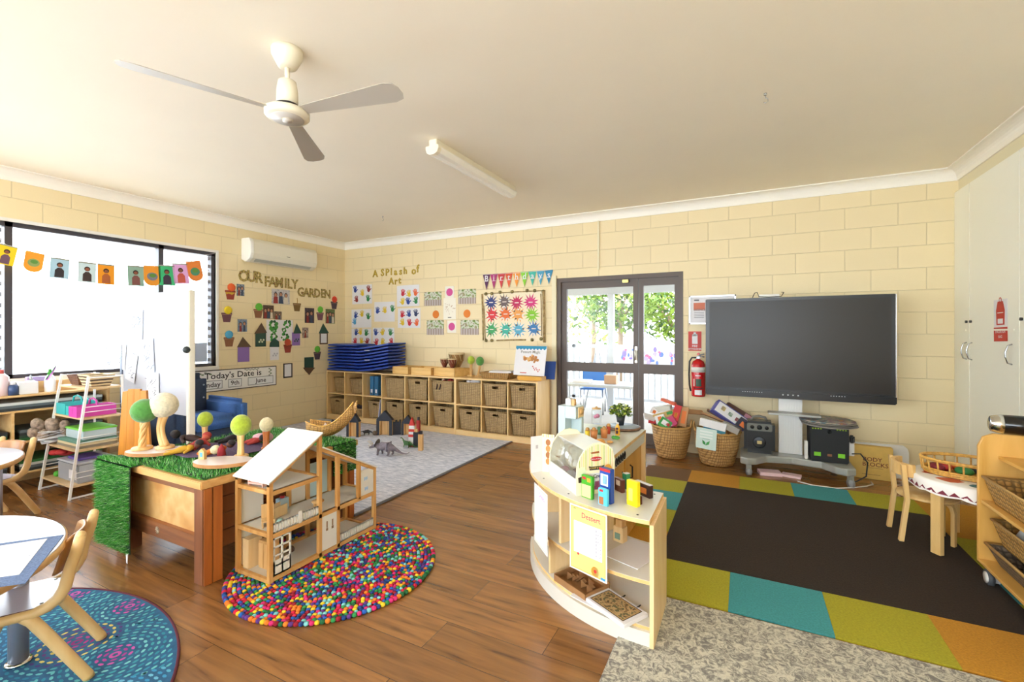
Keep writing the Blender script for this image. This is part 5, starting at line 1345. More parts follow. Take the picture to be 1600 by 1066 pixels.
for i in range(24):
    a_ = 2 * PI * i / 24; b.tube([(ex_ * math.cos(a_), ey_ * math.sin(a_), .01), (ex_ * 1.04 * math.cos(a_), ey_ * 1.04 * math.sin(a_), .09)], .005, 5)
b.build('frame', mat('cane_gold', 'cf9f4c', .5, noise_amt=.25, scale=60), t)
MB().lathe([(0, 0), (1, 0), (1, .006), (0, .006)], n=36, sx=ex_ * .96, sy=ey_ * .96).build('base', mat('cane_gold', 'cf9f4c'), t)
random.seed(6)
fc = [('red', 'b02a28'), ('green', '2f7a3c'), ('yellow', 'd8b02c'), ('dark blue', '2c3444'), ('cream', 'e0cfae'), ('maroon', '7a1f2a'), ('orange', 'd8622c'), ('leaf green', '4f8f2f')]
sp = [(-.14, 0), (-.05, -.05), (.08, -.04), (.02, .05), (.14, .03), (-.17, -.03), (-.07, .05), (.15, -.04)]
for (nm, c_), (x, y) in zip(fc, sp):
    q = Matrix.Rotation(R(-12), 2) @ Vector((x, y))
    one('play_food', MB().ball((0, 0, 0), .036, 2, (1.3, 1, .75)), mat('food_' + c_, c_, .5), '%s play food lying in the cane tray' % nm, 'play food', (TX + q.x, TY + .02 + q.y, .4805), random.uniform(0, 3))

# ---- rolling shelf at the right edge
X0, Y0, Y1_, ZT_ = 6.845, -2.02, -3.05, .776
honey = wood('honey_ply', 'cf9a44', 'e2b262', .38, 'Z', 3); honey_y = wood('honey_ply_y', 'd49f4a', 'e6b868', .38, 'Y', 3)
t = thing('rolling_shelf', 'honey coloured rolling shelf at the right edge of the photo', 'shelf', (7.08, -2.53, 0))
pp = px(1559.5, 715, y=Y0)
prof = [(X0 - 7.08, .088), (7.34 - 7.08, .088), (7.34 - 7.08, ZT_), (X0 + .06 - 7.08, ZT_), (X0 + .02 - 7.08, ZT_ - .02), (X0 - 7.08, ZT_ - .07)]
for y in (Y0 + 2.53, Y1_ + 2.53 - .02): MB().prism(prof, y, y + .02, 'xz').build('end_panel', honey, t, bevel=.004)
MB().box(X0 - 7.08, Y1_ + 2.53, .088, .26, Y0 + 2.53, .106).build('bottom_shelf', honey_y, t, bevel=.003)
MB().box(X0 - 7.08 + .01, Y1_ + 2.53, .405, .26, Y0 + 2.53, .422).build('middle_shelf', honey_y, t, bevel=.003)
MB().box(pp.x - 7.08, Y1_ + 2.53, pp.z - .01, .26, Y0 + 2.53, pp.z + .007).build('top_shelf', honey_y, t, bevel=.003)
MB().box(.245, Y1_ + 2.53, .106, .26, Y0 + 2.53, ZT_ - .01).build('back_panel', honey_y, t)
for x, y in ((-.2, .44), (.2, .44), (-.2, -.44), (.2, -.44)):
    o = MB().cyl((-.028, 0, .04), (-.006, 0, .04), .04, n=24).build('wheel', mat('tyre_grey', '4a4c50', .5), t, (x, y, 0))
    MB().cyl((-.031, 0, .04), (-.027, 0, .04), .028, n=24).build('hub', WHITE, o); MB().box(-.006, -.02, .02, .03, .02, .089, .008).build('fork', mat('castor_white', 'dcdcd8', .4), o)
def long_basket(x0, x1, y0, y1, z, h, m, label, flare=.8):
    mb = MB(); w, d = (x1 - x0) / 2, (y1 - y0) / 2; tt_ = .01
    for a_ in ((-w, -d, 0, -w + tt_, d, h), (w - tt_, -d, 0, w, d, h), (-w, -d, 0, w, -d + tt_, h), (-w, d - tt_, 0, w, d, h), (-w, -d, 0, w, d, tt_)):
        k = len(mb.v); mb.box(*a_)
        for i in range(k, len(mb.v)):
            v = mb.v[i]; f = flare + (1 - flare) * v.z / h; mb.v[i] = Vector((v.x * f, v.y * (f * .5 + .5), v.z))
    t = thing('wicker_basket', label, 'basket', ((x0 + x1) / 2, (y0 + y1) / 2, z)); mb.build('woven_body', m, t)
    MB().tube([(-w, -d, h), (w, -d, h), (w, d, h), (-w, d, h)], .008, 6, closed=True).build('rim', mat('rim_' + m.name, 'b08a50', .6), t)
wk = weave('wicker_gold', 'd2a55c', 'b5843c', '4a3218', 60, 70); wkd = weave('wicker_grey', '8a7660', '6a5846', '2c2218', 60, 70)
long_basket(6.85, 7.25, -2.50, -2.06, .4225, .13, wk, 'golden wicker basket on the middle shelf of the rolling unit')
long_basket(6.86, 7.24, -2.52, -2.06, .1065, .10, wkd, 'dark grey wicker basket at the bottom of rolling unit', .75)
long_basket(6.88, 7.23, -2.48, -2.07, .208, .13, wk, 'golden wicker basket stacked on the dark one below', .78)
mbx = MB()
for i in range(6): mbx.ball((random.uniform(-.08, .08), -.15 + i * .05, random.uniform(0, .02)), .09, 2, (1, .8, .55))
one('folded_cloth', mbx, mat('cloth_pale_blue', 'cdd3da', .9, bump=.3, scale=30), 'pale blue cloth bulging from the lower wicker basket', 'cloth', (7.06, -2.26, .30))
one('purple_toy', MB().ball((0, 0, 0), .05, 2, (1.2, 1, .6)), C('toy_purple', '5a4a8a'), 'purple soft toy in the middle shelf basket', 'toy', (7.12, -2.22, .462))
t = thing('wire_bowl', 'wide wire bowl on the top shelf at the right edge', 'bowl', (7.155, -2.21, pp.z + .012))
b = MB()
for i in range(9):
    f = i / 8; b.tube([((.05 + .11 * f ** .7) * math.cos(q * PI / 16), (.05 + .11 * f ** .7) * math.sin(q * PI / 16), .003 + .1 * f) for q in range(32)], .0035, 4, closed=True)
b.build('wire_rings', mat('wire_brown', '5a4028', .4, .3), t); MB().lathe([(0, 0), (.05, 0), (.05, .005), (0, .005)], n=20).build('base', mat('wire_brown', '5a4028'), t)
one('play_food', MB().ball((0, 0, 0), .04, 2), C('lime_food', '9ab82c'), 'lime green ball in the wire bowl', 'play food', (7.15, -2.21, pp.z + .058))
t = thing('black_drum', 'glossy black tapered tube with chrome end lying on rolling unit', 'instrument', (7.08, -2.03, ZT_ + .052), R(-8))
MB().tube([(-.16, 0, -.0), (-.14, 0, 0), (-.05, 0, 0), (.28, 0, -.01)], [.045, .05, .052, .036], 24).build('shell', mat('gloss_black', '0c0e10', .12), t)
MB().tube([(-.19, 0, 0), (-.185, 0, 0), (-.16, 0, 0), (-.14, 0, 0)], [.028, .04, .047, .0515], 24).build('chrome_end', mat('chrome', 'd8d8d4', .12, 1), t)
# ================================================================ CURVED PLAY SHOP COUNTER
QX, QY, RO, RI, ZT2 = 5.385, -2.54, .85, .48, .535
lamw = mat('laminate_white', 'd6d3ca', .28); plyedge = wood('ply_edge', 'd8ab66', 'e8c48a', .45, 'Z', 4)
def ringpoly(ro, ri, a0=270.0, ycut=-2.79):
    a1 = 180 + math.degrees(math.asin((QY - ycut) / ro)); a2 = 180 + math.degrees(math.asin((QY - ycut) / ri)) if ri > QY - ycut else 200
    n = 22
    o = [(QX + ro * math.cos(R(a0 + (a1 - a0) * i / n)), QY + ro * math.sin(R(a0 + (a1 - a0) * i / n))) for i in range(n + 1)]
    q = [(QX + ri * math.cos(R(a2 + (a0 - a2) * i / n)), QY + ri * math.sin(R(a2 + (a0 - a2) * i / n))) for i in range(n + 1)]
    return o + q
def loc_(pl): return [(x - QX, y - QY) for x, y in pl]
t = thing('curved_counter', 'curved white-topped play shop counter with birch panels', 'counter', (QX, QY, 0))
def board(name, z, th, ro, ri=RI):
    MB().use(plyedge).prism(loc_(ringpoly(ro, ri)), z, z + th - .0015).use(lamw).prism(loc_(ringpoly(ro - .001, ri + .001)), z + th - .0015, z + th).build(name, None, t)
board('top', ZT2 - .018, .018, RO); board('middle_shelf', .262, .016, RO - .015); board('bottom_shelf', .07, .014, RO - .02)
MB().prism(loc_(ringpoly(RO - .005, RO - .022)), 0, .0695).build('plinth', lamw, t)
def radial(name, a, z0, z1, r0=RI, r1=RO, th=.018):
    c_, s_ = math.cos(R(a)), math.sin(R(a)); b = MB()
    p = [(r0 * c_ - th / 2 * s_, r0 * s_ + th / 2 * c_), (r1 * c_ - th / 2 * s_, r1 * s_ + th / 2 * c_), (r1 * c_ + th / 2 * s_, r1 * s_ - th / 2 * c_), (r0 * c_ + th / 2 * s_, r0 * s_ - th / 2 * c_)]
    b.prism(p, z0, z1).build(name, BIRCH, t, bevel=.002)
radial('end_panel', 270.6, 0, ZT2 - .0185, RI, RO)
radial('divider', 236, .278, ZT2 - .0185, RI, RO - .03); radial('divider', 229, .084, .262, RI, RO - .03); radial('divider', 207, .084, ZT2 - .0185, RI + .03, RO - .05)
b = MB()
for a in (266, 240, 222):
    for r in (.52, .81): b.cyl((r * math.cos(R(a)), r * math.sin(R(a)), ZT2), (r * math.cos(R(a)), r * math.sin(R(a)), ZT2 + .001), .005, n=10)
b.build('screw_caps', BLACK, t)
# hanging menus
A = px(892, 783, z=.53); B2 = px(950, 803, z=.53)
def menu(A, B2, hgt, label, title, tcol, rows, deco, off=.006, bgc='e8cf7e'):
    d = (B2 - A); w = math.hypot(d.x, d.y); ang = math.atan2(d.y, d.x); nx, ny = math.sin(ang), -math.cos(ang)
    s = Sheet(w, hgt, PAPER); s.rect(C('menu_bg' + bgc, bgc), -w / 2 + .006, -hgt / 2 + .006, w / 2 - .006, hgt / 2 - .006).rect(C('menu_line', 'c8a040'), -w / 2 + .009, -hgt / 2 + .009, w / 2 - .009, hgt / 2 - .009, .0005).rect(C('menu_bg2' + bgc, bgc), -w / 2 + .011, -hgt / 2 + .011, w / 2 - .011, hgt / 2 - .011, .0006)
    s.rect(C('menu_panel', 'f6f3fa'), -w * .38, -hgt * .22, w * .38, hgt * .26, .0008)
    s.text(tcol, title, w * .08, hgt * .37, .034, .95)
    for i, (a_, b_) in enumerate(rows):
        yy = hgt * .21 - i * hgt * .052
        s.text(C('menu_text', '66627c'), a_, -w * .16, yy, .0115); s.text(C('menu_price', '4a4660'), b_, w * .29, yy, .013)
    deco(s, w, hgt)
    m = (A + B2) / 2
    s.build('menu_card', label, 'menu', (m.x + nx * off, m.y + ny * off, A.z - hgt / 2 - .006), (R(90), 0, ang))
def deco1(s, w, h):
    s.disc(C('berry', 'c8382c'), -w * .36, h * .39, .015, ry=.019).poly(C('berry_leaf', '3f8a3a'), [(-w * .36 - .012, h * .39 + .014), (-w * .36, h * .39 + .022), (-w * .36 + .012, h * .39 + .014)], .0006)
    s.disc(C('sundae', 'e8e4f0'), -w * .28, -h * .30, .022).disc(C('sundae_y', 'e0a848'), -w * .34, -h * .24, .016).disc(C('berry', 'c8382c'), -w * .26, -h * .235, .006, dz=.0008).poly(C('sundae_red', 'b02a48'), [(-w * .38, -h * .37), (-w * .18, -h * .37), (-w * .22, -h * .43), (-w * .34, -h * .43)])
    s.poly(C('cake', '7a4a30'), [(-w * .08, -h * .26), (w * .02, -h * .24), (w * .14, -h * .30), (w * .13, -h * .39), (w * .05, -h * .41), (-w * .07, -h * .35)]).disc(C('tart', 'e0a838'), w * .2, -h * .40, .022, dz=.0006).disc(C('berry', 'c8382c'), w * .2, -h * .395, .008, dz=.0009).poly(C('melon', 'e0823a'), [(w * .25, -h * .28), (w * .4, -h * .22), (w * .4, -h * .30)])
    s.rect(C('logo_blue', '3a9ad0'), w * .34, -h * .475, w * .46, -h * .44, .0009)
menu(A, B2, .295, 'yellow Dessert menu hanging on the front of the counter', 'Dessert', C('menu_pink', 'c8345a'), [('Icecream', '$ 2.50'), ('Strawberry Tart', '$ 4.00'), ('Chocolate Cake', '$ 3.50'), ('Orange Sundae', '$ 4.50'), ('Biscuit', '$ 1.50'), ('Choc Brownie', '$ 2.00'), ('Fruit Salad', '$ 3.00'), ('Pudding Rice', '$ 3.50')], deco1)
A = px(837, 752, z=.53); B2 = px(857.5, 772, z=.53)
def deco2(s, w, h):
    s.poly(C('drink_red', 'c8383c'), [(-w * .3, -h * .44), (-w * .05, -h * .44), (-w * .1, -h * .2), (-w * .25, -h * .16)]).disc(C('drink_teal', '6ab8a8'), w * .26, -h * .36, .02, ry=.028).poly(C('drink_red2', 'd86a5c'), [(0, -h * .42), (w * .1, -h * .42), (w * .12, -h * .3), (0, -h * .3)])
menu(A, B2, .30, 'pink and white Drinks menu at the left of the counter', 'Drinks', C('menu_violet', 'b878c8'), [('Juice', '$ 2'), ('Milk', '$ 1'), ('Shake', '$ 3'), ('Tea', '$ 2'), ('Water', '$ 1'), ('Soda', '$ 2')], deco2, bgc='f8eee4')

# toy ice cream counter: local x along the printed arch, local y to the back
e1 = Vector((.72, .695)).normalized(); ang = math.atan2(e1.y, e1.x)
t = thing('toy_icecream_counter', 'toy ice cream counter with striped arch and clear case', 'toy', (5.022, -3.253, ZT2), ang)
W_, L_, H_ = .205, .345, .245
arch = [(0, 0), (0, .07), (.004, .13), (.02, .18), (.05, .22), (.09, .241), (.12, .245), (.165, .235), (.195, .205), (.205, .16), (.205, 0)]
stripe_c = [C('ic_cream', 'f6ecc8'), C('ic_green', 'a8b84a'), C('ic_pink', 'ecc8a8'), C('ic_yellow', 'e8d26a')]
MB().prism(arch, 0, .006, 'xz').build('arch_board', C('ic_cream', 'f6ecc8', .35), t)
b = MB()
def ar_top(x):
    for (a_, za), (b_, zb_) in zip(arch[1:-2], arch[2:-1]):
        if a_ <= x <= b_: return za + (zb_ - za) * (x - a_) / max(1e-6, b_ - a_)
    return .05
for i in range(17):
    x = .016 + i * .0108
    b.use(stripe_c[1 + i % 3]); b.add([(x, -.0006, .115), (x + .0042, -.0006, .115), (x + .0042, -.0006, ar_top(x + .0042) - .008), (x, -.0006, ar_top(x) - .008)], [(0, 1, 2, 3)])
def sh(m, pts): b.use(m); b.add([(x, -.0012, z) for x, z in pts], [tuple(range(len(pts)))])
sh(C('ic_red', 'b8242c'), [(.105 + .03 * math.cos(k * PI / 8), .168 + .011 * math.sin(k * PI / 8)) for k in range(16)])
sh(INK, [(.07, .115), (.145, .115), (.15, .135), (.135, .132), (.08, .132), (.065, .135)])
sh(C('ic_cone', 'e8a83c'), [(.168 + .022 * math.cos(k * PI / 6), .11 + .028 * math.sin(k * PI / 6)) for k in range(12)]); sh(C('ic_mint', 'dfe8c0'), [(.03 + .022 * math.cos(k * PI / 6), .11 + .026 * math.sin(k * PI / 6)) for k in range(12)]); sh(C('ic_choc', '3c2018'), [(.01, .085), (.05, .092), (.062, .075), (.045, .06), (.012, .06)]); sh(C('ic_spoon', '9a5a28'), [(.075, .20), (.12, .205), (.122, .195), (.08, .193)])
sh(PAPER, [(.07, .02), (.15, .02), (.15, .10), (.07, .10)]); sh(C('ic_berry', 'c8508a'), [(.09, .02), (.13, .02), (.12, .06), (.1, .06)])
b.build('arch_print', None, t, fix=False)
def ictext(sx, m, s, x, z, h):
    vs, fs = text_geo(s); q = MB(); q.add([(x + a_ * h * sx, -.0018, z + b_ * h) for a_, b_, _ in vs], fs); return q.build('lettering', m, t, fix=False)
ictext(.95, C('ic_gold', 'e8c45c'), 'SCOOP & SERVE', .108, .124, .0115); ictext(1, PAPER, 'Melissa & Doug', .105, .168, .0085); ictext(1.0, INK, 'Ice Cream', .105, .085, .024)
MB().prism(arch, L_ - .006, L_, 'xz').build('far_board', C('ic_cream', 'f6ecc8'), t)
MB().box(.004, .006, 0, .20, L_ - .006, .008).box(.196, .006, .008, .202, L_ - .006, .16).box(.05, .006, .205, .20, L_ - .006, .213).box(.004, .006, .008, .01, L_ - .006, .075).build('case', lamw, t)
gpts = [(.006, .075), (.006, .12), (.018, .17), (.05, .21)]
b = MB(); vs = [(x, y, z) for y in (.006, L_ - .006) for x, z in gpts]; b.add(vs, [(i, i + 1, 5 + i, 4 + i) for i in range(3)], True)
o = b.build('clear_window', glass_mat('case_plastic', (.9, .92, .95)), t); sd = o.modifiers.new('s', 'SOLIDIFY'); sd.thickness = .001
for k, (x, y, c_, nm) in enumerate(((.06, .27, 'd890a8', 'pink'), (.06, .19, 'f0e8f0', 'white spotted'), (.09, .12, '4a5a7a', 'blue'), (.11, .22, '7a4a38', 'chocolate'))):
    q = t.matrix_world
    p = Matrix.Translation((5.022, -3.253, ZT2)) @ Matrix.Rotation(ang, 4, 'Z') @ Vector((x, y, .008))
    one('icecream_scoop', MB().lathe([(.0, 0), (.03, 0), (.034, .01), (.032, .03), (.02, .048), (0, .055)], n=18), mat('scoop%d' % k, c_, .5), '%s ice cream scoop inside the clear case' % nm, 'toy food', p)
# folded card at the left end
p = px(848, 738, z=ZT2)
t = thing('folded_price_card', 'tall folded yellow and white card at the counter left end', 'card', (p.x, p.y, ZT2), R(25))
s = Sheet(.07, .21, C('ic_cream', 'f6ecc8')); 
for i in range(4): s.disc(C('cone%d' % (i % 2), ('a86a3a', 'c88a4a')[i % 2]), .0, .06 - i * .035, .014, ry=.018)
for i in range(6): s.rect(stripe_c[1 + i % 3], -.03 + i * .01, .088, -.025 + i * .01, .104)
s.build('printed_side', None, None, (.03, 0, .1055), (R(90), 0, R(-18)), parent=t)
s = Sheet(.07, .20, PAPER); s.rect(C('card_grey', 'b8b4b8'), -.005, .03, .01, .05)
s.build('plain_side', None, None, (-.035, .0, .1005), (R(90), 0, R(28)), parent=t)
# small grocery boxes on the curved counter
def gbox(u, v, w, d, h, rz, m, label, prints=(), top=None):
    p = px(u, v, z=ZT2)
    c_ = Vector((p.x, p.y)) + Vector((-math.sin(R(rz)), math.cos(R(rz)))) * d / 2
    o = carton((c_.x, c_.y, ZT2 + h / 2), (w, d, h), (0, 0, R(rz)), m, label, prints, 'grocery_box', 'play food box')
    if top: MB().box(-w / 2 + .001, -d / 2 + .001, h / 2, w / 2 - .001, d / 2 - .001, h / 2 + .001).build('lid', top, o)
gbox(916.5, 779, .065, .018, .105, -22, C('gb_green', '4aa82c', .35), 'green packet with noodle picture on the counter', [(C('gb_noodle', 'e8c890'), -.42, -.45, .38, .1), (cr, -.4, .32, -.05, .44), (C('gb_egg', 'e8982c'), .05, .25, .35, .42)])
gbox(945, 786, .062, .03, .155, -24, C('gb_blue', '1f48a0', .35), 'tall royal blue cereal box on the counter', [(PAPER, -.38, -.0, .3, .34), (cr, -.5, .42, .5, .5), (C('gb_sky', '8ac0e0'), -.2, .05, .2, .3)])
gbox(930, 768, .03, .02, .085, -24, C('gb_sky2', '2f78c8', .35), 'small blue box half behind the green packet', [(cr, -.3, -.2, .3, .2)])
gbox(941.5, 790, .05, .016, .075, -22, C('gb_cyan', '5ac8e8', .35), 'small cyan snack box in front of the blue one', [(C('gb_nut', 'a8683a'), -.4, -.45, .1, .0), (cr, -.35, .3, .05, .44)])
gbox(965, 768, .062, .022, .062, -38, C('gb_choc', '6a3a2c', .35), 'brown chocolate box beside the striped arch', [(C('gb_cream', 'd8c0b0'), -.2, .0, .3, .4)])
gbox(975, 764, .028, .03, .075, -36, C('gb_teal', '2f8a5a', .35), 'narrow green box with white top behind others', top=PAPER)
gbox(987, 791, .058, .024, .112, -26, C('gb_yellow', 'f0dc1c', .35), 'bright yellow box at the middle of the counter', [(C('gb_lemon', 'f4e868'), -.3, -.3, .1, .2)])
gbox(1003, 775, .098, .024, .06, -34, C('gb_dark', '40241f', .3), 'dark chocolate box with orange picture, rightmost', [(C('gb_or', 'c8702c'), -.15, -.25, .3, .2)], top=PAPER)
gbox(989, 785, .085, .016, .038, -32, C('gb_maroon', '5a2420', .3), 'low maroon box behind the yellow one', [])
# on the counter's shelves
p = px(970, 850, z=.279)
t = thing('toy_block_house', 'wooden block house toy on the middle shelf', 'toy', (p.x - .01, p.y + .03, .2785), R(-20))
MB().box(-.028, -.02, 0, .028, .02, .075, .002).build('body', BIRCH, t); MB().box(-.016, -.018, .075, .022, .018, .11, .002).build('upper_block', nat, t); MB().box(-.018, -.0215, .015, .012, -.02, .045).build('printed_patch', C('green_grey', '7a9a88'), t)
p = px(975, 868, z=.279); one('paper_sheet', MB().at((0, 0, 0), (0, 0, R(-20))).box(-.09, -.12, 0, .09, .12, .003), PAPER, 'white paper on the middle shelf at the right', 'papers', (5.275, -3.16, .2785))
p = px(900, 922, z=.085); kraft = mat('kraft_card', '9a6f44', .8, noise_amt=.12, scale=12)
t = thing('cardboard_tray', 'crumpled brown cardboard tray on the bottom shelf', 'tray', (p.x + .01, p.y + .05, .0845), R(-28))
MB().box(-.11, -.08, 0, .11, .08, .006).box(-.11, -.08, .006, -.104, .08, .035).box(.104, -.08, .006, .11, .08, .03).box(-.11, -.08, .006, .11, -.074, .03).box(-.11, .074, .006, .11, .08, .04).build('tray', kraft, t)
random.seed(31); b = MB()
for i in range(9):
    x, y = random.uniform(-.07, .07), random.uniform(-.04, .04); b.add([(x, y, .008), (x + .04, y + .01, .03 + random.uniform(0, .02)), (x + .01, y + .035, .012), (x - .02, y + .02, .034)], [(0, 1, 2), (0, 2, 3)])
b.build('torn_flaps', kraft, t)
p = px(960, 955, z=.085)
t = thing('photo_binder', 'white ring-bound photo folder open on the bottom shelf', 'folder', (p.x - .0, p.y + .02, .0845), R(-30))
MB().box(-.12, -.075, 0, .12, .075, .016, .002).build('pages', PAPER, t)
s = Sheet(.225, .14, PAPER, .001); s.rect(C('photo_black', '2a2420'), -.10, -.06, .10, .06).rect(C('photo_tan', 'b89a68'), -.096, -.056, .096, .056, .0006).rect(blotch('photo_leaf', ['2a2a20', '6a5430', 'c8a878', '3a4a30', '8a7048'], 40), -.09, -.05, .09, .05, .0008)
s.build('photo', None, None, (0, 0, .0165), (0, 0, 0), parent=t)
for x in (-.03, .06): MB().tube([(x + .014 * math.cos(q * PI / 6), .075 + .008 * math.cos(q * PI / 6) * 0 + .012 * math.sin(q * PI / 6), .012 + .016 * math.cos(q * PI / 6)) for q in range(12)], .0018, 5, closed=True).build('ring', BLACK, t)
one('paper_sheet', MB().box(-.10, -.06, 0, .10, .06, .004), PAPER, 'papers sticking out under the photo folder', 'papers', (px(915, 945, z=.085).x + .03, px(915, 945, z=.085).y + .055, .0845), R(-20))

# ---- straight counter behind
ZC2 = .62; cx0, cx1, cy0, cy1 = 4.62, 5.095, -2.77, -1.985
t = thing('play_counter', 'straight white-topped play counter behind the curved one', 'counter', ((cx0 + cx1) / 2, (cy0 + cy1) / 2, 0), R(-2)); w, d = (cx1 - cx0) / 2, (cy1 - cy0) / 2
MB().use(plyedge).box(-w, -d, ZC2 - .02, w, d, ZC2 - .0015).use(lamw).box(-w + .001, -d + .001, ZC2 - .0015, w - .001, d - .001, ZC2).build('top', None, t)
MB().box(w - .03, -d, ZC2 - .085, w - .005, d, ZC2 - .0205).build('fascia', lamw, t)
MB().box(-w + .01, -d, 0, -w + .028, d, ZC2 - .0205).box(w - .055, -d, 0, w - .037, -.05, ZC2 - .0205).box(w - .045, -.05, 0, w - .027, d, ZC2 - .0205).build('doors', wood('counter_door', 'c08a40', 'd6a458', .42, 'Z', 3), t)
MB().box(w - .03, d - .022, 0, w, d, ZC2 - .0205).box(-w + .028, -d, 0, w - .055, -d + .018, ZC2 - .0205).build('end_post', BIRCH, t)
for y in (-.12, .06): MB().tube([(w - .03, y, .36), (w - .012, y, .37), (w - .012, y, .44), (w - .03, y, .45)], .005, 6).build('handle', BLACK, t)
b = MB()
for i in range(5):
    cyy = -d + .06 + i * .045
    b.tube([(w - .0045, cyy + .018 * math.cos(q * PI / 5), ZC2 - .055 + .022 * math.sin(q * PI / 5)) for q in range(10)], .0035, 4, closed=True)
    b.tube([(w - .0045, cyy - .012, ZC2 - .075), (w - .0045, cyy, ZC2 - .03), (w - .0045, cyy + .012, ZC2 - .075)], .003, 4)
b.build('painted_motif', INK, t)
def oc(u, v, z=ZC2): q = px(u, v, z=z); return (q.x, q.y, z)
# coffee machine
x, y, z = oc(892, 680)
t = thing('toy_coffee_machine', 'pale blue wooden toy coffee machine on the counter', 'toy', (x, y, ZC2), R(-10))
pbm = mat('paint_pale_blue', 'c4d6da', .4)
MB().box(-.07, -.05, 0, -.015, .06, .20).box(-.015, -.05, .12, .065, .06, .20).box(-.015, -.05, 0, .065, .06, .022).box(-.015, .03, .022, .065, .06, .12).build('body', pbm, t, bevel=.003)
MB().box(.07, -.03, .13, .075, .04, .195).build('dial_plate', BIRCH, t); MB().cyl((.075, .005, .165), (.085, .005, .165), .02).build('dial', nat, t)
one('toy_block', MB().box(-.025, -.02, 0, .012, .02, .045, .002), PAPER, 'white block standing on the toy coffee machine', 'toy block', (x - .01, y + .01, ZC2 + .2005))
one('toy_block', MB().box(-.012, -.018, 0, .012, .018, .042, .002), nat, 'brown block beside the white one on coffee machine', 'toy block', (x + .018, y + .008, ZC2 + .2005))
# glass jar, cups, burger, plant
x, y, z = oc(929, 664)
t = thing('glass_jar', 'clear lidded jar holding pink flowers on the counter', 'jar', (x, y + .05, ZC2))
MB().lathe([(.0, .001), (.035, .001), (.036, .005), (.036, .10), (.030, .11)], n=24).build('glass', glass_mat('jar_glass', (.95, .97, .97)), t)
MB().lathe([(0, .112), (.034, .112), (.034, .118), (.008, .122), (.008, .13), (0, .132)], n=20).build('lid', nat, t)
MB().ball((.008, 0, .06), .017, 2).ball((-.012, .01, .05), .014, 2).build('flowers', C('flower_pink', 'd88aa8'), t)
def cup(u, v, r, h, m, label, r2=None, dz=0, name='toy_cup'):
    x, y, z = oc(u, v); r2 = r2 or r * .8
    return one(name, MB().lathe([(0, 0), (r2, 0), (r, h), (r - .003, h), (r2 - .003, .004), (0, .004)], n=24), m, label, 'cup', (x, y, ZC2 + dz))
tc_ = C('terracotta', 'c8814a'); 
cup(918, 686, .017, .055, C('cup_yellow', 'e0c030'), 'yellow play cup, leftmost of the cups in front of the jar')
cup(928, 686, .024, .058, tc_, 'terracotta play pot in front of the jar')
cup(944, 684, .024, .058, tc_, 'terracotta play pot beside the burger plate', )
cup(937, 679, .016, .05, C('cup_green', '5a8a6a'), 'green play cup between the two terracotta pots')
cup(951, 678, .014, .05, C('cup_red', 'c8482c'), 'red play cup at the right of the terracotta pots')
for i, (u, v) in enumerate(((918, 672), (928, 672), (944, 670), (951, 664))):
    x, y, z = oc(u, v + 14); one('wooden_bead', MB().ball((0, 0, 0), .014, 2), mat('bead_wood', 'b88a50', .5), ('leftmost wooden ball on top of the play pots', 'second wooden ball from the left on the pots', 'third wooden ball on the right hand pot', 'rightmost wooden ball on the play pots')[i], 'toy', (x, y, ZC2 + (.062, .062, .062, .058)[i]))
x, y, z = oc(902, 694)
t = tag(MB().use(C('cup_white', 'f2f0ec')).lathe([(0, 0), (.026, 0), (.034, .05), (.031, .05), (.024, .004), (0, .004)], n=24).build('toy_cup'), 'white paper cup with lime stripes on the counter', 'cup'); t.location = (x, y, ZC2)
b = MB()
for i in range(12):
    a_ = i * PI / 6; b.add([(.0265 * math.cos(a_), .0265 * math.sin(a_), .003), (.0265 * math.cos(a_ + .2), .0265 * math.sin(a_ + .2), .003), (.0345 * math.cos(a_ + .2), .0345 * math.sin(a_ + .2), .049), (.0345 * math.cos(a_), .0345 * math.sin(a_), .049)], [(0, 1, 2, 3)])
b.build('lime_stripes', C('stripe_lime', 'c8cc3a'), t)
cup(911, 699, .018, .025, C('cup_choc', '5a4038'), 'small chocolate brown cup near the striped cup', .015)
x, y, z = oc(938, 698)
t = thing('toy_burger', 'wooden toy burger with slices on a plate', 'toy food', (x, y, ZC2))
MB().lathe([(0, 0), (.045, 0), (.055, .006), (.045, .006), (0, .004)], n=28).build('plate', C('plate_yellow', 'e8c848'), t)
MB().lathe([(0, .006), (.028, .006), (.03, .014), (0, .014)], n=24).lathe([(0, .024), (.03, .024), (.029, .034), (.018, .044), (0, .047)], n=24).build('bun', C('bun', 'd89a50'), t)
MB().lathe([(0, .014), (.031, .014), (.031, .019), (0, .019)], n=24).build('patty', C('patty', '5a2a1c'), t); MB().lathe([(0, .019), (.033, .019), (.033, .024), (0, .024)], n=8).build('cheese', C('cheese', 'e8a82c'), t)
x, y, z = oc(953, 693); one('toy_bread', MB().ball((0, 0, .009), .02, 2, (1, .8, .45)), C('bread', 'e0a860'), 'orange toy bread slice beside the burger plate', 'toy food', (x, y, ZC2))
x, y, z = oc(963, 687); one('toy_pear', MB().ball((0, 0, .012), .02, 2, (1.2, .8, .6)).ball((-.02, 0, .012), .012, 2), C('toy_leafgreen', '4a9a3a'), 'green toy vegetable right of the burger', 'toy food', (x, y, ZC2))
x, y, z = oc(974, 670)
t = thing('turntable_tray', 'round grey topped wooden turntable tray under the plant', 'tray', (x, y, ZC2))
MB().lathe([(0, 0), (.105, 0), (.12, .006), (.12, .018), (.115, .02), (0, .02)], n=40).build('board', wood('tray_walnut', '5a4030', '7c5c44', .4), t); MB().lathe([(0, .0202), (.112, .0202), (.112, .022), (0, .022)], n=40).build('surface', mat('tray_slate', '9aa6b4', .25), t)
x2, y2 = x - .022, y + .01
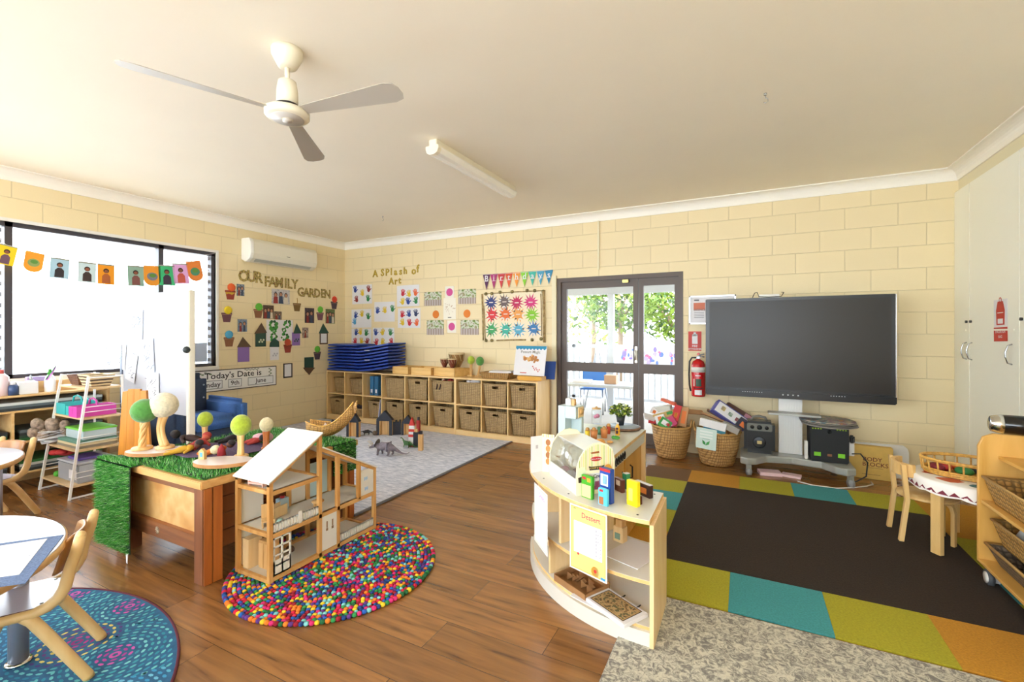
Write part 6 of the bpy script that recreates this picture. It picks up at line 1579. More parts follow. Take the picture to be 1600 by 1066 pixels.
t = thing('potted_plant', 'small bushy potted plant in black pot on the turntable', 'plant', (x2, y2, ZC2 + .0225))
MB().lathe([(0, 0), (.022, 0), (.034, .075), (.031, .075), (.0, .065)], n=24).build('pot', mat('pot_black', '22242a', .5), t)
b = MB(); random.seed(77); gm = [mat('plant_green', '6f8f2a', .5), mat('plant_lime', 'c2cc5a', .5), mat('plant_dark', '3f5c1e', .5)]
for k in range(460):
    a1 = random.uniform(0, 6.28); a2 = math.acos(random.uniform(-.4, 1)); rr_ = random.uniform(.3, 1) ** .5
    p = Vector((.085 * rr_ * math.sin(a2) * math.cos(a1), .085 * rr_ * math.sin(a2) * math.sin(a1), .095 + .062 * rr_ * math.cos(a2)))
    q = Euler((random.uniform(-.8, .8), random.uniform(-.8, .8), random.uniform(0, 6.28))).to_matrix(); l = .024
    b.use(gm[k % 3]); b.add([p + q @ Vector(v) for v in ((-l / 2, 0, 0), (0, -l * .3, .001), (l / 2, 0, 0), (0, l * .3, .001))], [(0, 1, 2, 3)])
b.build('leaves', None, t, fix=False)
sb = MB()
for k in range(12): sb.tube([(0, 0, .06), (.05 * math.cos(k * .52), .05 * math.sin(k * .52), .12)], .0015, 4)
sb.build('stems', gm[2], t)
x, y, z = oc(965, 680)
t = thing('toy_juice_bottle', 'yellow toy juice bottle in front of the plant', 'bottle', (x, y, ZC2))
MB().lathe([(0, 0), (.014, 0), (.015, .004), (.015, .055), (.008, .068), (.008, .074), (0, .074)], n=20).build('bottle', C('juice_yellow', 'f0b41c', .3), t); MB().lathe([(0, .074), (.009, .074), (.009, .084), (0, .084)], n=16).build('cap', PAPER, t)
b = MB(); b.box(-.008, -.0165, .038, .008, -.0145, .052); b.box(-.008, -.0165, .012, .008, -.0145, .034); b.build('label', C('bottle_label', '4a2438'), t)
# ================================================================ GRASS TOPPED PLAY TABLE
red_w = wood('cedar', '6e3f24', '93582f', .5, 'Z', 3, '4a2816'); red_x = wood('cedar_x', '7a4a2c', 'a3683c', .5, 'X', 3, '54301c')
oran = wood('cedar_orange', '9a5220', 'b8692c', .45, 'Z', 3, '6a3414')
t = thing('grass_play_table', 'heavy cedar and plywood play table under artificial grass', 'table', (2.80, -3.44, 0))
w, d, H = .45, .51, .545
MB().box(-w - .02, -d - .02, H - .04, w + .02, d + .02, H, .004).build('top', wood('pine_top', 'c08848', 'd8a868', .45, 'X', 3), t)
for sx in (-1, 1):
    for sy in (-1, 1):
        x, y = sx * (w - .04), sy * (d - .05)
        MB().use(red_w).box(x - .04, y - .05, 0, x + .04, y + .05, H - .0405, .003).use(oran).box(x + sx * .0405, y - .046, .001, x + sx * .046, y - .008, H - .045).box(x + sx * .0405, y + .0, .001, x + sx * .046, y + .046, H - .045).build('leg', None, t)
for sy in (-1, 1):
    MB().box(-w + .08, sy * (d - .04) - .015, .455, w - .08, sy * (d - .04) + .015, H - .0405, .002).build('top_rail', red_x, t)
    MB().box(-w + .08, sy * (d - .04) - .018, .147, w - .08, sy * (d - .04) + .018, .232, .002).build('bottom_rail', red_x, t)
for sx in (-1, 1):
    b = MB()
    for i in range(4): b.box(sx * (w - .045) - .012, -d + .1, .15 + i * .091, sx * (w - .045) + .012, d - .1, .15 + i * .091 + .088, .003)
    b.build('side_planks', red_w, t)
plyp = blotch('plywood_face', ['c98d4c', 'dba765', 'e6bd80', 'd29a58'], 5)
for sy in (-1, 1): MB().box(-w + .08, sy * (d - .055) - .006, .23, w - .08, sy * (d - .055) + .006, .46).build('plywood_panel', plyp, t)
b = MB()
for k in range(12):
    a_ = k * PI / 6; b.tube([(.0 - .03, -d + .0205, .19), (-.03 + .022 * math.cos(a_), -d + .0205, .19 + .022 * math.sin(a_))], .0016, 4)
b.build('carved_mark', mat('carved', 'c9b8a0', .6), t)
# artificial grass
gmats = [mat('grass_a', '2f8a2c', .6), mat('grass_b', '4fae3a', .6), mat('grass_c', '1f6a24', .6), mat('grass_d', '8fd06a', .5), mat('grass_e', 'c4ecb0', .4)]  # the palest greens paint light sparkles onto random blades
backing = mat('grass_backing', '1f3a22', .9)
random.seed(21)
def blades(b, n, fn, ln=.02, wd=.0028):
    for i in range(n):
        p, nrm = fn(); b.cur = random.choice((1, 1, 2, 2, 3, 3, 4, 1, 2, 5))
        t1 = nrm.orthogonal().normalized(); t1 = Matrix.Rotation(random.uniform(0, 6.28), 3, nrm) @ t1
        l = ln * random.uniform(.6, 1.25); tip = p + nrm * l + t1 * l * random.uniform(.1, .75)
        s_ = nrm.cross(t1) * wd * .5
        k = len(b.v); b.v += [p - s_, p + s_, tip]; b.f.append((k, k + 1, k + 2)); b.m.append(b.cur); b.sm.append(False)
b = MB(); b.mats = [backing] + gmats; b.cur = 0
b.box(-.455, -.50, .0008, .44, .50, .004).box(-.53, -.545, .0005, -.47, -.45, .004)
zt = .004
def top_():
    return Vector((random.uniform(-.455, .44), random.uniform(-.50, .50), zt)), Vector((0, 0, 1))
blades(b, 15000, top_, .022)
# drape over the front left: sheet going down the front face
gx0, gx1 = -.555, -.150
gx1 = -.158
b.cur = 0
b.box(gx0, -.565, -.49, gx1, -.561, .004).box(gx0, -.565, -.0, gx1, -.5005, .004)
def dr_(): return Vector((random.uniform(gx0, gx1), -.565, random.uniform(-.49, .0))), Vector((0, -1, .15)).normalized()
def dt_(): return Vector((random.uniform(gx0, gx1), random.uniform(-.56, -.5), .004)), Vector((0, -.4, .9)).normalized()
blades(b, 9500, dr_, .022); blades(b, 1300, dt_, .022)
# small overhang at the far right corner
b.cur = 0; b.box(.475, .30, -.20, .479, .50, .0).box(.44, .30, .0005, .479, .50, .004)
blades(b, 1500, lambda: (Vector((.479, random.uniform(.30, .50), random.uniform(-.2, 0))), Vector((1, 0, .1)).normalized()), .02)
blades(b, 300, lambda: (Vector((random.uniform(.44, .479), random.uniform(.3, .5), .004)), Vector((0, 0, 1))), .02)
blades(b, 700, lambda: (Vector((random.uniform(-.15, .44), -.5, .002)), Vector((0, -.8, .5)).normalized()), .018)
blades(b, 900, lambda: (Vector((.44, random.uniform(-.5, .3), .002)), Vector((.8, 0, .5)).normalized()), .018)
g_ = tag(b.build('artificial_grass', None, None, (2.80, -3.44, H), fix=False), 'green artificial grass mat covering and hanging off the table', 'grass mat')
one('paper_tag', MB().prism([(-.012, 0), (.012, 0), (.004, -.06), (-.006, -.055)], -.001, .001, 'xz'), PAPER, 'white tag hanging under the draped grass corner', 'tag', (2.615, -4.0065, .06))
# slabs, cloth, trees
ZG = H + .0215
slab_m = wood('slab_side', 'a8703c', 'c89058', .5, 'X', 4); slab_t = mat('slab_top', 'd6c8c4', .3, noise_amt=.05, scale=5)
def slab(x, y, rx, ry, rz, label):
    t = thing('wooden_slab', label, 'wooden slab', (x, y, ZG), rz)
    prof = lambda a: 1 + .06 * math.sin(2 * a + 1) + .04 * math.sin(3 * a)
    pl = [(rx * prof(2 * PI * i / 40) * math.cos(2 * PI * i / 40), ry * prof(2 * PI * i / 40) * math.sin(2 * PI * i / 40)) for i in range(40)]
    MB().use(slab_m).prism(pl, 0, .0195).use(slab_t).prism([(a * .985, b_ * .985) for a, b_ in pl], .0195, .020).build('slab', None, t)
    return t
slab(2.50, -3.80, .17, .10, R(35), 'pale oval wooden slab under the two twisted felt trees')
slab(3.10, -3.76, .155, .10, R(25), 'pale oval wooden slab under the lime tree by dollhouse')
one('purple_cloth', MB().prism([(-.28, -.12), (.0, -.19), (.26, -.08), (.33, .15), (.05, .25), (-.2, .12)], 0, .003), mat('cloth_purple', '5c4668', .9), 'purple cloth lying between the two wooden slabs', 'cloth', (2.74, -3.60, ZG + .0005), R(12))
ZS_ = ZG + .0205
tw_m = wood('twist_wood', 'd09a54', 'ecc890', .5, 'Z', 5)
felt_tree(2.405, -3.84, ZS_, .165, .072, gfelt, 'tall felt tree with green crown on a twisted trunk', tw_m, (-.005, .03), True, .019, .055, ry=1.02)
felt_tree(2.50, -3.76, ZS_, .19, .078, feltm('felt_ivory', 'd9cdb0'), 'tall felt tree with ivory crown on a bent ribbed trunk', tw_m, (-.03, .0), False, .023, .05, R(20), ry=1.0)
felt_tree(2.46, -3.50, ZG, .095, .046, lime, 'short lime felt tree behind the dolls', tw_m, tr=.018, base=.03)
felt_tree(3.06, -3.58 - .05, ZG, .125, .055, lime, 'lime felt tree with straight pale trunk near dollhouse roof', tw_m, tr=.019, base=.04, ry=1.15)
felt_tree(3.02, -3.44, ZG, .105, .040, cream, 'small cream felt tree behind the lime one', oran, tr=.02, base=.03)
def doll(x, y, rz, hc_, bc_, lc, label, z=None, s=1):
    z = ZG + .004 if z is None else z
    t = thing('cloth_doll', label, 'doll', (x, y, z), rz)
    vs = [((0, 0, .026 * s), .024 * s), ((.035 * s, 0, .03 * s), .022 * s), ((.06 * s, 0, .036 * s), .012 * s), ((-.05 * s, .018 * s, .014 * s), .012 * s), ((-.10 * s, .03 * s, .012 * s), .009 * s), ((-.05 * s, -.018 * s, .014 * s), .012 * s), ((-.10 * s, -.035 * s, .012 * s), .009 * s), ((.03 * s, .035 * s, .02 * s), .01 * s), ((.0 * s, .065 * s, .012 * s), .008 * s), ((.03 * s, -.035 * s, .02 * s), .01 * s), ((.005 * s, -.065 * s, .012 * s), .008 * s)]
    skin_mesh('body', (vs, [(0, 1), (1, 2), (0, 3), (3, 4), (0, 5), (5, 6), (1, 7), (7, 8), (1, 9), (9, 10)]), bc_, t)
    MB().ball((.082 * s, 0, .048 * s), .024 * s, 2).build('head', lc, t)
    MB().ball((.087 * s, 0, .055 * s), .0255 * s, 2, (1, 1.05, .9)).build('hair', hc_, t)
dk = mat('doll_black', '221a1c', .8); dbr = mat('doll_brown', '5a3626', .8); yo = mat('doll_yellow', 'c8982c', .85); rr1 = mat('doll_crimson', '9a3028', .85); oo = mat('doll_orange', 'd0702c', .85); pk = mat('doll_pinkcloth', 'c898a0', .9)
doll(2.66, -3.74, R(60), dk, yo, dbr, 'black haired cloth doll in yellow lying nearest the grass edge', s=.95)
doll(2.60, -3.62, R(120), rr1, rr1, mat('doll_brick', 'b05038', .8), 'brick red cloth doll sitting beside the short lime tree', s=1.05)
doll(2.62, -3.42, R(80), dk, dk, dbr, 'dark cloth doll lying at the middle of the grass table', s=.95)
doll(2.86, -3.66, R(70), dk, oo, dbr, 'dark haired cloth doll in orange lying on the purple cloth', s=.95)
doll(2.83, -3.40, R(10), dk, rr1, dbr, 'dark doll lying under the pink cloth', s=.9)
doll(2.40, -3.56, R(215), dk, mat('doll_dkbrown', '3a2420', .8), dk, 'dark brown cloth doll lying behind the ivory tree', s=1.1)
one('pink_cloth', MB().ball((0, 0, .02), .05, 3, (1.3, .9, .5)).ball((.05, .02, .02), .03, 2), pk, 'dusty pink cloth bundle at the back of the grass table', 'cloth', (2.79, -3.32, ZG + .01))
t = thing('gnome_figure', 'cream and dark red peg figure leaning by the lime tree', 'toy', (2.985, -3.70, ZS_), R(30))
MB().lathe([(0, 0), (.024, 0), (.018, .04), (.0, .07)], n=20).build('body', mat('gnome_red', '8e1f28', .8), t); MB().ball((-.04, .01, .03), .028, 2).build('wool_head', cream, t)
t = thing('peg_house', 'tiny wooden peg house with blue window on the slab', 'toy', (2.975, -3.80, ZS_), R(20))
MB().prism([(-.018, 0), (-.018, .045), (0, .062), (.018, .045), (.018, 0)], -.01, .01, 'xz').build('body', nat, t); MB().box(-.008, -.0108, .015, .008, -.01, .04).build('painted_window', C('peg_blue', '5aa0c8'), t)
# wicker boat with small things
t = thing('wicker_boat', 'boat-shaped wicker basket with upswept tip on the grass', 'basket', (3.13, -3.03, ZG), R(22))
b = MB(); nx, ny = 18, 9; vs = []; fs = []
for i in range(nx + 1):
    u = i / nx; x = -.17 + .35 * u; wd_ = .08 * math.sin(PI * (.08 + .84 * u)) ** .7; lift = .17 * max(0, u - .35) ** 2 / .42 + .03 * (1 - u) ** 3
    for j in range(ny + 1):
        a_ = PI * j / ny; vs.append((x, -wd_ * math.cos(a_), lift + .085 * (1 - math.sin(a_)) + .004))
for i in range(nx):
    for j in range(ny): k = i * (ny + 1) + j; fs.append((k, k + 1, k + ny + 2, k + ny + 1))
b.add(vs, fs, True); o = b.build('hull', weave('wicker_boat', 'd8ab66', 'c08c48', '6e4c26', 80, 110), t); sd = o.modifiers.new('s', 'SOLIDIFY'); sd.thickness = .006
for s_ in (0, ny): MB().tube([vs[i * (ny + 1) + s_] for i in range(nx + 1)], .005, 6).build('rim', mat('cane_gold', 'cf9f4c'), t)
one('white_card_tent', MB().prism([(-.04, 0), (0, .06), (.04, 0)], -.02, .02, 'xz'), mat('card_blush', 'e4d4cc', .7), 'small pale triangular block in the wicker boat', 'toy block', (3.035, -2.99, ZG + .035), R(35))
t = thing('small_bottle', 'tiny white peg figure with dark cap in the boat', 'toy', (3.09, -2.98, ZG + .04))
MB().lathe([(0, 0), (.014, 0), (.014, .05), (.009, .058), (0, .058)], n=16).build('body', PAPER, t); MB().ball((0, 0, .066), .011, 2).build('cap', INK, t)

# ================================================================ DOLLHOUSE
t = thing('dollhouse', 'open wooden dollhouse with white roof standing on felt rug', 'dollhouse', (3.285, -3.805, .021))
lt = wood('doll_frame', 'bf8848', 'd8a868', .45, 'Y', 5); lz = wood('doll_post', 'b9813f', 'd4a262', .45, 'Z', 5); dw = mat('doll_white', 'dcd8ce', .4); base_z = 0
DW, DL = .285, .76; y1, y2, y3 = .317, .448, .615; p_ = .022
def pb_(n, x0, y0, z0, x1, yb, z1, m): return MB().box(x0, y0, z0, x1, yb, z1, .001).build(n, m, t)
for x in (0, DW - p_):
    pb_('post', x, 0, 0, x + p_, p_, .515 if x else .515, lz)
    pb_('post', x, y1 - p_ / 2, 0, x + p_, y1 + p_ / 2, .70, lz)
    pb_('post', x, y2 - p_ / 2, 0, x + p_, y2 + p_ / 2, .565, lz)
    pb_('post', x, y3 - p_ / 2, .235, x + p_, y3 + p_ / 2, .475, lz)
    pb_('post', x, DL - p_, 0, x + p_, DL, .395, lz)
    b = MB().box(x, p_, .004, x + p_, DL - p_, .026)
    b.box(x, p_, .226, x + p_, DL - p_, .248).box(x, p_, .448, x + p_, y1 - p_ / 2, .468)
    b.build('side_rails', lt, t)
for nm, z, ya, yb in (('ground_floor', 0, 0, DL), ('upper_floor', .236, 0, DL), ('attic_floor', .456, 0, y1)):
    MB().box(p_ * .5, ya + .004, z + .004, DW - p_ * .5, yb - .004, z + .012).build(nm, dw, t)
    for q in (ya, yb - .018): MB().box(p_, q, z, DW - p_, q + .018, z + .02).build('end_rail', lz, t)
def slope(name, ya, za, yb, zb, th, m, over=.008):
    MB().prism([(ya - over, za - over * (zb - za) / (yb - ya)), (yb + (over if zb < za else 0), zb), (yb + (over if zb < za else 0), zb + th), (ya - over, za + th - over * (zb - za) / (yb - ya))], -.008, DW + .008, 'yz').build(name, m, t)
slope('roof_panel', 0, .518, y1 + .01, .708, .008, dw); slope('roof_panel', y1 + .011, .625, DL, .398, .008, dw, 0)
for x in (0, DW - p_):
    MB().prism([(0, .497), (y1, .687), (y1, .708), (0, .518)], x + .001, x + p_ - .001, 'yz').build('rafter', lt, t); MB().prism([(y1 + .011, .604), (DL, .377), (DL, .397), (y1 + .011, .624)], x + .001, x + p_ - .001, 'yz').build('rafter', lt, t)
def rail(ya, yb, z, x, h=.05):
    n = int((yb - ya) / .0175); b = MB().box(x, ya, z + h - .008, x + .006, yb, z + h).box(x, ya, z, x + .006, yb, z + .008)
    for i in range(n + 1): q = ya + (yb - ya - .011) * i / n; b.box(x, q, z, x + .006, q + .011, z + h)
    b.build('balcony_rail', dw, t)
rail(p_ + .002, y1 - .013, .25, DW - .009, .05); rail(y2 + .013, DL - p_ - .002, .028, DW - .009, .05)
MB().box(DW - .0, .17, .25, DW + .004, .19, .315).build('rail_post', dw, t)
b = MB(); wx = DW - .008; wy0, wy1 = p_ + .002, p_ + .105
for z in (.028, .075, .125, .17, .215): b.box(wx, wy0, z, wx + .006, wy1, z + .008)
b.box(wx, wy0, .028, wx + .006, wy1, .105)
for y in (wy0, (wy0 + wy1) / 2 - .004, wy1 - .008): b.box(wx, y, .028, wx + .006, y + .009, .223)
b.build('window_panel', dw, t)
MB().box(DW - .009, y1 + .013, .028, DW - .003, y2 - .013, .225).build('door_panel', dw, t)
b = MB()
for y in (y1 + .04, y1 + .08):
    b.box(DW - .003, y, .135, DW - .0018, y + .014, .15).box(DW - .003, y + .003, .152, DW - .0018, y + .011, .19)
b.build('door_slots', mat('doll_slot', '8a6a48', .6), t)
MB().box(DW - .009, y3 + .012, .25, DW - .003, DL - p_ - .002, .412).build('side_panel', dw, t)
b = MB()
for y, z in ((.655, .34), (.66, .275)):
    for k in range(5): b.box(DW - .003, y + .006 * k, z + .004 * (k % 3), DW - .002, y + .006 * k + .0035, z + .02 + .004 * ((k + 1) % 2))
b.build('blue_print', C('doll_blueprint', '8ab4dc'), t)
for q in ((p_, .25, y1 - .16, .44), (p_, .028, .12, .22), (y1 + .013, .25, y2 - .013, .57)): MB().box(.003, q[0], q[1], .008, q[2], q[3]).build('back_panel', dw, t)
MB().box(.003, y2 + .013, .25, .0065, y3, .46).build('back_panel_reflection', C('doll_reflection', 'b8d0d4'), t)  # flat pale blue paints the reflection on a clear panel
MB().box(.012, .03, .0125, .07, .11, .165, .002).box(.012, .03, .165, .07, .11, .17).build('cupboard', BIRCH, t, None)
def mini(name, mb, m, label, x, y, z, rz=0): return one(name, mb, m, label, 'dollhouse furniture', (3.285 + x, -3.805 + y, .021 + z), rz)
mini('doll_wardrobe', MB().box(-.03, -.045, 0, .03, .045, .15, .002).box(.031, -.04, .01, .034, -.002, .14).box(.031, .002, .01, .034, .04, .14), nat, 'small wooden wardrobe on the dollhouse ground floor', .14, .10, .0125, R(-90))
mini('doll_bed', MB().box(-.05, -.03, .01, .05, .03, .02, .002).box(-.05, -.03, 0, -.044, .03, .05).box(.044, -.03, 0, .05, .03, .035).box(-.04, -.026, .02, .04, .026, .03, .004), C('doll_pinkbed', 'e8b8a8'), 'pink edged doll bed in the dollhouse attic', .12, .06, .4685, R(10))
mini('doll_blanket', MB().box(-.03, -.026, 0, .035, .028, .006, .002), C('doll_green', '6ab83a'), 'green blanket on the doll bed', .12, .06, .4995, R(12))
mini('doll_chair', MB().box(-.03, -.03, .03, .03, .03, .037).box(-.03, .024, .037, .03, .03, .11).box(-.03, -.03, 0, -.024, .03, .03).box(.024, -.03, 0, .03, .03, .03), nat, 'wooden doll chair on the dollhouse upper floor', .16, .08, .2485, R(60))
mini('doll_cushion', MB().ball((0, 0, .0), .02, 2, (1, 1, .8)), C('doll_mint', 'a8d0c8'), 'mint cushion beside the doll chair', .20, .12, .264)
mini('doll_table', MB().lathe([(0, .032), (.035, .032), (.035, .038), (0, .038)], n=24).box(-.028, -.004, 0, .028, .004, .032).box(-.004, -.028, 0, .004, .028, .032), nat, 'round wooden doll table in the middle room', .18, .385, .2485)
mini('doll_stove', MB().box(-.02, -.03, 0, .02, .03, .07, .002).box(.0205, -.02, .02, .0215, .02, .05), C('doll_stoveblue', 'a8c0cc'), 'pale blue doll stove with red top upstairs', .03, .30 - .04, .2485)
mini('doll_pan', MB().lathe([(0, 0), (.012, 0), (.014, .01), (0, .01)], n=14), C('doll_panred', 'b02a28'), 'tiny red pan on the doll stove', .03, .26, .319)
mini('doll_cot', MB().box(-.03, -.045, 0, .03, .045, .008).box(-.03, -.045, .008, -.025, .045, .06).box(.025, -.045, .008, .03, .045, .06), BIRCH, 'wooden doll cot on the upper floor behind the railing', .08, .21 - .02, .2485, R(5))
mini('doll_hedgehog', MB().ball((0, 0, .02), .022, 2, (1.3, 1, .9)), C('doll_hedge', '5a4436'), 'small brown animal on the dollhouse ground floor', .10, .26, .0125)

# ================================================================ FELT BALL RUG
fcols = ['c81e3c', '8e1226', '2458a8', '1f3f7a', '2f8a4a', '1f5f36', 'e8c42c', 'e07a24', '7ac0c0', '5a2f7a', 'd02a70']
random.seed(15); b = MB()
for c_ in fcols: b.use(C('feltball_' + c_, c_, .95))
bm0 = bmesh.new(); bmesh.ops.create_icosphere(bm0, subdivisions=2, radius=1); iv = [v.co.copy() for v in bm0.verts]; jf = [tuple(v.index for v in f.verts) for f in bm0.faces]; bm0.free()
s_ = .0225; RR = .535; ring = RR
k = 0
while ring > .01:
    n = max(1, int(2 * PI * ring / s_)); off = random.uniform(0, 1)
    for i in range(n):
        a_ = 2 * PI * (i + off) / n; r_ = .0112 * random.uniform(.95, 1.08) * (1.12 if ring == RR else 1)
        c0 = Vector((ring * math.cos(a_), ring * math.sin(a_), r_ * .85))
        b.cur = random.randrange(len(fcols)); q = len(b.v)
        b.v += [Vector((c0.x + v.x * r_, c0.y + v.y * r_, c0.z + v.z * r_ * .85)) for v in iv]; b.f += [tuple(x + q for x in f) for f in jf]; b.m += [b.cur] * len(jf); b.sm += [True] * len(jf)
    ring -= s_ * .93
one('felt_ball_rug', b, None, 'round rug of multicoloured felt balls under the dollhouse', 'rug', (3.69, -3.48, 0))

# ================================================================ DOT PAINTING RUG, TABLES, CHAIRS
random.seed(3)
rc = (3.17, -5.22); rr_ = 1.07
b = MB(); base = mat('dotrug_blue', '2a5f86', .95, noise_amt=.2, scale=30, bump=.3); b.use(base).lathe([(0, 0), (rr_, 0), (rr_, .008), (0, .008)], n=90, smooth=False)
b.use(mat('dotrug_edge', '5a2030', .95)).tube([(rr_ * math.cos(i * PI / 60), rr_ * math.sin(i * PI / 60), .006) for i in range(120)], .006, 6, closed=True)
cen = [(3.234, -4.44, 'a'), (3.468, -4.344 - .06, 'b'), (3.126, -4.19 - .02, 'b'), (2.761, -4.28, 'b'), (2.90, -4.72, 'c'), (3.75, -4.62, 'c'), (3.3, -4.95, 'a'), (2.5, -4.6, 'a'), (3.75, -5.2, 'b'), (2.6, -5.2, 'c'), (3.2, -5.6, 'a'), (3.6, -5.9, 'b'), (2.6, -5.8, 'b')]
pal = {'a': ['8a2a78', 'b03a8a', '8a2a78', 'c8b860', '5a3a7a', 'd8c870', '4a3a80', '4aa0b0', '6ac0c8', '2a80a0'], 'b': ['c858b0', 'a83a98', 'c858b0', '3a90a8', '78c8cc', '3a98a8', '5ab0b8', '2a88a0', '6ac0c4', '2f8aa8'], 'c': ['3a98b0', '2a70a8', '4aa8c0', '2a80b0', '78b8d0', '2a70a0', '58a8c8', '3a88b8', '68b0d0', '3a90c0']}
for ci, (cx_, cy_, ty) in enumerate(cen):
    for q in range(20):
        r_ = .014 + q * .021; n = max(5, int(2 * PI * r_ / .034)); m = C('dot_' + pal[ty][q % 10 if q < 10 else 6 + q % 4], pal[ty][q % 10 if q < 10 else 6 + q % 4], .95)
        b.use(m)
        for i in range(n):
            a_ = 2 * PI * (i + .5 * (q % 2)) / n; x, y = cx_ + r_ * math.cos(a_) * 1.0, cy_ + r_ * math.sin(a_)
            if math.hypot(x - rc[0], y - rc[1]) > rr_ - .02: continue
            dd = min(math.hypot(x - c2[0], y - c2[1]) for c2 in cen)
            if dd < r_ - .005: continue
            ca, sa = -math.sin(a_), math.cos(a_); L1, L2 = .0125, .0065
            b.add([(x - rc[0] + ca * L1 * math.cos(k * PI / 3) - sa * L2 * math.sin(k * PI / 3), y - rc[1] + sa * L1 * math.cos(k * PI / 3) + ca * L2 * math.sin(k * PI / 3), .0085) for k in range(6)], [tuple(range(6))])
one('dot_painting_rug', b, None, 'round teal and magenta dot painting rug in the foreground', 'rug', (rc[0], rc[1], 0))
tt_m = mat('table_laminate', 'cfcfda', .22); edge_m = wood('table_edge', 'c79a5c', 'dab27a', .4, 'X', 3)
def ptable(x, y, r, H, label, z0=0):
    t = thing('round_table', label, 'table', (x, y, z0))
    MB().use(edge_m).lathe([(0, H - .03), (r - .004, H - .03), (r, H - .025), (r, H - .005), (r - .004, H - .001)], n=72, smooth=True).use(tt_m).lathe([(r - .004, H - .001), (r - .008, H), (0, H)], n=72).build('tabletop', None, t, fix=False)
    for k in range(4):
        a_ = R(95 + 90 * k); lx_, ly_ = (r - .1) * math.cos(a_), (r - .1) * math.sin(a_)
        lg = MB().cyl((lx_, ly_, .012), (lx_, ly_, H - .031), .03).build('leg', mat('leg_grey', '9a9caa', .35, .5), t)
        MB().lathe([(.0, 0), (.04, 0), (.042, .008), (.034, .014), (0, .014)], (lx_, ly_, 0), 24).build('foot', mat('chrome', 'd8d8d4', .12, 1), lg)
ptable(3.225, -5.06, .562, .53, 'white topped round table in the left foreground', .0085)
ptable(1.42, -4.62, .525, .53, 'white topped round table at the left edge further back')
t = thing('drawing_board', 'blue bordered drawing sheet lying on the foreground table', 'drawing', (3.02, -4.74, .5395), R(2))
mesh_b = mat('mesh_blue', '5a6f96', .8, noise_amt=.3, scale=200)
pts = [P_ for P_ in [px(100, 836, z=.54), px(40, 912, z=.54), px(-60, 925, z=.54), px(-60, 858, z=.54)]]
q0 = Vector((3.02, -4.74))
M_ = Matrix.Rotation(-R(2), 2)
lp = [tuple(M_ @ (Vector((p.x, p.y)) - q0)) for p in pts]
MB().prism(lp, 0, .002).build('mat', mesh_b, t)
pts = [px(74, 842, z=.542), px(30, 898, z=.542), px(-60, 910, z=.542), px(-60, 862, z=.542)]
lp = [tuple(M_ @ (Vector((p.x, p.y)) - q0)) for p in pts]
s = MB().use(PAPER).prism(lp, .0021, .003).use(C('pencil_blue', '7a86a8'))
random.seed(44)
cx_ = sum(p[0] for p in lp) / 4; cy_ = sum(p[1] for p in lp) / 4
for i in range(22):
    x, y = cx_ + random.uniform(-.12, .14), cy_ + random.uniform(-.07, .06); a_ = random.uniform(0, 3); l = random.uniform(.01, .035)
    s.add([(x, y, .0034), (x + l * math.cos(a_), y + l * math.sin(a_), .0034), (x + l * math.cos(a_) + .002, y + l * math.sin(a_) + .002, .0034), (x + .002, y + .002, .0034)], [(0, 1, 2, 3)])
s.build('sheet', None, t)
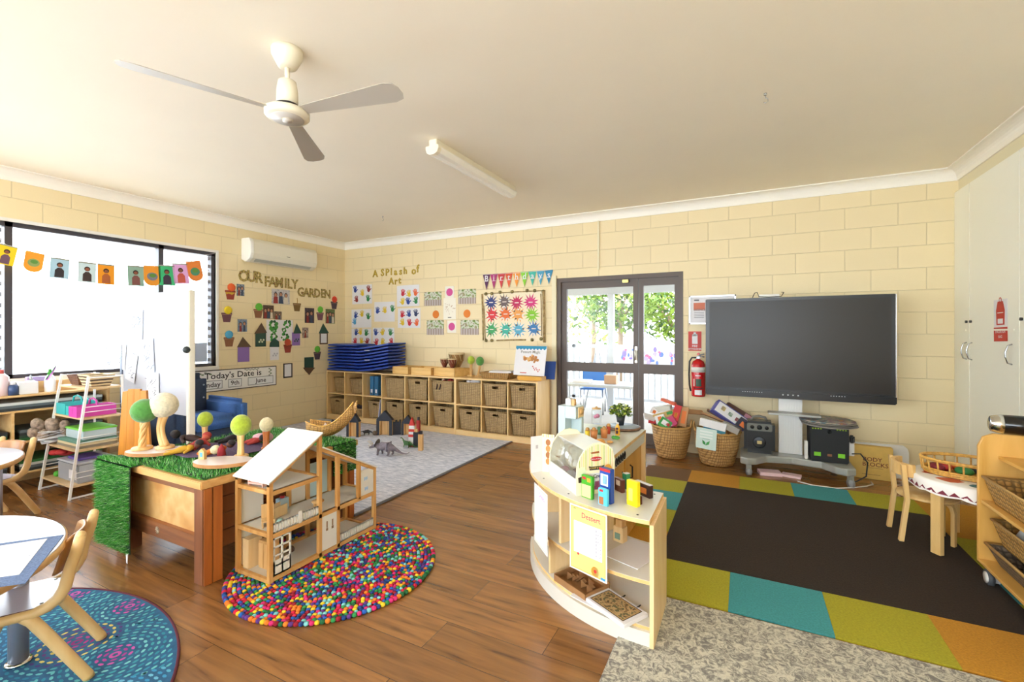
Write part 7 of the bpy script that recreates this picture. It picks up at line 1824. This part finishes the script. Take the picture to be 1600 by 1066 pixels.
# cantilever tube-shaped birch chairs
tube_m = wood('chair_birch', 'd2ab6c', 'e0be86', .35, 'Z', 3); seat_m = mat('seat_sheen', 'c9c6dc', .22); seat_edge = mat('seat_edge', '5a3c2c', .5); back_m = wood('chair_back_wood', '9a6838', 'b98448', .35, 'Z', 3)  # pale lilac seat colour paints a whitish reflection over dark laminate
def nchair(x, y, rz, label, z0=0.0):
    """local +y is forward, x lateral"""
    t = thing('child_chair', label, 'chair', (x, y, z0), rz)
    for sx in (-1, 1):
        X = sx * .128
        pts = [(X, -.03, .54), (X, -.02, .49), (X, .0, .42), (X, .012, .36), (X, .03, .325), (X * .98, .06, .30), (X * .96, .10, .287), (X * .94, .2, .285), (X * .9, .30, .287)]
        MB().tube(pts, [.017, .019, .019, .02, .02, .019, .018, .018, .015], 12).ball((X, -.030, .541), .0168, 2).build('side_frame', tube_m, t)
        MB().tube([(X * .93, .125, .282), (X * .95, .10, .262), (X * 1.0, .06, .20), (X * 1.05, -.05, .012), (X * 1.05, -.054, 0)], [.018, .02, .02, .019, .019], 12).build('leg', tube_m, t)
        MB().tube([(X * .93, .18, .282), (X * .95, .20, .262), (X * 1.0, .235, .20), (X * 1.05, .31, .012), (X * 1.05, .313, 0)], [.018, .02, .02, .019, .019], 12).build('leg', tube_m, t)
    n = 9; b = MB()
    prof = []
    def bp(j, z):
        a_ = -1 + 2 * j / (n - 1); return (a_ * .115, .012 - .03 * (1 - a_ * a_) + (z - .45) * -.28 + .008)
    zs_ = [.405, .44, .48, .52, .535]
    fr = []; bk_ = []
    for z in zs_:
        for j in range(n):
            x_, y_ = bp(j, z); e = .012 if z > .53 and (j in (0, n - 1)) else 0
            fr.append((x_, y_ + .018, z - e)); bk_.append((x_, y_ + .008, z - e))
    off_ = len(fr); fs = []
    for a_ in range(len(zs_) - 1):
        for j in range(n - 1):
            k = a_ * n + j; fs += [(k, k + 1, k + n + 1, k + n), (off_ + k, off_ + k + n, off_ + k + n + 1, off_ + k + 1)]
    top = (len(zs_) - 1) * n
    for j in range(n - 1): fs += [(j, off_ + j, off_ + j + 1, j + 1), (top + j, top + j + 1, off_ + top + j + 1, off_ + top + j)]
    for a_ in range(len(zs_) - 1):
        for j in (0, n - 1): k = a_ * n + j; fs.append((k, k + n, off_ + k + n, off_ + k))
    b.add(fr + bk_, fs, True); b.build('backrest', back_m, t)
    sp_ = [(-.105, .03), (.105, .03), (.125, .06), (.125, .26), (.11, .315), (.06, .335), (-.06, .335), (-.11, .315), (-.125, .26), (-.125, .06)]
    MB().use(seat_edge).prism(sp_, .297, .3065).use(seat_m).prism([(a_ * .99, .18 + (c_ - .18) * .99) for a_, c_ in sp_], .3065, .3075).build('seat', None, t)
    b = MB()
    for sx in (-1, 1):
        for y_ in (.08, .28): MB().cyl((sx * .1, y_, .307), (sx * .1, y_, .309), .006, n=10).build('rivet', STEEL, t)
nchair(3.387, -4.493, R(180 - 28.7), 'birch child chair in the left foreground with sheen painted on its seat', .0085)
nchair(1.06, -4.03, R(180 + 20.6), 'birch child chair at the left edge by the far round table')
# ================================================================ LEFT SIDE BY THE WINDOW
# armchair
blu = mat('armchair_lit', '3f68a6', .85, noise_amt=.12, scale=90, bump=.3); bld = mat('armchair_shaded', '33425c', .85, noise_amt=.15, scale=90, bump=.3)  # lit and shaded copies of one blue fabric, light painted into the colour
t = thing('armchair', 'blue fabric armchair against the left wall under the date board', 'armchair', (.54, -2.52, .0125), R(-2))
def cush(name, x0, y0, z0, x1, yb, z1, m, bev=.05):
    bm = bmesh.new(); bmesh.ops.create_cube(bm, size=1)
    for v in bm.verts: v.co = Vector(((x0 + x1) / 2 + v.co.x * (x1 - x0), (y0 + yb) / 2 + v.co.y * (yb - y0), (z0 + z1) / 2 + v.co.z * (z1 - z0)))
    bmesh.ops.bevel(bm, geom=bm.edges[:], offset=bev, segments=5, affect='EDGES'); return MB().bm(bm, True).build(name, m, t)
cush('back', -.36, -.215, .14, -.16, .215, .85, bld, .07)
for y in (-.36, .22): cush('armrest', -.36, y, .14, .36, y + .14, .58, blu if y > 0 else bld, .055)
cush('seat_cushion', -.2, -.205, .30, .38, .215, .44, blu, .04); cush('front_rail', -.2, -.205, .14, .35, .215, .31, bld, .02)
b = MB()
for y in (-.15, 0, .15):
    for z in (.58, .72): b.ball((-.158, y, z), .011, 1)
b.build('buttons', mat('button_pale', 'a8b4c4', .6), t)
for sx in (-.3, .3):
    for sy in (-.28, .28): MB().cyl((sx, sy, 0), (sx, sy, .145), .018, .025).build('leg', dr1, t)
# display panel with drawings
t = thing('drawing_display', 'white display panel on a post covered with line drawings', 'display board', (1.20, -3.17, 0))
MB().box(-.62, -.012, .62, .44, .012, 1.66, .004).build('panel', mat('panel_white', 'c2c5ce', .3), t)
MB().box(.44, -.025, 0, .485, .025, 1.66, .006).box(.30, -.2, 0, .485 + .1, .2, .03, .006).build('post', mat('post_cream', 'e8e0d0', .4), t)
MB().box(-.66, -.02, .0, -.62, .02, 1.2, .004).build('edge_post', mat('post_grey', '6a7488', .4), t)
MB().ball((.462, -.03, 1.17), .03, 2).build('knob', mat('knob_dark', '2e3432', .5), t)
sk_ = C('sketch_grey', '3e404e'); sk2 = C('sketch_violet', '4a3a4c'); sk3 = C('paper_blue_shade', 'bcc4d4')
for i, (u, v, w_, h_, rl) in enumerate(((180, 507, .20, .25, 0), (214, 508, .21, .28, -2), (188, 556, .20, .24, -8), (232, 556, .20, .30, 5), (206, 574, .17, .26, -14), (172, 556, .17, .26, 3), (240, 606, .20, .26, 2))):
    p = px(u, v, y=-3.185)
    s = Sheet(w_, h_, sk3 if i % 2 else PAPER, t=.001); random.seed(50 + i)
    for k in range(26):
        x, y = random.uniform(-w_ * .4, w_ * .25), random.uniform(-h_ * .42, h_ * .3); a_ = random.uniform(0, 3.1); l = random.uniform(.015, .07); q = .0036
        s.poly(sk2 if k % 4 == 0 else sk_, [(x, y), (x + l * math.cos(a_) * .6, y + l * math.sin(a_) * .6 + .006), (x + l * math.cos(a_), y + l * math.sin(a_)), (x + l * math.cos(a_) + q, y + l * math.sin(a_) - q), (x + l * .6 * math.cos(a_) + q, y + l * .6 * math.sin(a_) + .003), (x + q, y - q)], .0004 + k * 1e-5)
    if i in (0, 1, 3): s.rect(sk2, w_ / 2 - .008, -h_ / 2, w_ / 2 - .003, h_ / 2 - .02)
    s.build('line_drawing', ('line drawing at the top left of the display panel', 'line drawing at the top right of the display panel', 'tilted line drawing in the middle of the display panel', 'line drawing low at the right of the panel with violet edge', 'strongly tilted line drawing lowest but one on the panel', 'line drawing at the left edge of the display panel', 'line drawing at the bottom right of the display panel')[i], 'drawing', (p.x, -3.1825 - .0013 * (i + 1), p.z), 'back', R(rl))
# slatted orange wooden board
t = thing('slatted_wooden_chair', 'orange slatted wooden chair back standing behind grass table', 'chair', (1.58, -3.52, 0), R(24))
org = wood('slat_orange', 'b8721e', 'd08a2c', .4, 'Z', 4)
for k, (xb, xt) in enumerate(((-.112, -.0725), (-.0375, -.0243), (.0375, .0243), (.112, .0725))):
    hh_ = (.868, .88, .88, .868)[k]
    MB().prism([(xb - .037, .12), (xb + .037, .12), (xt + .0245, hh_), (xt - .0245 + .004 * (k == 0), hh_ - .01 * (k in (0,)))], -.01, .01, 'xz').build('slat', org, t, bevel=.003)
MB().box(-.16, .010, .30, .16, .035, .36).build('cross_rail', org, t)
MB().box(-.13, .0105, .14, .13, .03, .19).build('cross_rail', org, t)
for sx in (-.12, .12): MB().box(sx - .015, .0305, 0, sx + .015, .05, .30).build('leg', org, t)
# low shelf unit under the window
sm_ = wood('shelf_birch', 'cfa56a', 'e0bc84', .45, 'Y', 4)
t = thing('paper_shelf', 'low birch shelf unit with paper trays under the window', 'shelf', (.24, -3.85, 0))
w, y0, y1_ = .21, -.62, .62
for q in (y0, y1_ - .018): MB().box(-w, q, 0, w, q + .018, .80).build('side_panel', sm_, t)
for nm, z in (('top', .782), ('shelf', .655), ('shelf', .40), ('shelf', .145)): MB().box(-w, y0 + .018, z, w, y1_ - .018, z + .016, .001).build(nm, sm_, t)
MB().box(-w, y0, .0, -w + .01, y1_, .80).build('back_panel', sm_, t); 
for q in (.161, .416): MB().box(-w + .01, -.02, q, w, -.004, q + .239).build('divider', sm_, t)
MB().box(.03, y0 + .05, .799, .05, y1_ - .05, .89, .003).build('upstand', sm_, t)
random.seed(60)
pc = [('dark green', '2f4a3a'), ('black', '2c3034'), ('grey', '5a6468'), ('pale', 'c8ccc8'), ('green', '2f6a34')]
for zi, z in enumerate((.161, .416, .671)):
    for j in range(2 if zi < 2 else 1):
        for k in range((4, 4, 3)[zi]):
            nm, c_ = pc[(zi * 3 + k + j) % 5]; yy = (-.31 if j == 0 else .30) if zi < 2 else 0
            wy = .27 if zi < 2 else .57
            one('paper_stack', MB().box(-.18, -wy, 0, .18, wy, .022, .001), C('stack_' + c_, c_), '%s layer of card, %s in the %s of the paper shelf' % (nm, ('lowest', 'second', 'third', 'fourth')[k], ('bottom bays', 'middle bays', 'top slot')[zi] + (' left' if j == 0 else ' right') * (zi < 2)), 'paper stack', (.25 + .004 * k, -3.85 + yy, z + .0005 + k * .0225))
zt_ = .7985
def bottle(x, y, prof, m, label, capm=None, cap=None, z=None, name='bottle', cat='bottle', extra=None):
    z = zt_ if z is None else z
    t = thing(name, label, cat, (x, y, z)); MB().lathe(prof, n=24).build('body', m, t)
    if cap: MB().lathe(cap, n=18).build('cap', capm, t)
    if extra: extra(t)
    return t
p = px(75, 600, x=.33)
def rb(t):
    b = MB()
    for i, c_ in enumerate(('3fae3a', 'b05ac0', 'd8a8d0')): b.use(C('rb_' + c_, c_)); b.add([(.056 * math.cos(R(a_)), .036 * math.sin(R(a_)), .05 + i * -.012 + .0011 * (a_ + 120)) for a_ in range(-120, 61, 20)] + [(.056 * math.cos(R(a_)), .036 * math.sin(R(a_)), .062 + i * -.012 + .0011 * (a_ + 120)) for a_ in range(60, -121, -20)], [tuple(range(20))])
    b.build('rainbow_label', None, t, fix=False)
t = bottle(.37, p.y, [(0, 0), (.045, 0), (.05, .01), (.05, .10), (.035, .135), (.018, .15), (0, .15)], mat('bottle_white', 'f0f2f4', .3), 'white glue bottle with green cap and rainbow label on shelf', C('cap_green', '3a8a2c'), [(.018, .15), (.018, .165), (.012, .175), (.010, .195), (0, .195)], extra=rb)
for q in t.children: q.scale = (1, .7, 1) if q.name.startswith('body') else (1, 1, 1)
p = px(48, 600, x=.36); bottle(.36, p.y, [(0, 0), (.032, 0), (.032, .09), (.02, .11), (0, .11)], mat('jar_clear', 'c8ced0', .15), 'clear squeeze bottle with pointed cap on the shelf', STEEL, [(.012, .11), (.009, .13), (.004, .15), (0, .16)])
p = px(20, 605, x=.40); bottle(.40, p.y, [(0, 0), (.035, 0), (.035, .07), (.02, .085), (0, .085)], mat('bottle_navy', '3a4f7a', .3), 'dark blue paint pot near the window mullion', PAPER, [(.022, .085), (.022, .11), (0, .11)])
p = px(2, 590, x=.38); bottle(.38, p.y, [(0, 0), (.045, 0), (.045, .15), (.02, .18), (0, .18)], mat('bottle_blush', 'e8d0d4', .3), 'blush white pump bottle at the left edge of the photo', C('cap_red2', 'c0504a'), [(.015, .18), (.015, .21), (0, .21)])
p = px(38, 604, x=.33); one('tissue_box', MB().box(-.05, -.06, 0, .05, .06, .10, .004), mat('tub_white', 'e8e8ea', .4), 'white plastic tub hanging on the shelf upstand', 'tub', (.35 + .02, p.y, zt_))
p = px(62, 595, x=.28); t = thing('lavender_box', 'lavender zigzag box beside the glue bottle', 'box', (.235, p.y, zt_)); MB().box(-.03, -.07, 0, .03, .07, .13, .003).build('box', C('box_lilac', 'a898c8'), t); b = MB(); b.prism([(-.06, .03), (-.04, .09), (-.02, .04), (0, .1), (.02, .04), (.04, .09), (.06, .03), (.04, .06), (.02, .01), (0, .06), (-.02, .01), (-.04, .06)], .0301, .031, 'yz'); b.build('zigzag_print', C('box_violet', '5a3a7a'), t)
p = px(24, 575, x=.30); one('wooden_ruler', MB().tube([(0, 0, 0), (-.08, -.06, .19)], .007, 8), nat, 'thin wooden stick leaning against the window mullion', 'stick', (.30 - .02, p.y, zt_ + .006))
# scrunched brown cloth on the shelf
mbx = MB(); random.seed(71)
for i in range(14): mbx.ball((random.uniform(-.04, .06), random.uniform(-.09, .09), random.uniform(.02, .15)), random.uniform(.03, .05), 2, (1, 1, 1.2))
one('fur_cloth', mbx, mat('fur_brown', '9a8676', .95, noise_amt=.5, scale=40, bump=1), 'crumpled brown and white fur cloth hanging out of the shelf', 'cloth', (.50, px(75, 660, x=.5).y, .418))
# ladder shelf
t = thing('ladder_shelf', 'white metal ladder shelf with four wooden boards', 'shelf', (.77, -3.55, 0))
wm = mat('ladder_white', 'eeece8', .35); X_ = .275; ybf, ytf, yb_ = -.17, -.04, .19; HT = .955
for sx in (-1, 1):
    MB().tube([(sx * X_, ybf, 0), (sx * (X_ - .03), ytf, HT)], .011, 4, smooth=False).build('front_leg', wm, t); MB().tube([(sx * X_, yb_, 0), (sx * (X_ - .03), yb_ - .01, HT)], .010, 4, smooth=False).build('rear_leg', wm, t)
    for q0, q1, q2, qz in ((X_, ybf, yb_, .01), (X_ - .03, ytf, yb_ - .01, HT - .01)): MB().tube([(sx * q0, q1, qz), (sx * q0, q2, qz)], .008, 4, smooth=False).build('side_bar', wm, t)
    for z in (.16, .2, .43, .47, .67, .71): 
        f = z / HT; MB().tube([(sx * (X_ - .03 * f), ybf + (ytf - ybf) * f, z), (sx * (X_ - .03 * f), yb_ - .01 * f, z)], .004, 4).build('side_wire', wm, t)
MB().tube([(-X_ + .03, yb_ - .01, HT - .01), (X_ - .03, yb_ - .01, HT - .01)], .008, 4).build('back_bar', wm, t)
bw2 = wood('ladder_board', 'cfae7e', 'e0c498', .45, 'X', 4)
SZ = (.105, .375, .625, .865)
for z in SZ:
    f = z / HT; MB().box(-X_ + .03 * f + .005, ybf + (ytf - ybf) * f, z - .016, X_ - .03 * f - .005, yb_ - .015, z).build('board', bw2, t)
def LP(x, y, z): return (.77 + x, -3.55 + y, z)
# baskets and caddies on it
def bowl(x, y, z, rx, ry, h, m, label):
    t = thing('woven_bowl', label, 'basket', LP(x, y, z)); b = MB().lathe([(0, 0), (.72, 0), (1, h), (.95, h), (.68, .008), (0, .008)], n=4, smooth=False)
    for i, v in enumerate(b.v):
        a_ = PI / 4; c_, s2 = math.cos(a_), math.sin(a_); b.v[i] = Vector(((v.x * c_ - v.y * s2) * rx * 1.35, (v.x * s2 + v.y * c_) * ry * 1.35, v.z))
    b.build('woven_body', m, t)
bowl(-.115, .06, .866, .105, .085, .085, weave('bowl_brown', '8a5a38', '6a3f26', '3a2414', 90, 90), 'brown woven bowl on top of the ladder shelf')
stripe = mat('bowl_stripe', 'c8a878', .7)
m_, n_, b_ = node_mat('bowl_striped'); tc = n_.nodes.new('ShaderNodeTexCoord'); wv = n_.nodes.new('ShaderNodeTexWave'); wv.bands_direction = 'Z'; wv.inputs['Scale'].default_value = 12; wv.inputs['Distortion'].default_value = 1.5; rp = n_.nodes.new('ShaderNodeValToRGB'); rp.color_ramp.elements[0].position = .4; rp.color_ramp.elements[1].position = .6
rp.color_ramp.elements[0].color = (*srgb('5a4a3c'), 1); rp.color_ramp.elements[1].color = (*srgb('dcc498'), 1); n_.links.new(tc.outputs['Object'], wv.inputs[0]); n_.links.new(wv.outputs[1], rp.inputs[0]); n_.links.new(rp.outputs[0], b_.inputs['Base Color'])
bowl(.11, .06, .866, .115, .09, .095, m_, 'brown and cream striped woven bowl on the ladder shelf')
def caddy(x, y, z, w, d, h, m, label):
    t = thing('craft_caddy', label, 'caddy', LP(x, y, z)); th = .004
    b = MB().box(-w, -d, 0, w, d, th)
    b.box(-w, -d, 0, w, -d + th, h).box(-w, d - th, 0, w, d, h).box(-w, -d, 0, -w + th, d, h).box(w - th, -d, 0, w, d, h).box(-th, -d, 0, th, d, h).build('tray', m, t, bevel=.002)
    MB().tube([(-w, 0, h), (-w * .8, 0, h + .04), (0, 0, h + .055), (w * .8, 0, h + .04), (w, 0, h)], .007, 8).build('handle', m, t)
teal = mat('caddy_teal', '3fb8b8', .35); mag = mat('caddy_magenta', 'd04aa8', .35)
caddy(-.15, .03, .626, .085, .11, .09, teal, 'teal plastic craft caddy, left on the ladder shelf')
caddy(-.0, .04, .626, .055, .12, .075, teal, 'second teal craft caddy between teal and magenta ones')
caddy(.13, .03, .626, .072, .13, .085, mag, 'magenta plastic craft caddy on the ladder shelf')
one('yellow_lid', MB().box(-.05, -.04, 0, .05, .04, .03, .01), C('toy_yellowgreen', 'd8e048'), 'yellow green item in the left teal caddy', 'craft item', LP(-.15, -.03, .635))
one('pink_items', MB().ball((0, 0, 0), .035, 2).ball((.04, .02, 0), .03, 2), C('item_pink', 'c87ac8'), 'lilac craft items in the left teal caddy', 'craft item', LP(-.12, .05, .675))
t = thing('storage_box', 'clear storage box with lime green lid on ladder shelf', 'box', LP(.05, .05, .44))
MB().box(-.16, -.11, 0, .16, .11, .07, .004).build('tub', mat('tub_clear', 'b8c8cc', .15), t); MB().box(-.165, -.115, .07, .165, .115, .085, .004).build('lid', C('lid_lime', '7ac84a'), t)
for k, (c_, nm) in enumerate((('8a8070', 'grey'), ('d8c8a0', 'cream'), ('5f8a7a', 'green'))): one('book_pile', MB().box(-.19 + .01 * k, -.13, 0, .19, .13, .02, .001), C('bk_' + c_, c_), '%s book layer lying under the clear box' % nm, 'book', LP(.03, .03, .3755 + k * .0205))
b = MB(); random.seed(80)
for k in range(8):
    x = random.uniform(-.06, .03); b.at((x, random.uniform(-.06, 0), .012 * k), (random.uniform(-.2, .2), random.uniform(-.25, .25), random.uniform(-.6, .6))).box(-.05, -.08, 0, .05, .08, .003)
one('newspaper_bundle', b, PAPER, 'messy bundle of white papers sticking out of ladder shelf', 'papers', LP(-.22, -.06, .40))
t = thing('storage_box', 'clear storage tub with white label at ladder shelf bottom', 'box', LP(.07, .02, .106))
MB().box(-.18, -.13, 0, .18, .13, .15, .008).build('tub', mat('tub_grey', 'b0b4bc', .2), t); MB().box(-.185, -.135, .15, .185, .135, .165, .004).build('lid', mat('tub_lid', 'c4c8d0', .3), t); MB().box(.03, -.1325, .03, .16, -.13, .10).build('label', PAPER, t)
one('red_bag', MB().ball((0, 0, 0), .06, 2, (1.6, 1, .5)).ball((-.05, -.05, .0), .04, 2, (1.5, 1, .6)).ball((.04, -.04, .01), .04, 2, (1.5, 1, .5)), mat('bag_red', 'b02a2c', .7), 'red cloth bags heaped on the lowest storage tub', 'bag', LP(-.14, -.05, .305))
one('purple_folder', MB().box(-.1, -.08, 0, .1, .08, .02, .004), C('folder_violet', '6a58a8'), 'violet folder lying on the lowest storage tub', 'folder', LP(.08, .0, .2725))
one('green_ball', MB().ball((0, 0, .0), .025, 2), C('ball_green', '5ab83a'), 'small green ball beside the lowest storage tub', 'ball', LP(-.15, -.10, .132))
# bunting flags across the window
t0 = thing('flag_bunting', 'string bunting of small painted people flags across the window', 'bunting', (.12, -3.5, 1.95))
k_ = 3.949
fl = [(38, 270, 'e8c81c', 120, 0, 10, '6a4a5a'), (208, 315, 'e89a2a', 120, 1, 7, '8a9a5a'), (368, 353, 'a8c8d8', 118, 0, 3, '2a2428'), (538, 378, 'c8dce0', 112, 0, 1, '3a2a28'), (655, 390, 'e8961c', 105, 0, 0, 'a85a2c'), (838, 400, '8fae9c', 100, 0, -2, '7a4a44'), (940, 400, 'e8962c', 105, 1, -2, '7a7a8a'), (1030, 396, '3fb878', 100, 0, -3, '3a2a40'), (1116, 386, 'e0a8dc', 95, 0, -6, 'c85a4a'), (1203, 370, 'e8853a', 92, 1, -12, '4a8a6a')]
pts = [px(0, 374, x=.12)]
for (X, Y, c_, wd_, rnd, rl, fc_) in fl:
    p = px(X / k_, 330 + (Y - 62) / k_, x=.12); pts.append(p); c0 = px(X / k_, 330 + Y / k_, x=.12)
    w2 = abs(px((X + wd_ / 2) / k_, 330 + Y / k_, x=.12).y - px((X - wd_ / 2) / k_, 330 + Y / k_, x=.12).y); h2 = w2 * 1.02 if False else (p.z - c0.z) * 2
    poly = [(-w2 / 2, h2 / 2), (w2 / 2, h2 / 2), (w2 / 2, -h2 * .2 if rnd else -h2 / 2)] + ([(w2 * .5 * math.cos(R(q)), -h2 * .2 - h2 * .3 * math.sin(R(q))) for q in range(20, 180, 20)] if rnd else []) + [(-w2 / 2, -h2 * .2 if rnd else -h2 / 2)]
    s = Sheet(w2, h2, mat('flag_' + c_, c_, .8), t=.001, poly=poly)
    if not rnd:
        s.poly(C('fl_' + fc_, fc_), [(-w2 * .25, -h2 * .45), (w2 * .25, -h2 * .45), (w2 * .24, -h2 * .1), (w2 * .1, h2 * .02), (-w2 * .1, h2 * .02), (-w2 * .24, -h2 * .1)]).disc(C('fl_hair', '2a1c1a'), 0, h2 * .17, w2 * .17).disc(C('fl_face', '8a5038'), 0, h2 * .14, w2 * .12, dz=.0007)
        s.rect(C('fl_top', '4aa878' if c_ in ('c8dce0', '3fb878') else '8a8a7a'), -w2 / 2, h2 * .44, w2 / 2, h2 * .5)
    else: s.disc(C('fl_' + fc_, fc_), 0, -h2 * .03, w2 * .32, ry=h2 * .2).disc(C('fl_grn', '5a8a3a'), w2 * .02, h2 * .02, w2 * .2, ry=h2 * .1, dz=.0007)
    s.build('flag', None, None, (0, c0.y + 3.5, c0.z - 1.95), (R(90), 0, R(90)), R(-rl), parent=t0)
pts.append(px(322, 398, x=.12)); e_ = px(337, 396, x=.015); pts = [Vector((.02, px(-120, 350, x=.0).y, 2.0))] + pts
MB().tube([(p.x - .12, p.y + 3.5, p.z - 1.95) for p in pts] + [(e_.x - .12, e_.y + 3.5, e_.z - 1.95)], .002, 5).build('string', PAPER, t0)
# dotted screen and pale sheets in the narrow right light
b = MB(); random.seed(9)
for i in range(9):
    for j in range(15):
        y, z = -2.53 + i * .054 + (.027 if j % 2 else 0), .96 + j * .085
        if z > 2.2 or y > -2.07: continue
        b.cyl((-.050, y, z), (-.048, y, z), .006, n=8)
b.build('window_dots', mat('dot_grey', '8f8f98', .8), wn)
for i, (ya_, yb2) in enumerate(((-2.52, -2.31), (-2.29, -2.09))):
    one('pale_sheet', MB().box(-.002, ya_, .965, 0, yb2, 1.19), mat('sheet_blue', 'b9c6dc', .8), ('left', 'right')[i] + ' pale blue sheet pinned at the bottom of the narrow window', 'paper', (-.040, 0, 0))
